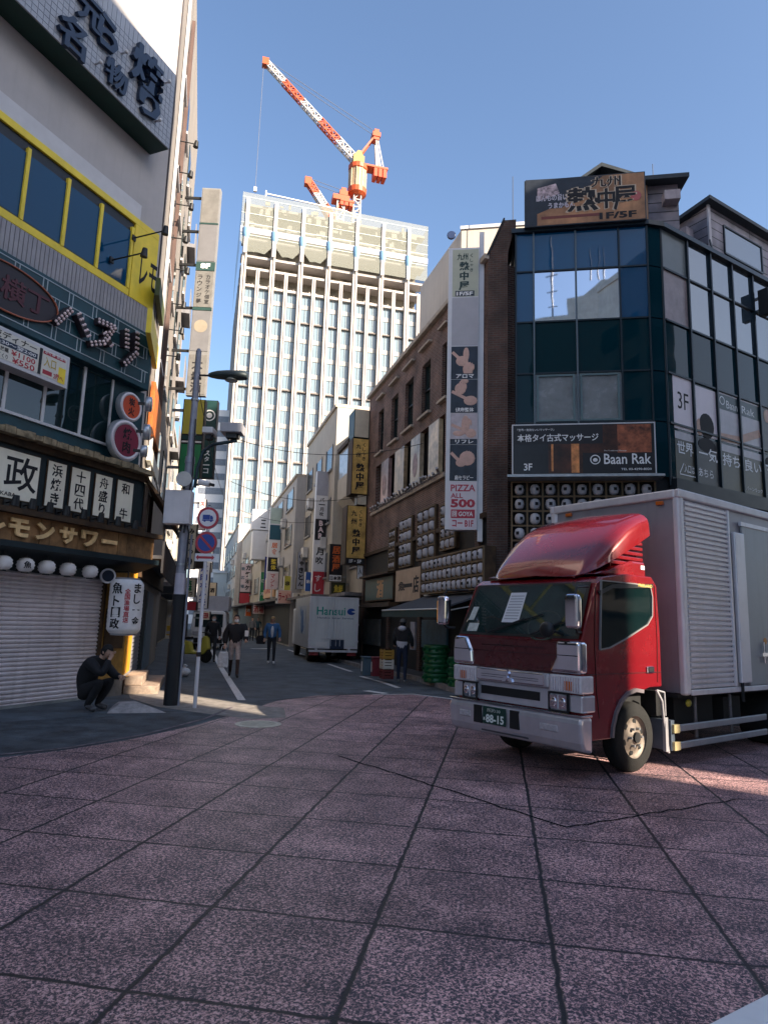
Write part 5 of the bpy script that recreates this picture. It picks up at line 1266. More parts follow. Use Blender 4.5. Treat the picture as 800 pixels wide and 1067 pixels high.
# sheds on the roof
siding = brickmat('mauve grey siding', (.26, .23, .26), (.22, .20, .23), (.035, .035, .04), 2.4, .30, .7, mort=.016, offset=.0)
xa, xb = FG.hx(604, 185, 1.5), FG.hx(706, 200, 1.5); zt_ = FG.hz(690, 193, 1.5)
t = onf('roof_shed', 'grey sided roof shed with a box vent directly behind the roof sign', 'shed', FG, 0, 0, ZR[0] + .13)
zt_ -= ZR[0] + .13
b = MB(); b.box(xa, xb, 1.5, 3.6, 0, zt_); b.build('wall', siding, t)
b = MB(); b.prof([(1.1, zt_ - .05), (4, zt_ + .45), (4, zt_ + .58), (1.1, zt_ + .08)], xa + 1.0, xb + .22, 'x'); b.prof([(xa - .35, zt_ - .1), (xa + .55, zt_ + .52), (xa + 1.6, zt_ + .05), (xa + 1.6, zt_ - .04), (xa + .55, zt_ + .40), (xa - .35, zt_ - .2)], .95, 3.8, 'y'); b.build('roof', mat('dark roof sheet', (.025, .035, .045), .6, var=.2), t)
b = MB(); vx_, vz_ = FG.h(698, 207, 1.4); b.box(vx_ - .22, vx_ + .22, 1.15, 1.499, vz_ - ZR[0] - .30, vz_ - ZR[0] + .0); b.build('vent_box', mat('pinkish vent box', (.42, .36, .38), .6, var=.15, streak=.4), t, .01)
b = MB(); px1, pz1 = FG.h(673, 205, 1.35); b.tube((px1, 1.4, 0), (px1, 1.4, zt_ - .05), .05, n=8); b.build('drain_pipe', mat('rusty pipe', (.34, .20, .12), .6, var=.2), t)
OFF = .9
sx0 = FS.hx(737, 225, OFF); zs2 = FS.hz(737, 213, OFF) - ZR[0] - .13
t = onf('roof_shed', 'larger grey sided roof shed with a big window above the side street', 'shed', FS, sx0, OFF, ZR[0] + .13)
b = MB(); b.box(0, 9, 0, 3.0, 0, zs2); b.build('wall', siding, t)
b = MB(); b.prof([(-.25, zs2 - .02), (3.3, zs2 - .55), (3.3, zs2 - .43), (-.25, zs2 + .1)], -.25, 9.2, 'x'); b.build('roof', MATS['dark roof sheet'], t)
wx0, wx1 = FS.hx(754, 250, OFF) - sx0, FS.hx(792, 270, OFF) - sx0; wz0_, wz1_ = FS.hz(754, 263, OFF) - ZR[0] - .13, FS.hz(754, 237, OFF) - ZR[0] - .13
b = MB(); b.box(wx0, wx1, -.02, -.001, wz0_, wz1_); w = b.build('window', g_mid, t)
b = MB(); b.box(wx0 - .05, wx0, -.05, -.001, wz0_ - .05, wz1_ + .05); b.box(wx1, wx1 + .05, -.05, -.001, wz0_ - .05, wz1_ + .05); b.box(wx0, wx1, -.05, -.001, wz0_ - .06, wz0_); b.box(wx0, wx1, -.05, -.001, wz1_, wz1_ + .05); b.build('frame', mull, w)
b = MB(); b.box(-.06, .06, -.06, .0, 0, zs2 - .05); b.build('corner_post', mat('pale corner post', (.46, .43, .45), .6), t)
b = MB(); b.bar((-.1, -.3, .1), (-.05, -.05, zs2 * .5), .04); b.bar((-.05, -.3, .5), (.6, -.3, .75), .04); b.box(.5, 8.8, -.34, -.30, .52, .57)
for i in range(24): b.box(.6 + i * .34, .62 + i * .34, -.33, -.31, 0, .52)
b.build('railing', mat('dark railing', (.06, .07, .08), .5, .3), t)
b = MB(); b.box(-.02, -.40, .5, 1.0, zs2 * .45, zs2 * .75); b.build('vent_box', MATS['pinkish vent box'], t, .01)
for k, (px, y0, y1) in enumerate(((534, 184, 232), (679.5, 171, 187))):
    off = (2.6, 3.0)[k]; x_, z1_ = FG.h(px, y0, off)
    t = onf('roof_aerial', ('thin aerial rod left of the roof sign', 'short thin aerial rod above the roof shed')[k], 'aerial', FG, x_, off, 11.0 if k == 0 else 13.6)
    b = MB(); b.tube((0, 0, 0), (0, 0, z1_ - (11.0 if k == 0 else 13.6)), .018, .010, 6); b.build('rod', black_m, t); b = MB(); b.box(-.05, .05, -.05, .05, 0, .08); b.build('foot', steel, t)
x_, z_ = FS.h(796, 313, -.3)
t = onf('hanging_sign', 'black box sign projecting from the glass wall over the side street', 'sign', FS, x_, -.42, z_ - .45)
b = MB(); b.box(0, .2, 0, .32, 0, .85); b.build('casing', black_m, t, .02); b = MB(); b.box(.05, .15, .32, .42, .2, .26); b.box(.05, .15, .32, .42, .6, .66); b.build('bracket', steel, t)
# ================================================================== red delivery truck
TS = Frame(gnd(662, 808), 53.0)                 # near side plane: x runs to the rear, y across the truck, z up
XF = -.93
TFr = Frame(TS.w(XF), -37.0)                    # front plane: first coordinate runs across the truck
T_ = onf('delivery_truck', 'red cab delivery truck with a silver ribbed cargo box turning into the junction', 'truck', TS)
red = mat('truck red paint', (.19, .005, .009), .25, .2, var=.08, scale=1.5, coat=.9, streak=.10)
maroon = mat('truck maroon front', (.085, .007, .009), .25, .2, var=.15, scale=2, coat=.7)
chrome = mat('chrome', (.74, .72, .76), .07, 1.0, var=0)
bumper_m = mat('silver bumper paint', (.66, .64, .68), .22, .6, var=.08, scale=2, streak=.15)
silver = mat('silver aluminium', (.74, .73, .76), .38, .30, var=.08, scale=1.5, streak=.22)
silver2 = mat('grey door aluminium', (.36, .38, .40), .45, .45, var=.08, scale=1.2, streak=.2)
chassis = mat('dark chassis', (.010, .011, .012), .7, var=.3)
rubber = mat('tyre rubber', (.009, .0095, .009), .85, var=.3, scale=8, bump=.3, bscale=60)
rimm = mat('dusty cream wheel', (.20, .165, .135), .55, .25, var=.25, scale=9, streak=.3)
glass_t = bpy.data.materials.new('truck window glass'); glass_t.use_nodes = True
_b = glass_t.node_tree.nodes['Principled BSDF']; _b.inputs['Base Color'].default_value = (.01, .03, .03, 1); _b.inputs['Roughness'].default_value = .02; _b.inputs['Alpha'].default_value = .5; _b.inputs['IOR'].default_value = 2.1
def F3(px, py, x=XF):
    f = Frame(TS.w(x), -37.0); y, z = f.h(px, py); return Vector((x, y, z))
def S3(px, py, y=0.0):
    x, z = TS.h(px, py, y); return Vector((x, y, z))
Y0, Y1 = .05, 2.02
RZ = 2.27
prof_c = [(-.89, .95), (-.885, 1.52), (-.58, 2.17), (-.45, 2.25), (.0, 2.31), (.55, 2.31), (.66, 2.20), (.70, 1.6), (.70, .96)]
arc = [(.12 + .50 * math.cos(R(a)), .40 + .54 * math.sin(R(a))) for a in (74, 92, 110, 128, 146, 164, 176)]
prof_c += [(.44, .96)] + arc[0:] + [(-.38, .42), (-.84, .42)]
b = MB(); b.prof(prof_c, Y0, Y1, 'y'); b.v = [(x, y, z) for x, y, z in b.v]
def pinch(v):
    x, y, z = v; k = 0.0; return (x, y + k if y < 1 else y - k, z)
b.v = [pinch(v) for v in b.v]
body = b.build('cab_body', red, T_, .055, 3)
def yside(z): return Y0 + 0.0
# wheel arch liner
b = MB(); b.box(-.5, .62, .30, 1.75, .55, .94); b.box(-.84, 1.2, .45, 1.6, .42, .62); b.build('under_body', chassis, T_)
# windscreen on the sloping front
def WS(t, y): return Vector((-.885 + .305 * t - .012 + 0, y, 1.52 + .65 * t + .004))
def slope_quad(q, t0, t1, ya0, yb0, ya1, yb1, o=.0, m=0):
    n = Vector((-.65, 0, .305)).normalized() * o
    q.add([WS(t0, ya0) + n, WS(t0, yb0) + n, WS(t1, yb1) + n, WS(t1, ya1) + n], [(0, 1, 2, 3)], m)
b = MB(); slope_quad(b, .04, .98, .13, 1.94, .17, 1.90, .010); ws = b.build('windscreen', glass_t, T_)
b = MB()
for (t0, t1, a0, c0, a1, c1) in ((.0, .05, .08, 1.99, .08, 1.99), (.95, 1.01, .12, 1.95, .12, 1.95), (.05, .95, .08, .14, .12, .18), (.05, .95, 1.93, 1.99, 1.89, 1.95)): slope_quad(b, t0, t1, a0, c0, a1, c1, .007)
b.build('seal', black_m, ws)
b = MB(); slope_quad(b, .0, 1.0, .14, 1.93, .17, 1.9, .001); b.build('cab_interior', mat('dark cab interior', (.016, .040, .034), .7, var=.9, scale=2.4), T_)
b = MB(); slope_quad(b, .25, .83, 1.02, 1.30, 1.03, 1.29, .014); b.build('paper_notice', mat('white notice', (.62, .62, .64), .6, var=0), ws)
b = MB()
for k in range(9): slope_quad(b, .31 + k * .055, .33 + k * .055, 1.05, 1.27, 1.05, 1.27, .0155)
b.build('notice_lines', mat('grey print', (.30, .31, .33), .6, var=0), ws)
b = MB(); slope_quad(b, .06, .22, 1.68, 1.86, 1.68, 1.86, .014); slope_quad(b, .28, .55, 1.80, 1.90, 1.78, 1.88, .014); b.build('stickers', mat('pale stickers', (.50, .52, .48), .6, var=.2, scale=14), ws)
b = MB(); n_ = 26; c_ = WS(.30, .70)
for i in range(n_):
    a, a2 = 2 * math.pi * i / n_, 2 * math.pi * (i + 1) / n_
    p, q_ = [Vector((-.64 + .16 * math.sin(k) * .5, .62 + .24 * math.cos(k), 1.66 + .17 * math.sin(k))) for k in (a, a2)]; 
    n0 = Vector((-.65, 0, .305)).normalized() * .004
    b.tube(Vector((-.885 + .305 * ((p.z - 1.52) / .65), p.y, p.z)) + n0, Vector((-.885 + .305 * ((q_.z - 1.52) / .65), q_.y, q_.z)) + n0, .016, n=5)
b.build('steering_wheel', mat('grey green interior trim', (.05, .075, .06), .5, var=0), T_)
# wipers
for a, c in (((1.45, .02), (.92, .30)), ((.75, .02), (.35, .26))):
    b = MB(); p0, p1 = WS(a[1], a[0]), WS(c[1], c[0]); n0 = Vector((-.65, 0, .305)).normalized() * .04
    b.bar(p0 + n0, p1 + n0, .022); b.bar(WS(c[1] - .12, c[0] + .28) + n0 * .7, WS(c[1] + .10, c[0] - .26) + n0 * .7, .014); b.build('wiper', black_m, T_)
# door with window
def spoly(q, pts, y, th=.008):
    v = [(p[0], yside(p[1]) - y, p[1]) for p in pts]; n = len(v); w = [(x, yy + th, z) for x, yy, z in v]
    q.add(v + w, [tuple(range(n))[::-1]] + [(i, (i + 1) % n, n + (i + 1) % n, n + i) for i in range(n)])
win = [S3(625, 602, .05), S3(660, 606, .05), S3(676, 612, .05), S3(678, 622, .05), S3(678, 642, .05), S3(673, 651, .05), S3(650, 666, .05), S3(634, 675, .05), S3(624, 677, .05)]
win = [(p.x, min(p.z, 2.20)) for p in win]
b = MB(); spoly(b, win, .006, .004); w_ = b.build('side_window', glassmat('truck side glass', (.003, .010, .011), 1.4), T_, fix=False)
q = MB()
cx = sum(p[0] for p in win) / len(win); cz = sum(p[1] for p in win) / len(win)
for i in range(len(win)):
    a, c = win[i], win[(i + 1) % len(win)]; q.bar((a[0], yside(a[1]) - .004, a[1]), (c[0], yside(c[1]) - .004, c[1]), .034, .014)
q.build('seal', mat('grey rubber seal', (.22, .22, .22), .5, var=.1), w_)
b = MB(); spoly(b, [(-.58, 2.07), (-.30, 2.17), (.55, 2.22), (.55, 2.17), (-.30, 2.12), (-.56, 2.03)], .02, .02); b.build('wind_deflector', black_m, T_, fix=False)
b = MB(); write(b, 'FREELAND', .22, .52, 2.168, 2.206, yside(2.19) - .0225, 0, .02); b.build('gold_lettering', mat('gold lettering', (.55, .42, .10), .5), T_, fix=False)
def seam_line(q, pts, y=.0015):
    for a, c in zip(pts, pts[1:]): q.bar((a[0], yside(a[1]) - y, a[1]), (c[0], yside(c[1]) - y, c[1]), .010, .006)
b = MB(); seam_line(b, [(-.62, 2.12), (-.66, 1.5), (-.64, .95), (-.60, .66)]); seam_line(b, [(.60, 2.2), (.62, 1.5), (.60, 1.02)]); seam_line(b, [(-.85, 1.14), (.68, 1.14)]); b.build('panel_gap', mat('panel gap', (.012, .003, .004), .6, var=0), T_)
p = S3(681, 699, .0); b = MB(); b.box(p.x - .09, p.x + .06, .028, .048, p.z - .03, p.z + .05); b.build('side_marker', chrome, T_, .008)
b = MB(); b.box(p.x - .07, p.x + .04, .022, .027, p.z - .01, p.z + .035); b.build('door_handle', black_m, T_)
b = MB(); b.prof([((x - .12) * .97 + .12, (z - .4) * .97 + .4) for x, z in arc] + [((x - .12) * 1.05 + .12, (z - .4) * 1.05 + .4) for x, z in arc[::-1]], .02, .10, 'y'); b.build('wheel_arch_lip', mat('grey arch lip', (.14, .12, .13), .5, var=.1), T_)
b = MB(); b.box(-.84, -.55, .06, .10, .40, .52); b.build('step', chassis, T_)
# front panel, grille, lamps, bumper
def fbox(q, px0, py0, px1, py1, x0, x1, zpad=0):
    a = F3(px0, py0, x0); c = F3(px1, py1, x0); q.box(x0, x1, min(a.y, c.y), max(a.y, c.y), min(a.z, c.z), max(a.z, c.z))
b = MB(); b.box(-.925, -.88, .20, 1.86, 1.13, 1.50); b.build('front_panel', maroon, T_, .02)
b = MB(); b.box(-.928, -.924, .55, 1.55, 1.40, 1.415); b.box(-.928, -.924, .30, 1.80, 1.33, 1.338); b.build('panel_crease', mat('crease shadow gap', (.02, .004, .006), .6, var=0), T_)
for nm, y0, y1 in (('corner_trim', .01, .47), ('corner_trim', 1.66, 2.06)):
    b = MB(); b.add([(-.935, y0 + .01, 1.13), (-.935, y1, 1.13), (-.93, y1 - (.11 if y0 < 1 else -.0), 1.50), (-.925, y0 + .03, 1.52)], [(0, 1, 2, 3)])
    ys, d = (y0, -1) if y0 < 1 else (y1, 1)
    b = MB(); P = [(-.945, y0 + (.0 if y0 < 1 else .12)), (-.945, y1 - (.12 if y0 < 1 else .0)), (-.84, y1), (-.80, y0)] if False else None
    xo = -.945
    b.prof([(y0 + .02, 1.14), (y1, 1.14), (y1 - (.10 if y0 < 1 else 0), 1.32), (y1 - (.10 if y0 < 1 else .02), 1.50), (y0 + (.02 if y0 < 1 else .14), 1.50), (y0 + (.02 if y0 < 1 else .04), 1.32)], -.955, -.80, 'x'); b.build(nm, chrome, T_, .045, 4)
    b = MB(); b.box(-.962, -.954, y0 + .05, y1 - .13 if y0 < 1 else y1 - .05, 1.335, 1.345); b.build('trim_seam', black_m, T_)
    # headlamp block: indicator above, lamp below
    if y0 < 1: ly0, ly1 = .02, .46
    else: ly0, ly1 = 1.62, 2.04
    b = MB(); b.box(-.955, -.72, ly0, ly1, .93, 1.125); ind = b.build('indicator_lamp', mat('clear ribbed lens', (.74, .70, .72), .12, .2, var=.1, scale=20), T_, .02)
    b = MB()
    for k in range(12): y = ly0 + .03 + k * (ly1 - ly0 - .06) / 11; b.box(-.962, -.9555, y - .006, y + .006, .95, 1.105)
    b.build('lens_rib', chrome, ind)
    b = MB(); ya = ly0 + .12 if y0 < 1 else ly0 + .18; b.box(-.9605, -.9555, ya, ya + .10, .96, 1.06); b.build('amber_cell', mat('amber lens', (.55, .13, .02), .2, var=.1), ind)
    l0, l1 = (ly0 + .19, ly1) if y0 < 1 else (ly0, ly1 - .19)
    b = MB(); b.box(-.945, -.70, l0, l1, .73, .915); hl = b.build('headlight', mat('headlight glass', (.66, .66, .70), .08, .3, var=.3, scale=14), T_, .02)
    b = MB(); ym = (l0 + l1) / 2
    for sy in (-1, 1): b.prof([(ym + sy * .012, .745), (ym + sy * .115, .755), (ym + sy * .115, .895), (ym + sy * .012, .90)], -.953, -.9455, 'x'); b.ball((-.955, ym + sy * .062, .825), .012, .042, .048, 14, 8)
    b.build('reflector', chrome, hl)
    b = MB()
    for (a, c, e, f) in ((l0 - .012, l1 + .012, .715, .733), (l0 - .012, l1 + .012, .912, .930), (l0 - .012, l0 + .006, .733, .912), (l1 - .006, l1 + .012, .733, .912)): b.box(-.957, -.93, a, c, e, f)
    b.build('bezel', black_m, hl)
    c0, c1 = (ly0, ly0 + .175) if y0 < 1 else (ly1 - .175, ly1)
    b = MB(); b.box(-.935, -.70, c0, c1, .73, .915); b.build('lamp_side_panel', bumper_m, T_, .02)
b = MB(); b.box(-.945, -.86, .47, 1.61, .96, 1.125); b.build('grille_panel', bumper_m, T_, .02)
b = MB(); b.box(-.972, -.944, .52, 1.60, .975, 1.115); gr = b.build('grille_bar', chrome, T_, .025, 3)
b = MB(); b.box(-.974, -.967, .60, 1.51, 1.045, 1.053); b.box(-.974, -.967, .60, 1.51, 1.02, 1.026); b.build('bar_groove', mat('groove grey', (.14, .14, .15), .4, .5, var=0), gr)
b = MB()   # three diamond emblem
def dia(cy, cz, a):
    r0 = .048; dy, dz = math.sin(a), math.cos(a); py, pz = dz, -dy; w = .025
    P = [(cy, cz), (cy + dy * r0 + py * w, cz + dz * r0 + pz * w), (cy + dy * 2 * r0, cz + dz * 2 * r0), (cy + dy * r0 - py * w, cz + dz * r0 - pz * w)]
    b.prof(P, -.995, -.972, 'x')
for a in (0, 2.094, 4.189): dia(1.06, 1.03, a)
b.build('emblem', chrome, T_)
b = MB(); b.box(-.915, -.80, .47, 1.62, .72, .955); b.build('lower_panel', bumper_m, T_, .015)
b = MB(); b.box(-.922, -.913, .62, 1.56, .80, .90); b.build('air_intake', chassis, T_)
bp = [( -.80, .69), (-.99, .69), (-1.01, .62), (-.99, .42), (-.95, .33), (-.80, .30)]
b = MB(); b.prof(bp, -.01, 2.06, 'y'); bmp = b.build('bumper', bumper_m, T_, .035, 3)
b = MB(); b.box(-.995, -.80, -.012, 2.062, .692, .712); b.build('bumper_lip', chrome, T_, .006)
for y0, y1 in ((.30, .56), (1.66, 1.86)):
    b = MB(); b.box(-1.012, -.985, y0, y1, .50, .58); b.build('fog_lamp', mat('fog lamp lens', (.55, .53, .56), .15, .3, var=.2, scale=30), bmp, .015)
for y0, y1 in ((.86, 1.00), (1.46, 1.60)):
    b = MB(); b.box(-1.011, -.985, y0, y1, .45, .66); b.build('bumper_slot', chassis, bmp)
b = MB(); b.box(-.972, -.94, .75, 1.5, .36, .41); b.build('lower_slot', mat('bumper slot grey', (.06, .06, .07), .6), bmp)
b = MB(); b.box(-1.03, -1.014, 1.05, 1.43, .455, .665); pl_ = b.build('number_plate', mat('dark green plate', (.010, .045, .035), .45, var=.1), T_, .008)
b = MB(); mp_ = lambda p: (-1.0325 - (p[1] * 0), 1.24 - p[0], p[2])
write(b, '88-15', -.13, .165, .475, .575, 0, 0, .03, 0, map=mp_); write(b, '所沢130', -.11, .11, .600, .645, 0, 0, .02, 0, map=mp_); write(b, 'あ', -.175, -.14, .495, .535, 0, 0, .02, 0, map=mp_)
b.build('plate_lettering', mat('plate white', (.72, .76, .72), .5, var=0), pl_, fix=False)
# mirrors
def mirror(y, s):
    b = MB(); b.path([(-.86, y + s * .02, 1.60), (-.98, y - s * .02, 1.60), (-1.03, y - s * .04, 1.66)], .014, 6); b.path([(-.66, y + s * .06, 2.12), (-.98, y - s * .02, 2.10), (-1.03, y - s * .04, 2.02)], .014, 6); m = b.build('mirror_arm', black_m, T_)
    b = MB(); P = [(-.115, -.02), (-.125, .06), (-.125, .30), (-.10, .36), (.10, .36), (.125, .30), (.125, .06), (.115, -.02)]
    b.prof([(y - s * .02 + p[0] * .72, 1.66 + p[1]) for p in P], -1.09, -1.00, 'x'); b.build('mirror_housing', chrome, m, .03, 3)
    b = MB(); b.box(-.999, -.992, y - .075, y + .035, 1.70, 1.97); b.build('mirror_glass', black_m, m)
mirror(.06, 1); mirror(2.14, -1)
b = MB(); b.path([(-.90, .30, 1.57), (-1.0, .32, 1.60), (-1.06, .36, 1.60)], .018, 6); m = b.build('nearside_mirror_arm', black_m, T_); b = MB(); b.ball((-1.08, .38, 1.62), .05, .10, .09); b.build('round_mirror', black_m, m)
# roof fairing
secs = [(-.50, 2.29, .42, 1.66), (-.44, 2.40, .30, 1.78), (-.30, 2.56, .22, 1.86), (-.05, 2.79, .16, 1.92), (.22, 3.0, .13, 1.95), (.45, 3.12, .12, 1.96), (.66, 3.20, .12, 1.96)]
V = []; N_ = 14
def fsec(x, zt_, ya, yb):
    zb_ = 2.27 + max(0, (x + .5)) * .50; zb_ = min(zb_, zt_ - .015); out = []
    W_ = (yb - ya); r_ = min(.16, (zt_ - zb_) * .75)
    out.append((x, ya, zb_)); 
    for k in range(5): a = math.pi - k * math.pi / 8; out.append((x, ya + .01 + r_ * 1.4 + r_ * 1.4 * math.cos(a), zt_ - .035 - r_ + r_ * math.sin(a)))
    for k in range(5): a = math.pi / 2 - k * math.pi / 8; out.append((x, yb - .01 - r_ * 1.4 + r_ * 1.4 * math.cos(a), zt_ - .035 - r_ + r_ * math.sin(a)))
    out.append((x, yb, zb_)); out.insert(6, (x, (ya + yb) / 2, zt_)); return out
S_ = [fsec(*s_) for s_ in secs]; m_ = len(S_[0]); b = MB()
for s_ in S_: V += s_
b.add(V, [(k * m_ + i, k * m_ + i + 1, (k + 1) * m_ + i + 1, (k + 1) * m_ + i) for k in range(len(S_) - 1) for i in range(m_ - 1)], 0, True)
b.add(S_[-1], [tuple(range(m_))]); b.add([s_[0] for s_ in S_] + [s_[-1] for s_ in S_], [(i, i + 1, len(S_) + i + 1, len(S_) + i) for i in range(len(S_) - 1)])
fair = b.build('roof_fairing', red, T_)
b = MB()
for k in range(5):
    z = 2.44 + k * .068; x0 = -.16 + k * .13; b.box(x0, .60, .19, .40, z, z + .045); b.box(x0, .60, 1.70, 1.89, z, z + .045)
b.box(-.0, .56, .26, 1.82, 2.30, 2.62); b.build('fairing_louvre', red, fair, .008)
b = MB(); b.prof([(-.48, 2.285), (-.15, 2.37), (.30, 2.50), (.58, 2.50), (.60, 2.29), (-.2, 2.285)], .15, 1.92, 'y'); b.build('fairing_base', red, fair, .03)
b = MB(); b.box(.47, .55, .142, .149, 2.40, 2.45); b.build('label', white_ink, fair)
# cargo box
BX0, BX1, BY0, BY1, BZ0, BZ1 = 1.14, 6.1, -.03, 2.09, .86, 3.50
b = MB(); b.box(BX0 + .03, BX1, BY0 + .03, BY1 - .03, BZ0, BZ1 - .03); box = b.build('cargo_box', mat('grey box front', (.34, .33, .36), .42, .4, var=.08, scale=1.2, streak=.25), T_)
for y in (BY0, BY1 - .11):
    b = MB(); b.box(BX0, BX0 + .12, y, y + .11, BZ0 - .02, BZ1); b.build('corner_post', silver, box, .035, 3)
b = MB(); b.box(BX0 - .012, BX1, BY0 - .012, BY0 + .06, BZ1 - .10, BZ1 + .02); b.box(BX0 - .012, BX1, BY1 - .06, BY1 + .012, BZ1 - .10, BZ1 + .02); b.box(BX0 - .012, BX0 + .06, BY0 + .061, BY1 - .061, BZ1 - .10, BZ1 + .02); b.build('top_rail', mat('pale top rail', (.66, .63, .64), .4, .3, var=.08, streak=.2), box, .02)
b = MB(); b.box(BX0 + .121, BX1, BY0 - .01, BY0 + .02, BZ0 - .02, BZ0 + .05); b.build('bottom_rail', silver, box, .008)
rx0, rx1 = BX0 + .13, TS.hx(759, 620)
b = MB(); n = 36; h = (BZ1 - .12 - BZ0 - .06) / n
P = []
for k in range(n):
    z = BZ0 + .06 + k * h; P += [(BY0 + .028, z), (BY0 - .004, z + h * .12), (BY0 - .006, z + h * .62), (BY0 + .028, z + h * .80)]
P += [(BY0 + .018, BZ1 - .12), (BY0 + .03, BZ1 - .12), (BY0 + .03, BZ0 + .06)]
b.prof(P, rx0, rx1 - .02, 'x'); b.build('ribbed_panel', silver, box)
px0 = TS.hx(763, 620); px1 = TS.hx(773, 620)
b = MB(); b.box(px0, px1, BY0 - .045, BY0 + .02, BZ0 + .1, BZ1 - .42); b.build('door_post', silver, box, .015)
b = MB(); b.box(px1 + .01, px1 + 1.9, BY0 - .008, BY0 + .02, BZ0 + .06, BZ1 - .30); dr = b.build('side_door', silver2, box)
b = MB(); b.box(px1 - .03, px1 + 1.95, BY0 - .02, BY0 + .018, BZ1 - .30, BZ1 - .24); b.box(rx1 - .02, rx1 + .02, BY0 - .02, BY0 + .018, BZ0 + .06, BZ1 - .12); b.build('door_frame', silver, dr)
p = S3(794, 682, BY0); b = MB(); b.box(p.x - .10, p.x + .30, BY0 - .05, BY0 - .009, p.z - .025, p.z + .025); b.tube((p.x, BY0 - .03, p.z - .12), (p.x, BY0 - .03, p.z + .18), .018, n=8); b.build('door_handle', chrome, dr)
p = S3(796, 668, BY0); b = MB(); b.lathe([(.05, -.004), (.05, -.0005)], (p.x, BY0 - .008, p.z), 14, 'y', sm=False); b.build('orange_sticker', mat('orange reflector', (.60, .22, .03), .4), dr)
b = MB(); b.box(px1 + 1.95, BX1, BY0 - .006, BY0 + .02, BZ0 + .06, BZ1 - .12); b.build('rear_side_panel', silver, box)
for y in (.25, 1.75): b = MB(); b.box(BX0 - .018, BX0 + .029, y - .05, y + .05, BZ1 - .17, BZ1 - .12); b.build('marker_lamp', mat('amber lens', (.55, .13, .02)), box, .006)
b = MB(); b.tube((px0 + .03, BY0 - .02, BZ0 + .15), (px0 + .03, BY0 - .02, BZ0 - .15), .025, n=8); b.build('hinge', chassis, dr)
# chassis, tanks, guard rails
b = MB(); b.box(.7, BX1, .55, .70, .50, .80); b.box(.7, BX1, 1.35, 1.5, .50, .80); b.box(BX0, BX1, .10, 2.0, .80, .855); b.box(1.3, 2.3, .25, .6, .42, .78); b.tube((1.0, .3, .55), (1.0, .8, .55), .16, n=14); b.box(2.5, 3.0, .2, .6, .35, .75); b.box(.72, .95, .15, 1.9, .6, .9); b.build('chassis', chassis, T_)
for x in (1.52, 2.45): b = MB(); b.path([(x, .08, .80), (x - .06, .05, .66), (x - .03, .06, .30)], .022, 6); b.build('guard_bracket', mat('grey bracket', (.16, .16, .17), .5, .4), T_)
for z in (.46, .255):
    b = MB(); b.prof([(.0, z - .045), (-.03, z - .04), (-.03, z + .04), (.0, z + .045)], .93, 3.3, 'x'); gd = b.build('side_guard', mat('guard rail aluminium', (.34, .35, .38), .4, .5, var=.1, streak=.2), T_, .01)
    b = MB(); b.box(.80, .929, -.034, .004, z - .05, z + .05); b.build('end_cap', mat('yellowed end cap', (.45, .38, .20), .5, var=.2), gd)
b = MB(); b.box(.78, .86, .0, .5, .2, .56); b.build('guard_mount', mat('blue grey mount', (.10, .13, .17), .5, .3), T_)
p = S3(720, 733, .1); b = MB(); b.ball((p.x, .14, p.z), .06, .03, .05); b.build('side_reflector', mat('yellow green reflector', (.45, .42, .06), .3), T_)
b = MB(); b.path([(.52, .02, .93), (.60, .0, .80), (.66, .02, .55), (.74, .02, .18)], .018, 6); b.path([(.52, .02, .93), (.66, .0, .90), (.70, .02, .62)], .012, 6); b.box(.66, .72, .0, .04, .2, .6); b.build('mudguard_stay', mat('pale stay', (.40, .40, .42), .4, .5), T_)
def wheel(x, y, r_, w, s):
    P = [(r_ * .60, 0), (r_ * .92, 0), (r_ * .985, .03), (r_, .06), (r_, w - .06), (r_ * .985, w - .03), (r_ * .92, w), (r_ * .6, w)]
    b = MB(); b.lathe([(a, h * s) for a, h in P], (x, y, r_), 36, 'y', caps=False); wo = b.build('wheel', rubber, T_)
    b = MB(); b.lathe([(r_ * .64, .012 * s), (r_ * .60, .02 * s), (r_ * .56, .05 * s), (r_ * .40, .03 * s), (r_ * .24, .015 * s), (r_ * .20, .0 * s), (r_ * .12, -.01 * s)], (x, y, r_), 28, 'y', caps=False); rm = b.build('rim', rimm, wo)
    b = MB()
    for k in range(6):
        a = k * math.pi / 3 + .3; b.lathe([(.034, .0 * s), (.034, .008 * s)], (x + r_ * .44 * math.cos(a), y + .03 * s, r_ + r_ * .44 * math.sin(a)), 10, 'y', sm=False)
    b.lathe([(r_ * .15, -.035 * s), (r_ * .15, -.0 * s)], (x, y, r_), 14, 'y', sm=False); b.build('hole', chassis, rm)
    b = MB()
    for k in range(6):
        a = k * math.pi / 3; b.lathe([(.016, -.03 * s), (.016, .02 * s)], (x + r_ * .27 * math.cos(a), y, r_ + r_ * .27 * math.sin(a)), 6, 'y', sm=False)
    b.build('nut', steel, rm)
wheel(.13, .075, .40, .20, 1); wheel(.13, 1.96, .40, .20, -1); wheel(3.95, .06, .40, .46, 1); wheel(3.95, 1.96, .40, .46, -1)
b = MB(); b.tube((.13, .2, .40), (.13, 1.8, .40), .07, n=8); b.tube((3.95, .2, .40), (3.95, 1.8, .40), .1, n=8); b.build('axle', chassis, T_)
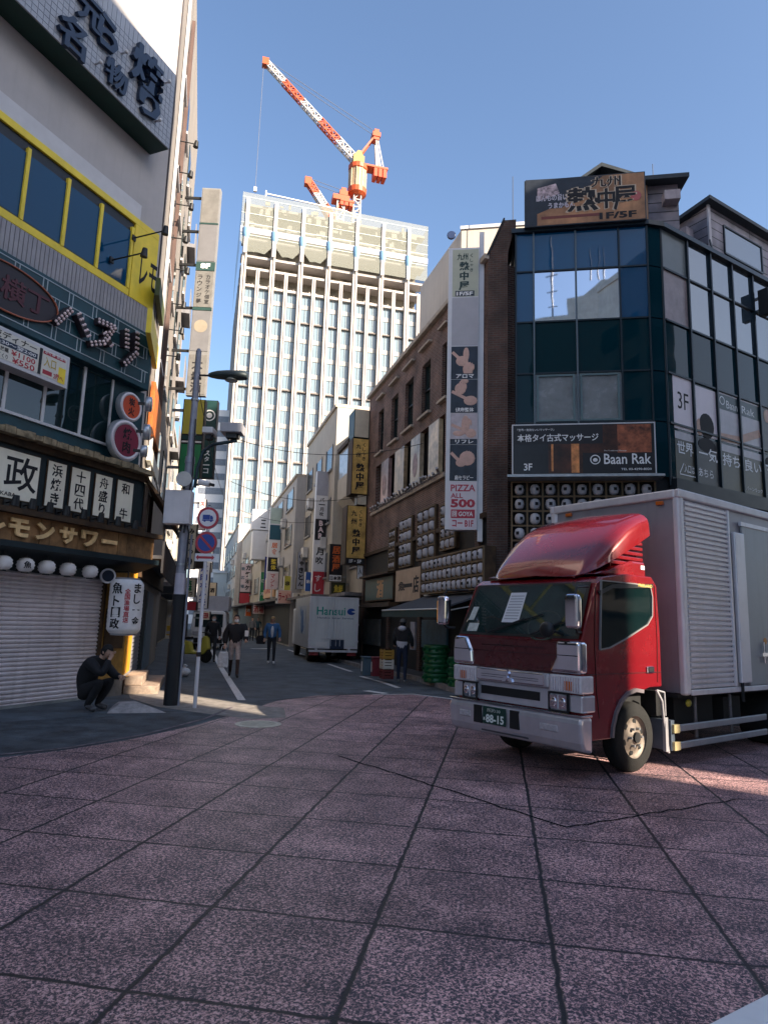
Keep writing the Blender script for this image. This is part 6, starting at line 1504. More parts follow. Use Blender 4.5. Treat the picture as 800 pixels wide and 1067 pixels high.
# ================================================================== the lane beyond the brick building
FA = 74.0
def lanesign(px, label, faces, cat='sign', F=FB, xr=None, thick=.22, az=None, back=0.0, group=None, casing=None, y_ref=None):
    """a sign standing out from the lane wall; faces: list of (y0,y1,material,[(text,x0,x1,z0,z1,vertical,bold,mat)])"""
    x0p, y0p, x1p, y1p = px
    if F is FB and x1p < 342:
        for a_, c_, o_ in ((xB, xA, -.7), (xC, xB, -1.3), (xD, xC, -1.7), (xE, xD, -2.2)):
            q_ = FB.hx(x1p, (y0p + y1p) / 2, o_)
            if q_ >= a_: xr = min(q_, c_ - .1); back = o_; break
    ww = F.hx(x1p, (y0p + y1p) / 2) if xr is None else xr
    fr = Frame(F.w(ww, back), FA if az is None else az)
    xa, xb = fr.hx(x0p, (y0p + y1p) / 2), fr.hx(x1p, (y0p + y1p) / 2)
    cxp = (x0p + x1p) / 2; za, zb_ = fr.hz(cxp, y1p), fr.hz(cxp, y0p)
    t = onf('blade_sign', label, cat, fr, xa, 0, za, group); W, H = xb - xa, zb_ - za
    b = MB(); b.box(0, W, 0, thick, 0, H); b.build('casing', casing or black_m, t)
    b = MB(); b.box(W, W + .25, thick * .4, thick * .6, H * .12, H * .12 + .08); b.box(W, W + .25, thick * .4, thick * .6, H * .85, H * .85 + .08); b.build('bracket', steel, t)
    for f in faces:
        fy0, fy1, m, txt = f; a, c = (y1p - fy1) / (y1p - y0p) * H, (y1p - fy0) / (y1p - y0p) * H; e = .02 * W
        b = MB(); b.box(W * .05, W * .95, -.012, -.001, a + e, c - e); fo = b.build('sign_face', m, t)
        for s_, tx0, tx1, tz0, tz1, ver, bo, tm in txt:
            b = MB(); A, C = a + (c - a) * tz0, a + (c - a) * tz1
            if ver: column_text(b, s_, W * tx0, W * tx1, A, C, -.020, 0, bo)
            else: write(b, s_, W * tx0, W * tx1, A, C, -.020, 0, bo)
            b.build('lettering', tm, fo, fix=False)
    return t
def paint(n, c, r=.5, v=.08, **k): return mat(n, c, r, var=v, **k)
gold = mat('gold sign face', (.74, .45, .13), .45, var=.45, scale=1.2, streak=.25)
cream2 = paint('cream sign box', (.60, .54, .42)); wht = paint('white sign face', (.72, .71, .70), .5, .04); yell = paint('yellow lettering', (.70, .52, .05)); ornge = paint('orange lettering', (.70, .14, .03)); pinkw = paint('pinkish sign face', (.66, .54, .54)); tealS = paint('teal sign panel', (.02, .09, .13)); redS = paint('red sign panel', (.42, .03, .045)); greyS = paint('grey sign panel', (.36, .37, .42)); blackS = paint('black sign panel', (.012, .012, .016))
# buildings in the row on the right
lane_win = mat('dull dark window', (.022, .028, .034), .22, var=.5, scale=1.5, spec=.35)
def lane_block(name, label, x0, x1, H, m, y0=0.0, dep=8.0, floors=(), F=FB, cat='building', wn=2, balcony=False, roofm=None):
    t = onf(name, label, cat, F)
    b = MB(); b.box(x0, x1, y0, y0 + dep, 0, H); b.build('wall', m, t)
    b = MB(); b.box(x0 - .02, x1 + .02, y0 - .10, y0 + dep, H, H + .18); b.build('coping', roofm or stone, t)
    for z in floors:
        for i in range(wn):
            w_ = (x1 - x0) / wn; a = x0 + w_ * (i + .22); c = x0 + w_ * (i + .78)
            b = MB(); b.box(a, c, y0 - .02, y0 + .02, z, z + 1.25); w = b.build('window', lane_win, t)
            b = MB(); b.box(a - .06, c + .06, y0 - .12, y0 - .021, z - .10, z - .01); b.box(a - .05, a, y0 - .06, y0 - .021, z, z + 1.3); b.box(c, c + .05, y0 - .06, y0 - .021, z, z + 1.3); b.build('frame', mat('grey window surround', (.26, .26, .26), .6, var=.1), w)
    b = MB(); b.box(x0 + .15, x1 - .15, y0 - .03, y0 + .02, .1, 2.6); b.build('shop_front', mat('lane shop front', (.05, .05, .052), .5, var=.5, scale=1.5), t)
    b = MB(); b.box(x0 + .1, x1 - .1, y0 - .9, y0 - .02, 2.75, 2.9); b.build('shop_canopy', mat('lane canopy', (.16, .15, .15), .7, var=.4), t)
    return t
c1 = mat('cream tile wall', (.46, .42, .35), .7, var=.1, scale=.8, streak=.25); c2 = mat('pale yellow wall', (.46, .43, .37), .75, var=.1, scale=.8, streak=.25); c3 = mat('grey cream wall', (.42, .41, .40), .75, var=.1, scale=.8, streak=.25)
xA, xB, xC, xD, xE = FB.hx(364, 470), FB.hx(331, 500), FB.hx(297, 530), FB.hx(268, 560), FB.hx(248, 600)
hA, hB, hC, hD = FB.hz(366, 455), FB.hz(332, 468), FB.hz(299, 532), 9.0
ca_ = lane_block('cream_building', 'cream building with a bay window next to the brick building', xA, BL - .05, hA, c1, .1, floors=(4.2, 7.0), wn=1)
b = MB(); bx0, bx1 = FB.hx(367, 490), FB.hx(378, 490); b.box(bx0, bx1, -.7, .09, FB.hz(372, 520), FB.hz(372, 498)); b.prof([(-.7, FB.hz(372, 520)), (-.05, FB.hz(372, 520) - .7), (.09, FB.hz(372, 520) - .7), (.09, FB.hz(372, 520))], bx0, bx1, 'x'); b.build('bay_base', c1, ca_)
b = MB(); b.box(bx0, bx1, -.66, -.0, FB.hz(372, 498) + .01, FB.hz(372, 470)); b.build('bay_window', mat('pale curtain glass', (.38, .38, .38), .2, var=.2), ca_); b = MB(); b.box(bx0 - .1, bx1 + .1, -.78, .09, FB.hz(372, 470) + .01, FB.hz(372, 466)); b.build('bay_roof', wood_d, ca_)
lane_block('cream_building', 'pale yellow four storey building with the BAR sign stack', xB, xA - .05, hB, c2, -.7, floors=(3.8, 6.6, 9.4), wn=3)
lane_block('grey_building', 'grey cream building with an orange lit sign further down the lane', xC, xB - .05, hC, c3, -1.3, floors=(3.8, 6.4, 8.8), wn=3)
t = onf('roof_tank', 'pale water tank housing on the roof of the grey cream building', 'tank', FB, (xC + xB) / 2 + 1.0, 2, hC + .18)
b = MB(); b.box(-2.2, 2.2, 0, 3, 0, 1.9); b.build('housing', c3, t); b = MB(); b.tube((-.8, 1.2, 1.9), (-.8, 1.2, 3.0), .7, n=16); b.box(.4, 1.6, .6, 1.8, 1.9, 2.5); b.build('tank', wht, t)
lane_block('pale_building', 'pale narrow building beyond the grey one with stacked signs', xD, xC - .05, 10.5, c2, -1.7, floors=(3.8, 6.6), wn=4)
lane_block('pale_building', 'white far building at the right end of the lane', xE, xD - .05, 12.5, mat('sunny white wall', (.46, .42, .38), .75, var=.1, streak=.2), -2.2, floors=(3.8, 6.6, 9.4), wn=6)
lane_block('pale_building', 'farthest low beige building at the right end of the lane', xE - 40, xE - .05, 10.5, c1, 0.0, floors=(3.8, 6.6), wn=8)
# signs on that row
lanesign((369, 427, 385, 456), 'blank cream box sign above the upper gold sign', [(427, 456, cream2, [])], xr=BL + .1, thick=1.1, casing=paint('dark green casing side', (.02, .05, .05)))
for k, (rect, lab) in enumerate((((366.5, 457, 384, 515), 'upper gold vertical sign with brush characters beside the brick building'), ((360.5, 527, 381.5, 588), 'lower and larger gold vertical sign with brush characters and a dark foot strip'))):
    x0p, y0p, x1p, y1p = rect; foot = [(y1p - 6, y1p, blackS, [('1F・5F', .2, .8, .2, .8, False, .03, white_ink)])] if k else []
    lanesign(rect, lab, [(y0p, y1p - (6 if k else 0), gold, [('熱中屋', .20, .80, .06, .56, True, .05, ink), ('くしやき', .58, .80, .60, .93, True, .02, ink), ('九州', .22, .50, .62, .93, True, .03, ink)])] + foot, xr=BL + .25, thick=.9, casing=wood_d)
lanesign((372, 516, 382, 526), 'small cream box between the two gold signs', [(516, 526, cream2, [])], xr=BL + .15, thick=.5)
lanesign((372, 589, 378, 603), 'small white tag sign hanging under the lower gold sign', [(589, 603, wht, [('入', .2, .8, .3, .8, False, .03, ink)])], xr=BL + .1, thick=.1)
lanesign((343, 567, 357, 606), 'dark vertical sign with orange letters', [(567, 598, blackS, [('居酒屋', .2, .8, .06, .94, True, .04, ornge)]), (599, 606, wht, [('日本酒', .1, .9, .2, .8, False, .03, ink)])], xr=xA + .8, thick=.5)
lanesign((345, 607, 360, 620), 'small dark green and yellow box sign', [(607, 620, paint('olive dark panel', (.03, .035, .012)), [('魚鮮', .2, .8, .2, .8, False, .03, yell)])], xr=xA + .8, thick=.4)
lanesign((327.5, 491, 340.5, 620), 'tall stack of sign panels including a black one reading BAR', [(491, 517, greyS, []), (517, 541, wht, [('バー月吹', .25, .75, .08, .92, True, .02, ink)]), (541.5, 564, blackS, [('BAR', .22, .78, .06, .94, True, .04, mat('rose white lettering', (.75, .60, .60), .5, var=0))]), (568, 595, wht, [('月吹', .22, .78, .2, .9, True, .03, ink)]), (596, 620, redS, [('すし', .2, .7, .1, .9, True, .02, pinkw)])], xr=xA - .3, thick=.3, casing=alu)
lanesign((309.5, 575, 318, 614), 'grey vertical sign with a round crest at the top', [(575, 614, greyS, [('○やきとん', .2, .8, .05, .96, True, .04, ink)])], xr=xB - 1, thick=.3)
t = onf('flat_sign', 'orange lit flat sign on the grey cream building', 'sign', FB, xC + 1.5, -1.4, 3.2)
b = MB(); w_ = (xB - xC) * .45; b.box(0, w_, -.15, .09, 0, 1.5); b.build('face', paint('peach sign face', (.68, .40, .22)), t); b = MB(); write(b, '焼鳥酒場', w_ * .1, w_ * .9, .3, 1.2, -.155, 0, .03); b.build('lettering', redS, t, fix=False); b = MB(); b.box(-.05, w_ + .05, -.12, .09, 1.501, 1.6); b.build('frame', alu, t)
lanesign((279.5, 529, 292.5, 614), 'tall stack of sign panels in pale green, teal, black and pink', [(529, 546, paint('pale green panel', (.42, .52, .46)), []), (547, 563, tealS, []), (564, 580, wht, [('居食', .25, .75, .1, .9, True, .03, ornge)]), (581, 596, blackS, [('整体', .25, .75, .1, .9, True, .03, yell)]), (597, 614, pinkw, [('マント', .25, .75, .08, .92, True, .02, redS)])], xr=xC + .2, thick=.3, casing=alu)
lanesign((275.5, 580, 280, 615), 'slim blue sign edge left of the sign stack', [(580, 615, paint('cobalt sign', (.03, .05, .25)), [])], xr=xC - 1.0, thick=.2)
lanesign((289, 615, 305, 629), 'lit pink and white box sign over a shop canopy', [(615, 629, paint('lit pink panel', (.72, .42, .32)), [('ラーメン', .08, .92, .2, .8, False, .03, redS)])], xr=xC + .8, thick=.8, casing=alu)
lanesign((263, 531, 281, 552), 'upper white box sign far down the lane', [(531, 552, wht, [('三', .5, .8, .1, .5, False, .03, ink)])], xr=xD + 2.5, thick=1.5, casing=wht)
lanesign((263, 553, 280, 583), 'plain white roof hoarding far down the lane', [(553, 583, wht, [])], xr=xD + 1.0, thick=1.5, casing=wht)
lanesign((250, 587, 261.5, 629), 'vertical sign with dark lettering and a red foot, far down the lane', [(587, 617, pinkw, [('カラオケ', .45, .9, .04, .96, True, .05, blackS), ('歌広場', .08, .4, .04, .96, True, .03, tealS)]), (618, 629, redS, [])], xr=xE + 2, thick=.4)
lanesign((263, 630, 276, 640), 'low red lettered sign far down the lane', [(630, 640, pinkw, [('酒場', .1, .9, .15, .85, False, .03, redS)])], xr=xD - 1, thick=.4)
# hoarding and blocks closing the lane
fe = Frame((-30, 96), 86)
t = onf('site_hoarding', 'pale grey green site hoarding closing the far end of the lane', 'hoarding', fe, 0, 0, 0)
hx0, hx1 = fe.hx(221, 620), fe.hx(246, 620); b = MB(); b.box(hx0, hx1, 0, .3, 0, fe.hz(232, 597)); b.build('panel', mat('pale hoarding', (.55, .56, .52), .6, var=.1, scale=.4), t)
b = MB(); b.box(hx0 - 2, hx1 + .4, -.2, .4, fe.hz(232, 597), fe.hz(232, 594.5)); b.box(hx1, hx1 + .5, -.2, .3, 0, fe.hz(232, 597)); b.build('cap_rail', wht, t)
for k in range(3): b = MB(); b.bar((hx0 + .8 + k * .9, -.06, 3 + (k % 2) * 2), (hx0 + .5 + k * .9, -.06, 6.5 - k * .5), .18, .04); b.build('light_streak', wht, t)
fw2 = Frame((-64, 148), 86)
t = onf('striped_block', 'distant white block with dark horizontal window bands left of the tower', 'building', fw2)
sx0_, sx1_ = fw2.hx(205, 500), fw2.hx(238, 500); sh = fw2.hz(228, 427)
b = MB(); b.box(sx0_, sx1_, 0, 12, 0, sh); b.build('wall', mat('white far wall', (.66, .64, .64), .7, var=.06), t)
n = int(sh / 3.4)
for k in range(n): b = MB(); b.box(sx0_ + .5, sx1_ + .02, -.06, .05, 2 + k * 3.4, 3.5 + k * 3.4); b.build('window_band', mat('far dark windows', (.16, .18, .22), .3, var=.2), t)
# left row
FL2 = Frame(FLS.w(11.6, .5), -15.0)
def left_block(name, label, x0, x1, H, m, floors, y0=0.0):
    return lane_block(name, label, x0, x1, H, m, y0, 9, floors, FL2, 'building', 3)
left_block('grey_building', 'narrow grey building next to the izakaya on the left of the lane', 0.05, 9.5, 16.5, mat('mauve grey wall', (.36, .34, .36), .8, var=.1, streak=.25), (4, 6.8, 9.6, 12.4))
left_block('beige_building', 'beige building further up the left side of the lane', 9.6, 24, 12.5, c1, (4, 6.8, 9.6), .3)
left_block('beige_building', 'low cream building near the far end on the left of the lane', 24.1, 60, 11, c2, (4, 6.8), .0)
def leftsign(px, y, label, faces, thick=.2, casing=None, anchor=True):
    fr = Frame((0, y), 90); x0p, y0p, x1p, y1p = px
    return lanesign(px, label, faces, F=fr, xr=0, az=90, thick=thick, casing=casing)
vs = Frame((-5.2, 20.5), 88)
def vsign(px, label, faces, fr=vs, thick=.25, casing=None):
    t = lanesign(px, label, faces, F=fr, xr=0.0, az=fr.az, thick=thick, casing=casing)
    for c in t.children:
        if c.name.startswith('bracket'):
            me = c.data; w_ = max(v.co.x for v in me.vertices) ; 
            for v in me.vertices: v.co.x = -.35 if v.co.x > w_ - .1 else .0
    return t
beige_s = paint('beige banner face', (.18, .175, .165), .6, .18); 
def banner():
    fr = vs; t = onf('vertical_banner_sign', 'very tall beige vertical sign of stacked panels on the left of the lane', 'sign', fr)
    xs0, xs1 = fr.hx(211.5, 300), fr.hx(228, 300); zt, zb_ = fr.hz(218, 196), fr.hz(205, 412); Wd = .62
    xm = (fr.hx(203.5, 300) + fr.hx(221.5, 300)) / 2
    b = MB(); b.box(xm - Wd / 2, xm + Wd / 2, 0, .2, zb_, zt); b.build('casing', mat('dull sign casing', (.22, .22, .22), .5), t)
    yy = lambda p: fr.hz(212, p)
    bgr = paint('grey banner face', (.17, .17, .18)); bcr = paint('banner cream disc', (.30, .26, .20))
    for a, c, m in ((197, 232, beige_s), (234, 272, bgr), (283, 320, beige_s), (324, 366, bgr), (370, 411, beige_s)):
        b = MB(); b.box(xm - Wd / 2 + .03, xm + Wd / 2 - .03, -.012, -.001, yy(c), yy(a)); b.build('sign_face', m, t)
    for a, c in ((273, 282), (320.5, 323.5), (232.3, 233.7)): b = MB(); b.box(xm - Wd / 2, xm + Wd / 2, -.02, -.001, yy(c), yy(a)); b.build('strip', mat('dark green strip', (.02, .06, .055), .5), t)
    b = MB(); write(b, '8F', xm - .16, xm + .16, yy(280), yy(274.5), -.024, 0, .04); b.build('floor_number', white_ink, t, fix=False)
    b = MB(); column_text(b, 'ラウンジ夢', xm - .22, xm - .06, yy(317), yy(286), -.016, 0, .01); column_text(b, 'カラオケ個室', xm + .04, xm + .2, yy(317), yy(286), -.016, 0, .01); column_text(b, '大衆酒', xm - .2, xm + .18, yy(410), yy(374), -.016, 0, .03); b.build('lettering', ink, t, fix=False)
    b = MB(); disc(b, 0, .22, -.016, 28); b.v = [(x + xm, y, z + yy(340)) for x, y, z in b.v]; b.build('pale_disc', bcr, t)
    b = MB()
    for p in (205, 240, 275, 320, 365, 405): b.box(xm - Wd / 2 - .8, xm - Wd / 2, .08, .14, yy(p) - .04, yy(p) + .04)
    b.build('bracket', black_m, t)
banner()
fy = Frame((-5.0, 19.0), 88)
grn = paint('green sign panel', (.02, .20, .08)); ylw = paint('mustard sign panel', (.46, .40, .06)); dgr = paint('dark green sign panel', (.008, .045, .045))
vsign((188.5, 416, 211.5, 498), 'mustard and green vertical sign behind the lamp pole', [(416, 453, ylw, []), (454, 459, dgr, []), (459.5, 462, wht, []), (463, 498, grn, [])], fy)
fd = Frame((-4.9, 21.0), 88)
t = vsign((209, 417, 224.5, 498), 'dark green vertical sign with a round white crest', [(417, 498, dgr, [('スターコ', .3, .75, .05, .35, True, .03, white_ink)])], fd)
b = MB(); W_ = .62; disc(b, .15, .19, -.022, 28); disc(b, 0, .09, -.022, 20); cz_ = fd.hz(217, 433) - t.location.z; xw_ = (fd.hx(224.5, 457) - fd.hx(209, 457)); b.v = [(x + xw_ * .5, y, z + cz_) for x, y, z in b.v]; b.build('crest', white_ink, t)
for px, y, lab, faces in (((194, 546, 204, 593), 22, 'cream vertical sign with brush letters low on the left of the lane', [(546, 593, cream2, [('みさわり', .2, .8, .05, .95, True, .04, ink)])]),
        ((205, 556, 213, 592), 24, 'dark brown vertical sign low on the left of the lane', [(556, 592, paint('dark brown panel', (.03, .018, .015)), [])]),
        ((191, 602, 204, 622), 25, 'cream box sign with a green mark', [(602, 622, cream2, [('森', .3, .7, .3, .9, False, .05, grn), ('まつ', .2, .8, .06, .3, False, .03, ink)])]),
        ((206, 586, 218, 634), 30, 'white vertical sign with blue letters', [(586, 634, wht, [('焼肉ホルモ', .2, .8, .04, .96, True, .04, paint('blue lettering', (.03, .06, .30)))])]),
        ((217, 607, 225, 634), 38, 'beige lettered sign far up the left of the lane', [(607, 634, paint('beige panel', (.60, .48, .32)), [('酒蔵', .2, .8, .1, .9, True, .04, ink)])]),
        ((189, 627, 205, 636), 24, 'red and blue strip sign over a shop door', [(627, 636, redS, [])])):
    xw = gnd(px[2], 700); fr = Frame((0, y), 88); vsign(px, lab, faces, Frame((fr.hx(px[0], px[1]), y), 88), .2)

fs2 = Frame(FS.w(SPAN + .1), 58.0)
lane_block('office_building', 'plain grey office block beyond the glass building on the side street', 0, 16, 14.5, c3, .2, 8, (3.8, 6.8, 9.8), fs2, 'building', 5)
# ================================================================== second truck in the lane
F2 = Frame(gnd(346, 691), 76.0)
t2 = onf('box_truck', 'white box truck parked in the lane with green lettering on its rear doors', 'truck', F2)
x0, x1 = F2.hx(322, 650), F2.hx(373, 650); z1, z0 = F2.hz(348, 622), F2.hz(348, 676)
whp = mat('white truck panel', (.66, .68, .68), .45, var=.06, scale=1.5, streak=.22)
LEN = 4.6
b = MB(); b.box(x0, x1, .02, LEN, z0, z1); bx = b.build('cargo_box', mat('box side aluminium', (.42, .44, .48), .4, .4, var=.1, streak=.25), t2)
xm = (x0 + x1) / 2
for a, c in ((x0 + .05, xm - .008), (xm + .008, x1 - .05)):
    b = MB(); b.box(a, c, -.03, .019, z0 + .10, z1 - .06); d = b.build('rear_door', whp, bx, .008)
    b = MB(); s_ = 1 if a < xm - .1 else -1; xx = xm - s_ * .10; 
    for q_ in (0, .16): b.tube((xx - s_ * q_, -.045, z0 + .1), (xx - s_ * q_, -.045, z1 - .08), .012, n=6)
    b.box(xx - s_ * .34, xx - s_ * .02, -.06, -.031, z0 + .38, z0 + .42); b.build('lock_rod', alu, d)
    xe_ = a if s_ > 0 else c
    b = MB()
    for zz in (z0 + .3, z0 + .95, z1 - .3): b.box(xe_ - .07, xe_ + .07, -.05, -.031, zz - .03, zz + .03)
    b.build('hinge', alu, d)
b = MB(); b.box(x0, x0 + .049, -.035, .019, z0, z1); b.box(x1 - .049, x1, -.035, .019, z0, z1); b.box(x0 + .05, x1 - .05, -.035, .019, z1 - .055, z1); b.box(x0 + .05, x1 - .05, -.035, .019, z0, z0 + .095); b.build('door_frame', silver, bx)
b = MB(); zt = z1 - .30; write(b, 'Hansui', x0 + .28, x0 + 1.42, zt - .42, zt - .10, -.034, 0, .018); b.build('green_lettering', mat('teal green lettering', (.01, .30, .24), .5, var=0), bx, fix=False)
b = MB(); b.ball((x0 + 1.66, -.034, zt - .26), .17, .006, .13, 18, 8); b.build('emblem', mat('deep blue emblem', (.01, .06, .28), .5, var=0), bx); 
b = MB(); b.prof([(x0 + 1.66, zt - .26), (x0 + 1.84, zt - .20), (x0 + 1.84, zt - .32)], -.046, -.041, 'y'); b.build('emblem_notch', whp, bx)
b = MB(); write(b, 'Hanshin Suisan Service', x0 + .32, x0 + 1.75, zt - .56, zt - .49, -.034, 0, .02); b.build('small_lettering', mat('grey blue lettering', (.12, .18, .26), .5, var=0), bx, fix=False)
b = MB(); b.box(x0 - .012, x0 - .001, 1.0, 3.3, z0 + .5, z1 - .35); sp_ = b.build('side_graphic', mat('pale side graphic', (.36, .42, .50), .5, var=.3, scale=2), bx); b = MB(); b.ball((x0 - .013, 2.0, z1 - 1.0), .004, .45, .5); b.bar((x0 - .014, 1.5, z0 + .7), (x0 - .014, 2.6, z1 - .5), .01, .25); b.build('blue_mark', mat('blue side mark', (.03, .12, .30), .5), sp_)
b = MB(); b.box(x0 + .25, x1 - .25, .3, 6.0, .45, z0); b.box(x0 + .05, x1 - .05, .1, .3, .62, z0 - .01); b.build('chassis', chassis, t2)
b = MB(); b.box(x0 + .02, x1 - .02, -.10, .02, .42, .50); b.box(x0 + .3, x0 + .36, -.06, .3, .42, z0); b.box(x1 - .36, x1 - .3, -.06, .3, .42, z0); b.build('rear_bumper', silver, t2)
b = MB(); b.box(x0 + .85, x1 - .55, -.05, .02, .55, .90); b.build('tail_board', mat('dark blue tail board', (.02, .035, .07), .5, var=.2), t2)
for a in (x0 + .06, x1 - .40): b = MB(); b.box(a, a + .34, -.05, .08, z0 - .26, z0 - .12); b.build('tail_lamp', mat('tail lamp lens', (.30, .05, .05), .25, var=.3), t2)
b = MB(); b.box(x0 + .30, x0 + .74, -.06, -.03, .60, .80); b.build('number_plate', wht, t2)
b = MB(); b.box(x0 + .1, x1 - .1, LEN + .1, LEN + 1.7, .5, 2.15); b.build('cab', whp, t2, .06)
for xx, s_ in ((x0 + .12, 1), (x1 - .12 - .45, 1)):
    b = MB(); b.lathe([(.22, 0), (.36, 0), (.40, .05), (.40, .42), (.36, .45), (.22, .45)], (xx, 1.0, .40), 20, 'x', caps=True); b.build('wheel', rubber, t2)
for xx in (x0 + .12, x1 - .35): b = MB(); b.lathe([(.22, 0), (.36, 0), (.40, .04), (.40, .2), (.36, .23), (.22, .23)], (xx, LEN + .7, .40), 20, 'x'); b.build('wheel', rubber, t2)
# small white van far left, scooter, crates, kegs
F3_ = Frame(gnd(216, 677), 80)
t = onf('parked_van', 'small white van parked facing us far up the left side of the lane', 'van', F3_)
b = MB(); b.prof([(-.85, .3), (.85, .3), (.88, 1.0), (.80, 1.85), (.70, 1.95), (-.70, 1.95), (-.80, 1.85), (-.88, 1.0)], 0, 3.6, 'y'); b.build('body', mat('van white', (.60, .62, .64), .35, var=.05, coat=.5), t, .05)
b = MB(); b.box(-.68, .68, -.02, -.001, 1.12, 1.78); b.build('windscreen', dark_glass, t); b = MB(); b.box(-.7, .7, -.04, -.001, .34, .58); b.build('bumper', chassis, t)
for x in (-.62, .62): b = MB(); b.box(x - .16, x + .16, -.03, -.001, .72, .90); b.build('headlight', MATS['headlight glass'], t)
for x, y in ((-.8, .6), (.62, .6), (-.8, 2.9), (.62, 2.9)): b = MB(); b.lathe([(.15, 0), (.28, 0), (.30, .03), (.30, .16), (.15, .18)], (x, y, .30), 18, 'x'); b.build('wheel', rubber, t)
b = MB(); b.box(-.9, .9, .2, 3.5, 1.96, 2.7); b.build('roof_box', greyS, t)
F4 = Frame(gnd(199, 690), 100)
t = onf('motor_scooter', 'yellow and black scooter parked by the left shop fronts', 'scooter', F4)
for x in (-.55, .55): b = MB(); b.lathe([(.12, -.05), (.22, -.06), (.25, 0), (.22, .06), (.12, .05)], (x, 0, .25), 18, 'y'); b.build('wheel', rubber, t)
b = MB(); b.prof([(-.75, .45), (-.55, .85), (-.05, .72), (.05, .40), (.35, .38), (.45, .95), (.60, .95), (.68, .5), (.50, .30), (-.4, .28)], -.14, .14, 'y'); b.build('body', ylw, t, .04)
b = MB(); b.box(-.72, -.02, -.13, .13, .80, .92); b.build('seat', black_m, t, .03); b = MB(); b.bar((.52, -.32, 1.08), (.52, .32, 1.08), .035); b.bar((.52, 0, .9), (.52, 0, 1.08), .05); b.ball((.62, 0, 1.0), .08); b.build('handlebar', black_m, t)
b = MB(); b.box(-.95, -.55, -.2, .2, .93, 1.28); b.build('rear_box', mat('amber box', (.60, .36, .03), .5), t, .02)
# crates and kegs by the awning
def crate(px, py, w_, d_, h_, m, lab, grp, z=0.112, rot=0, F=None, dx=0):
    g_ = gnd(px, py, .11); t = thing('drink_crate', lab, 'crate', (g_.x + dx, g_.y, z), FB.rot + rot, grp)
    b = MB(); tk = .02
    b.box(0, w_, 0, d_, 0, .02)
    for k in range(3):
        a = .03 + k * (h_ - .03) / 3; c = a + (h_ - .03) / 3 - .02
        b.box(0, w_, 0, tk, a, c); b.box(0, w_, d_ - tk, d_, a, c); b.box(0, tk, tk, d_ - tk, a, c); b.box(w_ - tk, w_, tk, d_ - tk, a, c)
    for x in (0, w_ - .04): 
        for y in (0, d_ - .04): b.box(x - .003, x + .043, y - .003, y + .043, .021, h_)
    b.build('shell', m, t)
    b = MB()
    for i in range(4):
        for k in range(3): b.tube((.06 + i * (w_ - .12) / 3, .07 + k * (d_ - .14) / 2, .03), (.06 + i * (w_ - .12) / 3, .07 + k * (d_ - .14) / 2, h_ + .02), .028, .02, 8)
    b.build('bottles', mat('brown bottle glass', (.04, .02, .01), .15), t)
    return t
yc = paint('yellow crate plastic', (.34, .19, .03)); rcr = paint('red crate plastic', (.12, .02, .02)); wc = paint('pale crate plastic', (.50, .46, .40)); gc = mat('green crate plastic', (.008, .085, .03), .3, var=.2, scale=6)
crate(395, 706.5, .36, .30, .26, rcr, 'red crate at the bottom of the stack beside the standing man', 'crates beside the standing man')
crate(395, 706.5, .36, .30, .26, wc, 'pale crate in the middle of the stack beside the standing man', 'crates beside the standing man', .112 + .265)
crate(395, 706.5, .36, .30, .26, yc, 'yellow crate on top of the stack beside the standing man', 'crates beside the standing man', .112 + .53)
g_ = gnd(392, 705, .11)
for k, (dx, m, lab) in enumerate(((-.30, paint('grey blue bin', (.06, .10, .13)), 'grey blue bin left of the crates'), (-.02, paint('dark red bin', (.16, .02, .03)), 'dark red bin between the grey blue bin and the crates'))):
    t = thing('waste_bin', lab, 'bin', (g_.x + dx, g_.y + .25 - k * .12, .112), FB.rot)
    b = MB(); b.prof([(-.13, 0), (.13, 0), (.15, .50), (-.15, .50)], -.13, .13, 'y'); b.build('tub', m, t, .02); b = MB(); b.box(-.175, .175, -.15, .15, .502, .54); b.build('lid', m, t, .01)
    b = MB(); b.box(-.04, .04, -.137, -.131, .12, .4); b.build('white_panel', wht, t)
for j, (px, py) in enumerate(((444, 711), (471, 716))):
    g_ = gnd(px + 10, py, .11)
    for k in range(4 if j == 0 else 3):
        t = thing('drink_crate', ('lowest', 'second', 'third', 'topmost')[k] + (' green ribbed drinks crate of the taller stack under the awning' if j == 0 else ' green ribbed drinks crate of the darker stack half behind the truck'), 'crate', (g_.x, g_.y + .1, .112 + k * .245), FB.rot + .1 * k, 'green crates under the awning')
        rr_ = .34
        b = MB(); b.lathe([(rr_ * .96, 0), (rr_, .02), (rr_, .07), (rr_ * .94, .09), (rr_ * .94, .13), (rr_, .15), (rr_, .215), (rr_ * .95, .235), (rr_ * .88, .235), (rr_ * .88, .03)], n=24)
        for i in range(10): a = i * .628; b.box(rr_ * math.cos(a) - .03, rr_ * math.cos(a) + .03, rr_ * math.sin(a) - .03, rr_ * math.sin(a) + .03, .075, .145)
        b.build('shell', gc, t)
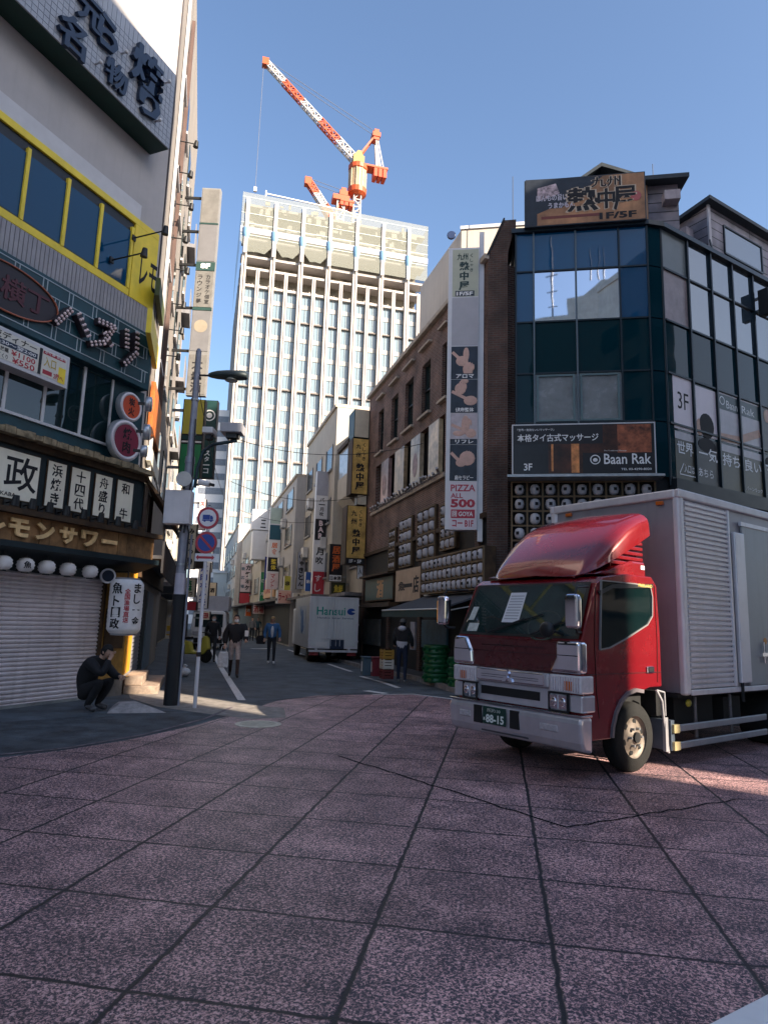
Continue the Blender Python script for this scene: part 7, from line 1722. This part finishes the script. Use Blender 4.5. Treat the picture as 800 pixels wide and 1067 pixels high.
# white block at the corner of the frame and the concrete ramp by the shutter
P = [gnd(735, 1067, .1), gnd(800, 1034, .1)]; d = (P[1] - P[0]).normalized(); n_ = Vector((d.y, -d.x, 0))
t = thing('white_block', 'smooth white painted concrete block at the near right edge of the paving', 'block', (P[0].x, P[0].y, .004), 0)
A = P[0] - d * .8; B_ = P[1] + d * 1.0; pts = [A, B_, B_ + n_ * .7, A + n_ * .7]; b = MB(); b.prism([((p - P[0]).x, (p - P[0]).y) for p in pts], 0, .096); b.build('block', mat('smooth white paint', (.80, .80, .80), .55, var=.06, scale=3, streak=.1), t, .012)
t = thing('concrete_ramp', 'small pale concrete ramp beside the crouching man', 'ramp', gnd(138, 742), R(25))
b = MB(); V = [(-.42, -.1, .0), (.55, -.25, .0), (.42, .42, .0), (-.35, .42, .0), (-.2, .1, .13), (.12, .08, .14), (.05, .34, .15), (-.22, .34, .14)]; b.add(V, [(0, 1, 5, 4), (1, 2, 6, 5), (2, 3, 7, 6), (3, 0, 4, 7), (4, 5, 6, 7), (3, 2, 1, 0)]); b.build('slope', mat('worn pale concrete', (.34, .31, .30), .85, var=.25, scale=8, bump=.4), t, .02)
t = thing('rubbish_bag', 'small white plastic bag lying on the lane edge behind the poles', 'bag', gnd(191, 705), 0)
b = MB(); b.ball((0, 0, .12), .2, .16, .13); b.tube((0, 0, .22), (.05, 0, .32), .03, .06, 8); b.build('bag', mat('white plastic', (.55, .58, .62), .4, var=.2, scale=12, bump=.6, bscale=18), t)
for k in range(4):
    g_ = gnd(185 + k * 1.5, 722 - k * 6); 
b = None
t = thing('guard_rail', 'dark tubular guard rail along the left edge of the lane behind the utility pole', 'rail', gnd(186, 716), FLS.rot)
b = MB()
for k in range(3): b.tube((k * 1.5, 0, 0), (k * 1.5, 0, .85), .03, n=8)
b.build('post', mat('rail grey', (.16, .18, .22), .45, .5, var=.2), t); b = MB(); b.tube((0, 0, .85), (3.0, 0, .85), .03, n=8); b.tube((0, 0, .45), (3.0, 0, .45), .02, n=8); b.build('bar', MATS['rail grey'], t)
# overhead wires
for k, (a, c) in enumerate((((-3.9, 12.84, 6.6), (-7.2, 30, 6.9)),)):
    t = thing('overhead_wire', ('thin dark cable running up the lane from the utility pole', 'thin dark cable from the utility pole across the lane to the brick building')[k], 'wire', a)
    A, C = Vector((0, 0, 0)), Vector(c) - Vector(a); b = MB(); L_ = [A.lerp(C, i / 14) - Vector((0, 0, 1.6 * (i / 14) * (1 - i / 14))) for i in range(15)]; b.path(L_, .009, 5); b.build('cable', black_m, t)
# air conditioners, meters and more signs along the lane
rr = random.Random(21)
ac = None
def ac_unit(F, x, z, y=0.0, lab=''):
    global ac
    if ac is None:
        ac = thing('air_conditioner', lab, 'air conditioner', F.w(x, y, z), F.rot, 'air conditioners on the lane fronts')
        b = MB(); b.box(-.4, .4, -.34, -.04, 0, .58); b.build('casing', mat('ac casing', (.55, .54, .52), .5, var=.1, streak=.3), ac, .015)
        b = MB(); disc(b, 0, .22, -.345, 24); b.build('fan_grille', mat('ac grille', (.08, .08, .085), .6), ac)
        b = MB(); b.box(-.35, -.3, -.36, .0, -.06, -.002); b.box(.3, .35, -.36, .0, -.06, -.002); b.build('bracket', steel, ac)
        return ac
    return dup(ac, F.w(x, y, z), F.rot, lab)
same = 'small pale air conditioner on brackets on a lane front'
for x0_, x1_, y_, zs in ((xA, BL, .1, (6.1, 8.6)), (xB, xA, -.7, (5.3, 8.1)), (xC, xB, -1.3, (5.2, 7.8)), (xD, xC, -1.7, (5.2, 7.9)), (xE, xD, -2.2, (5.3, 8.2))):
    for z in zs:
        for k in range(2): ac_unit(FB, x0_ + (x1_ - x0_) * (k + .5 + rr.uniform(-.2, .2)) / 2, z, y_, same)
for x in (3, 6.5, 12, 16, 21): ac_unit(FL2, x, rr.choice((5.6, 8.4, 11.2)), .0 if x < 9.6 else .3, same)
for x in (-.5, 1.0): pass
xs2 = [xD + 4, xD + 1.5, xE + 9, xE + 5]
for k, (rect, lab, m, s_, tm) in enumerate((((283, 592, 288, 627), 'narrow white sign with red characters beside the stacked panels', wht, '酒処', redS), ((296, 600, 303, 616), 'small mustard sign over the pink box sign', ylw, '串', ink), ((271, 596, 276.5, 628), 'slim green sign far down the lane', grn, '漢方', white_ink), ((256, 630, 262, 642), 'small orange lantern sign far down the lane', ornge, '酒', white_ink), ((318, 596, 324, 616), 'small blue sign on the pale yellow building', paint('mid blue panel', (.04, .12, .40)), '歯', white_ink), ((305, 618, 317, 628), 'low cream sign under the grey crest sign', cream2, 'そば', ink))):
    wl_ = (xC, xC + 2, xD + 1, xE + 6, xB + .8, xB - .6)[k]
    lanesign(rect, lab, [(rect[1], rect[3], m, [(s_, .2, .8, .08, .92, True, .04, tm)])], xr=wl_, thick=.25, casing=alu)
for px, y, lab, faces in (((207, 520, 214, 552), 27, 'pale pink vertical sign up the left of the lane', [(520, 552, pinkw, [('スナック', .2, .8, .05, .95, True, .04, redS)])]),
        ((216, 560, 222, 596), 44, 'slim white vertical sign far up the left of the lane', [(560, 596, wht, [('整骨院', .2, .8, .05, .95, True, .04, grn)])]),
        ((186, 640, 194, 664), 19.5, 'low red banner beside the left shop fronts', [(640, 664, redS, [('営業中', .2, .8, .05, .95, True, .04, white_ink)])]),
        ((209, 637, 219, 646), 33, 'small lit shop box sign on the left of the lane', [(637, 646, cream2, [('BEER', .1, .9, .2, .8, False, .04, redS)])])):
    fr = Frame((0, y), 88); vsign(px, lab, faces, Frame((fr.hx(px[0], px[1]), y), 88), .2)
wc_ = mat('wire black', (.015, .015, .016), .6, var=0)
for k, (a, c, s_) in enumerate((((-5.6, 24, 8.2), (1.2, 21, 7.4), .5), ((-6.4, 27, 7.2), (-.6, 26, 6.6), .5), ((-8.0, 36, 7.5), (-2.4, 36, 7.2), .5))):
    t = thing('overhead_wire', ('near sagging wire across the lane above the box truck', 'second sagging wire across the lane', 'far wire across the lane')[k], 'wire', a)
    A, C = Vector((0, 0, 0)), Vector(c) - Vector(a); b = MB(); b.path([A.lerp(C, i / 14) - Vector((0, 0, 4 * s_ * (i / 14) * (1 - i / 14))) for i in range(15)], .011, 5); b.build('cable', wc_, t)
# ================================================================== people
hair_m = mat('black hair', (.006, .005, .005), .75, var=.2, scale=30); skin_m = mat('skin', (.52, .32, .24), .55, var=.06, scale=20)
def cloth(n, c, r=.85): return mat(n, c, r, var=.15, scale=14, bump=.25, bscale=26)
def figure(label, loc, rot, H, J, R_, cl, hair=None, cap=None, mask=False, group=None, hood=None, look=(0, 0), hands=True, extra=None):
    """J: joint positions for a 1.7 m figure facing -y; one skinned surface, coloured by the bone it belongs to"""
    t = thing('person', label, 'person', loc, rot, group); k = H / 1.70
    names = list(J.keys()); idx = {n: i for i, n in enumerate(names)}
    E_ = [('pelvis', 'waist'), ('waist', 'chest'), ('chest', 'neck'), ('neck', 'head')]
    for s in 'lr': E_ += [('chest', 'sh' + s), ('sh' + s, 'el' + s), ('el' + s, 'wr' + s), ('pelvis', 'hip' + s), ('hip' + s, 'kn' + s), ('kn' + s, 'an' + s), ('an' + s, 'to' + s)]
    me = bpy.data.meshes.new('skeleton'); me.from_pydata([tuple(Vector(J[n]) * k) for n in names], [(idx[a], idx[b]) for a, b in E_], [])
    o = put(bpy.data.objects.new('skeleton', me)); o.modifiers.new('skin', 'SKIN'); sb = o.modifiers.new('sub', 'SUBSURF'); sb.levels = 2
    for n in names:
        sv = me.skin_vertices[0].data[idx[n]]; r = R_[n[:-1] if n[-1] in 'lr' and n not in R_ else n]; r = r if isinstance(r, tuple) else (r, r); sv.radius = (r[0] * k, r[1] * k); sv.use_root = (n == 'pelvis')
    bpy.context.view_layer.update()
    ev = o.evaluated_get(bpy.context.evaluated_depsgraph_get()); m2 = ev.to_mesh()
    b = MB(); mats = []; segs = []
    def mi(m):
        if m not in mats: mats.append(m)
        return mats.index(m)
    for a, c in E_:
        key = a if a in ('hipl', 'hipr', 'knl', 'knr', 'anl', 'anr', 'shl', 'shr', 'ell', 'elr') else ('chest' if c in ('shl', 'shr') else 'hip' if c in ('hipl', 'hipr') else a)
        segs.append((Vector(J[a]) * k, Vector(J[c]) * k, mi(cl.get(key) or cl.get(key[:-1]))))
    vs_ = [tuple(v.co) for v in m2.vertices]
    for p in m2.polygons:
        c = p.center; best = (9, 0)
        for A, B_, m in segs:
            d = B_ - A; u = max(0, min(1, (c - A).dot(d) / max(d.length_squared, 1e-6))); q = (c - A - d * u).length
            if q < best[0]: best = (q, m)
        b.f.append(tuple(p.vertices)); b.m.append(best[1]); b.sm.append(True)
    b.v = vs_; ev.to_mesh_clear(); bpy.data.objects.remove(o)
    sk = mi(skin_m)
    # head with face, joined to the neck
    hc = Vector(J['head']) * k; q = Euler((look[0], 0, look[1])).to_matrix()
    def hp(x, y, z): return hc + q @ Vector((x * k, y * k, z * k))
    hb = MB(); hb.ball((0, 0, 0), .074 * k, .092 * k, .112 * k, 18, 12)
    for i, v in enumerate(hb.v):
        v = Vector(v)
        if v.z < -.02 * k: v.x *= .86; v.y = v.y * .92 - .006 * k
        hb.v[i] = tuple(hc + q @ v)
    b.add(hb.v, hb.f, sk, True)
    for args in ((hp(0, -.092, -.012), hp(0, -.108, -.03), .010 * k, .014 * k),): b.tube(args[0], args[1], args[2], args[3], 6, sk)
    for s in (-1, 1): b.ball(hp(s * .076, .005, -.01), .012 * k, .02 * k, .03 * k, 8, 6, sk)
    em = mi(ink)
    for s in (-1, 1): b.ball(hp(s * .030, -.083, .012), .011 * k, .008 * k, .006 * k, 8, 5, em)
    b.ball(hp(0, -.088, -.055), .022 * k, .006 * k, .005 * k, 8, 5, mi(mat('lips', (.30, .10, .09), .5, var=0)))
    b.tube(hp(0, .01, -.13), hp(0, .01, -.06), .05 * k, .052 * k, 10, sk)
    if hands:
        for s in 'lr':
            w = Vector(J['wr' + s]) * k; e = Vector(J['el' + s]) * k; d = (w - e).normalized(); a = d.cross(Vector((0, 1, .3))).normalized(); n2 = d.cross(a)
            b.tube(w - d * .02 * k, w + d * .085 * k, .026 * k, .034 * k, 8, sk)
            for f in range(4):
                o0 = a * ((f - 1.5) * .017 * k); L = (.062, .074, .070, .055)[f] * k; p0 = w + d * .08 * k + o0; p1 = p0 + d * L * .55 + n2 * .008 * k; p2 = p1 + d * L * .4 + n2 * .026 * k
                b.tube(p0, p1, .0085 * k, .008 * k, 6, sk); b.tube(p1, p2, .008 * k, .006 * k, 6, sk)
            p0 = w + d * .03 * k + a * .03 * k; b.tube(p0, p0 + d * .04 * k + a * .022 * k, .010 * k, .009 * k, 6, sk); b.tube(p0 + d * .04 * k + a * .022 * k, p0 + d * .07 * k + a * .02 * k, .009 * k, .007 * k, 6, sk)
    b.build('body', mats, t)
    if hair:
        g = MB(); g.ball((0, 0, 0), .085 * k, .10 * k, .115 * k, 18, 12); keep = []
        V = [Vector(v) for v in g.v]; F_ = [f for f in g.f if not (sum(V[i].y for i in f) / len(f) < -.035 * k and sum(V[i].z for i in f) / len(f) < .05 * k) and sum(V[i].z for i in f) / len(f) > -hair * k]
        rr = random.Random(len(label)); g.v = [tuple(hp(v.x / k * (1 + rr.uniform(-.03, .05)), v.y / k + .006, v.z / k + .012)) for v in V]; g.f = F_; g.m = [0] * len(F_); g.sm = [True] * len(F_); g.build('hair', hair_m if not isinstance(cap, tuple) else hair_m, t, fix=False)
    if mask:
        g = MB(); g.ball((0, 0, 0), .070 * k, .05 * k, .052 * k, 14, 8); g.v = [tuple(hp(v[0] / k, v[1] / k - .056, v[2] / k - .048)) for v in g.v]; g.build('face_mask', mat('white face mask', (.72, .72, .74), .8, var=.03), t)
    if cap and not isinstance(cap, tuple):
        g = MB(); g.ball((0, 0, 0), .09 * k, .105 * k, .10 * k, 16, 10); V = [Vector(v) for v in g.v]; g.f = [f for f in g.f if sum(V[i].z for i in f) / len(f) > -.0]; g.m = [0] * len(g.f); g.sm = [True] * len(g.f); g.v = [tuple(hp(v.x / k, v.y / k, v.z / k + .035)) for v in V]; g.build('cap', cap, t, fix=False)
    if hood:
        g = MB(); nk = Vector(J['neck']) * k; g.ball(nk + Vector((0, .05, .0)) * k, .12 * k, .095 * k, .075 * k, 14, 8); g.build('hood', hood, t)
    if extra: extra(t, k)
    return t
def stand(step=.0, al=(.0, .0), wide=1.0, fold=None):
    J = dict(pelvis=(0, 0, .93), waist=(0, 0, 1.08), chest=(0, .01, 1.28), neck=(0, .015, 1.45), head=(0, -.005, 1.585))
    for s, g in (('l', 1), ('r', -1)):
        st_ = step * g; a = al[0] if s == 'l' else al[1]
        J['sh' + s] = (g * .175 * wide, .01, 1.395); J['el' + s] = (g * .245 * wide, .03 - a * .25, 1.13 + abs(a) * .04); J['wr' + s] = (g * .245 * wide, -.06 - a * .6, .90 + abs(a) * .22)
        J['hip' + s] = (g * .09, 0, .88); J['kn' + s] = (g * .095, -st_ * .5 - .03, .48 + abs(st_) * .02); J['an' + s] = (g * .095, -st_ + .03 * (1 if st_ < 0 else 0), .085 + (.05 if st_ < -.1 else 0)); J['to' + s] = (g * .11, -st_ - .15, .045)
    return J
RB = dict(pelvis=(.135, .11), waist=(.13, .105), chest=(.155, .12), neck=.052, head=.06, sh=.068, el=.052, wr=.036, hip=.088, kn=.060, an=.043, to=.038)
RC = dict(RB, pelvis=(.16, .13), waist=(.17, .14), chest=(.18, .145), sh=.085, el=.072, wr=.052)
blk = cloth('black jacket cloth', (.014, .014, .017)); dk = cloth('charcoal trousers', (.022, .024, .03)); shoe = mat('black shoe', (.012, .012, .013), .5, var=.1); wshoe = mat('white shoe', (.66, .66, .68), .6, var=.05); denim = cloth('blue denim jacket', (.045, .13, .28)); beige = cloth('beige shorts', (.46, .38, .36)); whs = cloth('white shirt', (.62, .62, .64)); navyj = cloth('dark jeans', (.02, .028, .055)); greyc = cloth('pale grey hood', (.48, .48, .52))
def all_(**k):
    d = dict(pelvis=blk, waist=blk, chest=blk, neck=skin_m, sh=blk, el=blk, hip=dk, kn=dk, an=shoe); d.update(k); return d
def face_to(p): return math.atan2(-(EYE.x - p.x), (EYE.y - p.y)) + math.pi      # turn -y towards the camera
def bag(m, pos, sz, lab):
    def f(t, k):
        pass
    return f
p = gnd(220, 690)
figure('walking person in all black with a white face mask on the left of the lane', p, face_to(p), 1.70, stand(.14, (.1, -.1)), RC, all_(), hair=.05, mask=True, group='pedestrians in the lane')
p = gnd(243, 706)
def badge(t, k):
    g = MB(); g.box(.24, .34, -.34, -.32, 1.14, 1.30); g.build('paper_cup', wht, t)
J = stand(.24, (.55, .0), 1.12); 
figure('walking person in a wide black coat and beige shorts carrying a white bag', p, face_to(p), 1.72, J, dict(RC, pelvis=(.18, .15), waist=(.20, .16), chest=(.20, .16), el=.10, wr=.07), all_(hip=beige, kn=cloth('dark brown boots', (.05, .03, .026)), an=shoe), hair=.07, mask=True, group='pedestrians in the lane', extra=badge)
def handbag(loc, rz, s, m, lab, name='hand_bag'):
    t = thing(name, lab, 'bag', loc, rz); w, d, h = s
    b = MB(); b.prof([(-w / 2 * .9, 0), (w / 2 * .9, 0), (w / 2, h * .6), (w / 2 * .75, h), (-w / 2 * .75, h), (-w / 2, h * .6)], -d / 2, d / 2, 'y'); b.build('bag_body', m, t, .02)
    b = MB(); b.path([(-w * .25, 0, h), (-w * .15, 0, h + .16), (w * .15, 0, h + .16), (w * .25, 0, h)], .010, 5); b.build('handle', m, t); return t
q_ = Matrix.Rotation(face_to(p), 3, 'Z') @ Vector((-.30, -.10, 0)); handbag((p.x + q_.x, p.y + q_.y, .28), face_to(p), (.30, .16, .42), mat('white plastic', (.55, .58, .62)), 'white carrier bag held by the walker in beige shorts', 'carrier_bag')
p = gnd(282, 692)
def shirt(t, k):
    g = MB(); g.ball((0, -.085, 1.16), .065, .06, .22, 12, 8); g.build('shirt_front', whs, t)
figure('person in a blue denim jacket and white sneakers walking in mid lane', p, face_to(p), 1.72, stand(.10, (.12, .05), 1.1), RC, all_(pelvis=denim, waist=denim, chest=denim, sh=denim, el=denim, an=wshoe), hair=.05, cap=cloth('tan cap', (.34, .22, .10)), group='pedestrians in the lane', extra=shirt)
q_ = Matrix.Rotation(face_to(p), 3, 'Z') @ Vector((-.40, -.02, 0)); handbag((p.x + q_.x, p.y + q_.y, .72), face_to(p), (.34, .18, .30), blk, 'black shoulder bag at the side of the denim jacket walker')
p = gnd(231.5, 676)
figure('distant person in black walking behind the others up the lane', p, face_to(p), 1.70, stand(.12, (.1, .1)), RB, all_(), hair=.05, group='pedestrians in the lane')
for px, py, c_, lab in ((262, 668, cloth('grey coat', (.20, .19, .19)), 'far pedestrian in a grey coat near the lane end'), (268, 667, cloth('dark teal coat', (.03, .07, .09)), 'far pedestrian in a dark teal coat near the lane end'), (211, 672, cloth('ochre vest', (.45, .26, .03)), 'far person in an ochre vest on the left of the lane')):
    p = gnd(px, py); figure(lab, p, face_to(p), 1.68, stand(.1, (.1, .1)), RB, all_(chest=c_, waist=c_, sh=c_, el=c_, pelvis=c_), hair=.05, group='pedestrians in the lane')
p = gnd(418, 711.5)
figure('man in a grey cap, black vest and dark jeans seen from behind under the awning', p, face_to(p) + R(172), 1.74, stand(.04, (.45, .35)), RC, all_(hip=navyj, kn=navyj, an=wshoe, sh=cloth('dark sleeve', (.03, .035, .04)), el=cloth('dark sleeve', (.03, .035, .04)), pelvis=greyc), hair=.07, cap=cloth('grey cap', (.10, .10, .095)), hood=greyc)
# crouching man
p = gnd(96, 741)
J = dict(pelvis=(0, .20, .30), waist=(0, .20, .46), chest=(0, .04, .70), neck=(0, -.09, .86), head=(0, -.17, .955))
for s, g in (('l', 1), ('r', -1)):
    J['sh' + s] = (g * .17, .0, .78); J['hip' + s] = (g * .10, .14, .28); J['kn' + s] = (g * .16, -.22, .50); J['an' + s] = (g * .13, .02, .09); J['to' + s] = (g * .16, -.17, .045)
J['ell'] = (.21, -.22, .56); J['wrl'] = (.08, -.40, .56); J['elr'] = (-.21, -.26, .60); J['wrr'] = (-.10, -.30, .84)
RK = dict(RB, pelvis=(.17, .15), waist=(.17, .15), chest=(.19, .16), sh=.10, el=.075, wr=.048, hip=.115, kn=.085, an=.058, to=.05)
def phone(t, k): pass
cr = figure('man in a black jacket crouching by the shutter with one hand on his face', p, R(78), 1.78, J, RK, all_(hip=blk, kn=blk, pelvis=blk, an=mat('black white trainer', (.06, .06, .065), .5, var=.9, scale=20)), hair=.07, look=(R(34), 0))
q_ = Matrix.Rotation(R(78), 3, 'Z') @ Vector((.07, -.50, 0)); t = thing('smartphone', 'dark smartphone held in the hand of the crouching man', 'phone', (p.x + q_.x, p.y + q_.y, .585), R(66))
b = MB(); b.box(-.04, .04, -.08, .08, 0, .010); b.build('case', black_m, t, .004); b = MB(); b.box(-.036, .036, -.074, .074, .0105, .012); b.build('screen', dark_glass, t)
for s in (-1, 1):
    pass
bpy.data.objects.remove(_to)
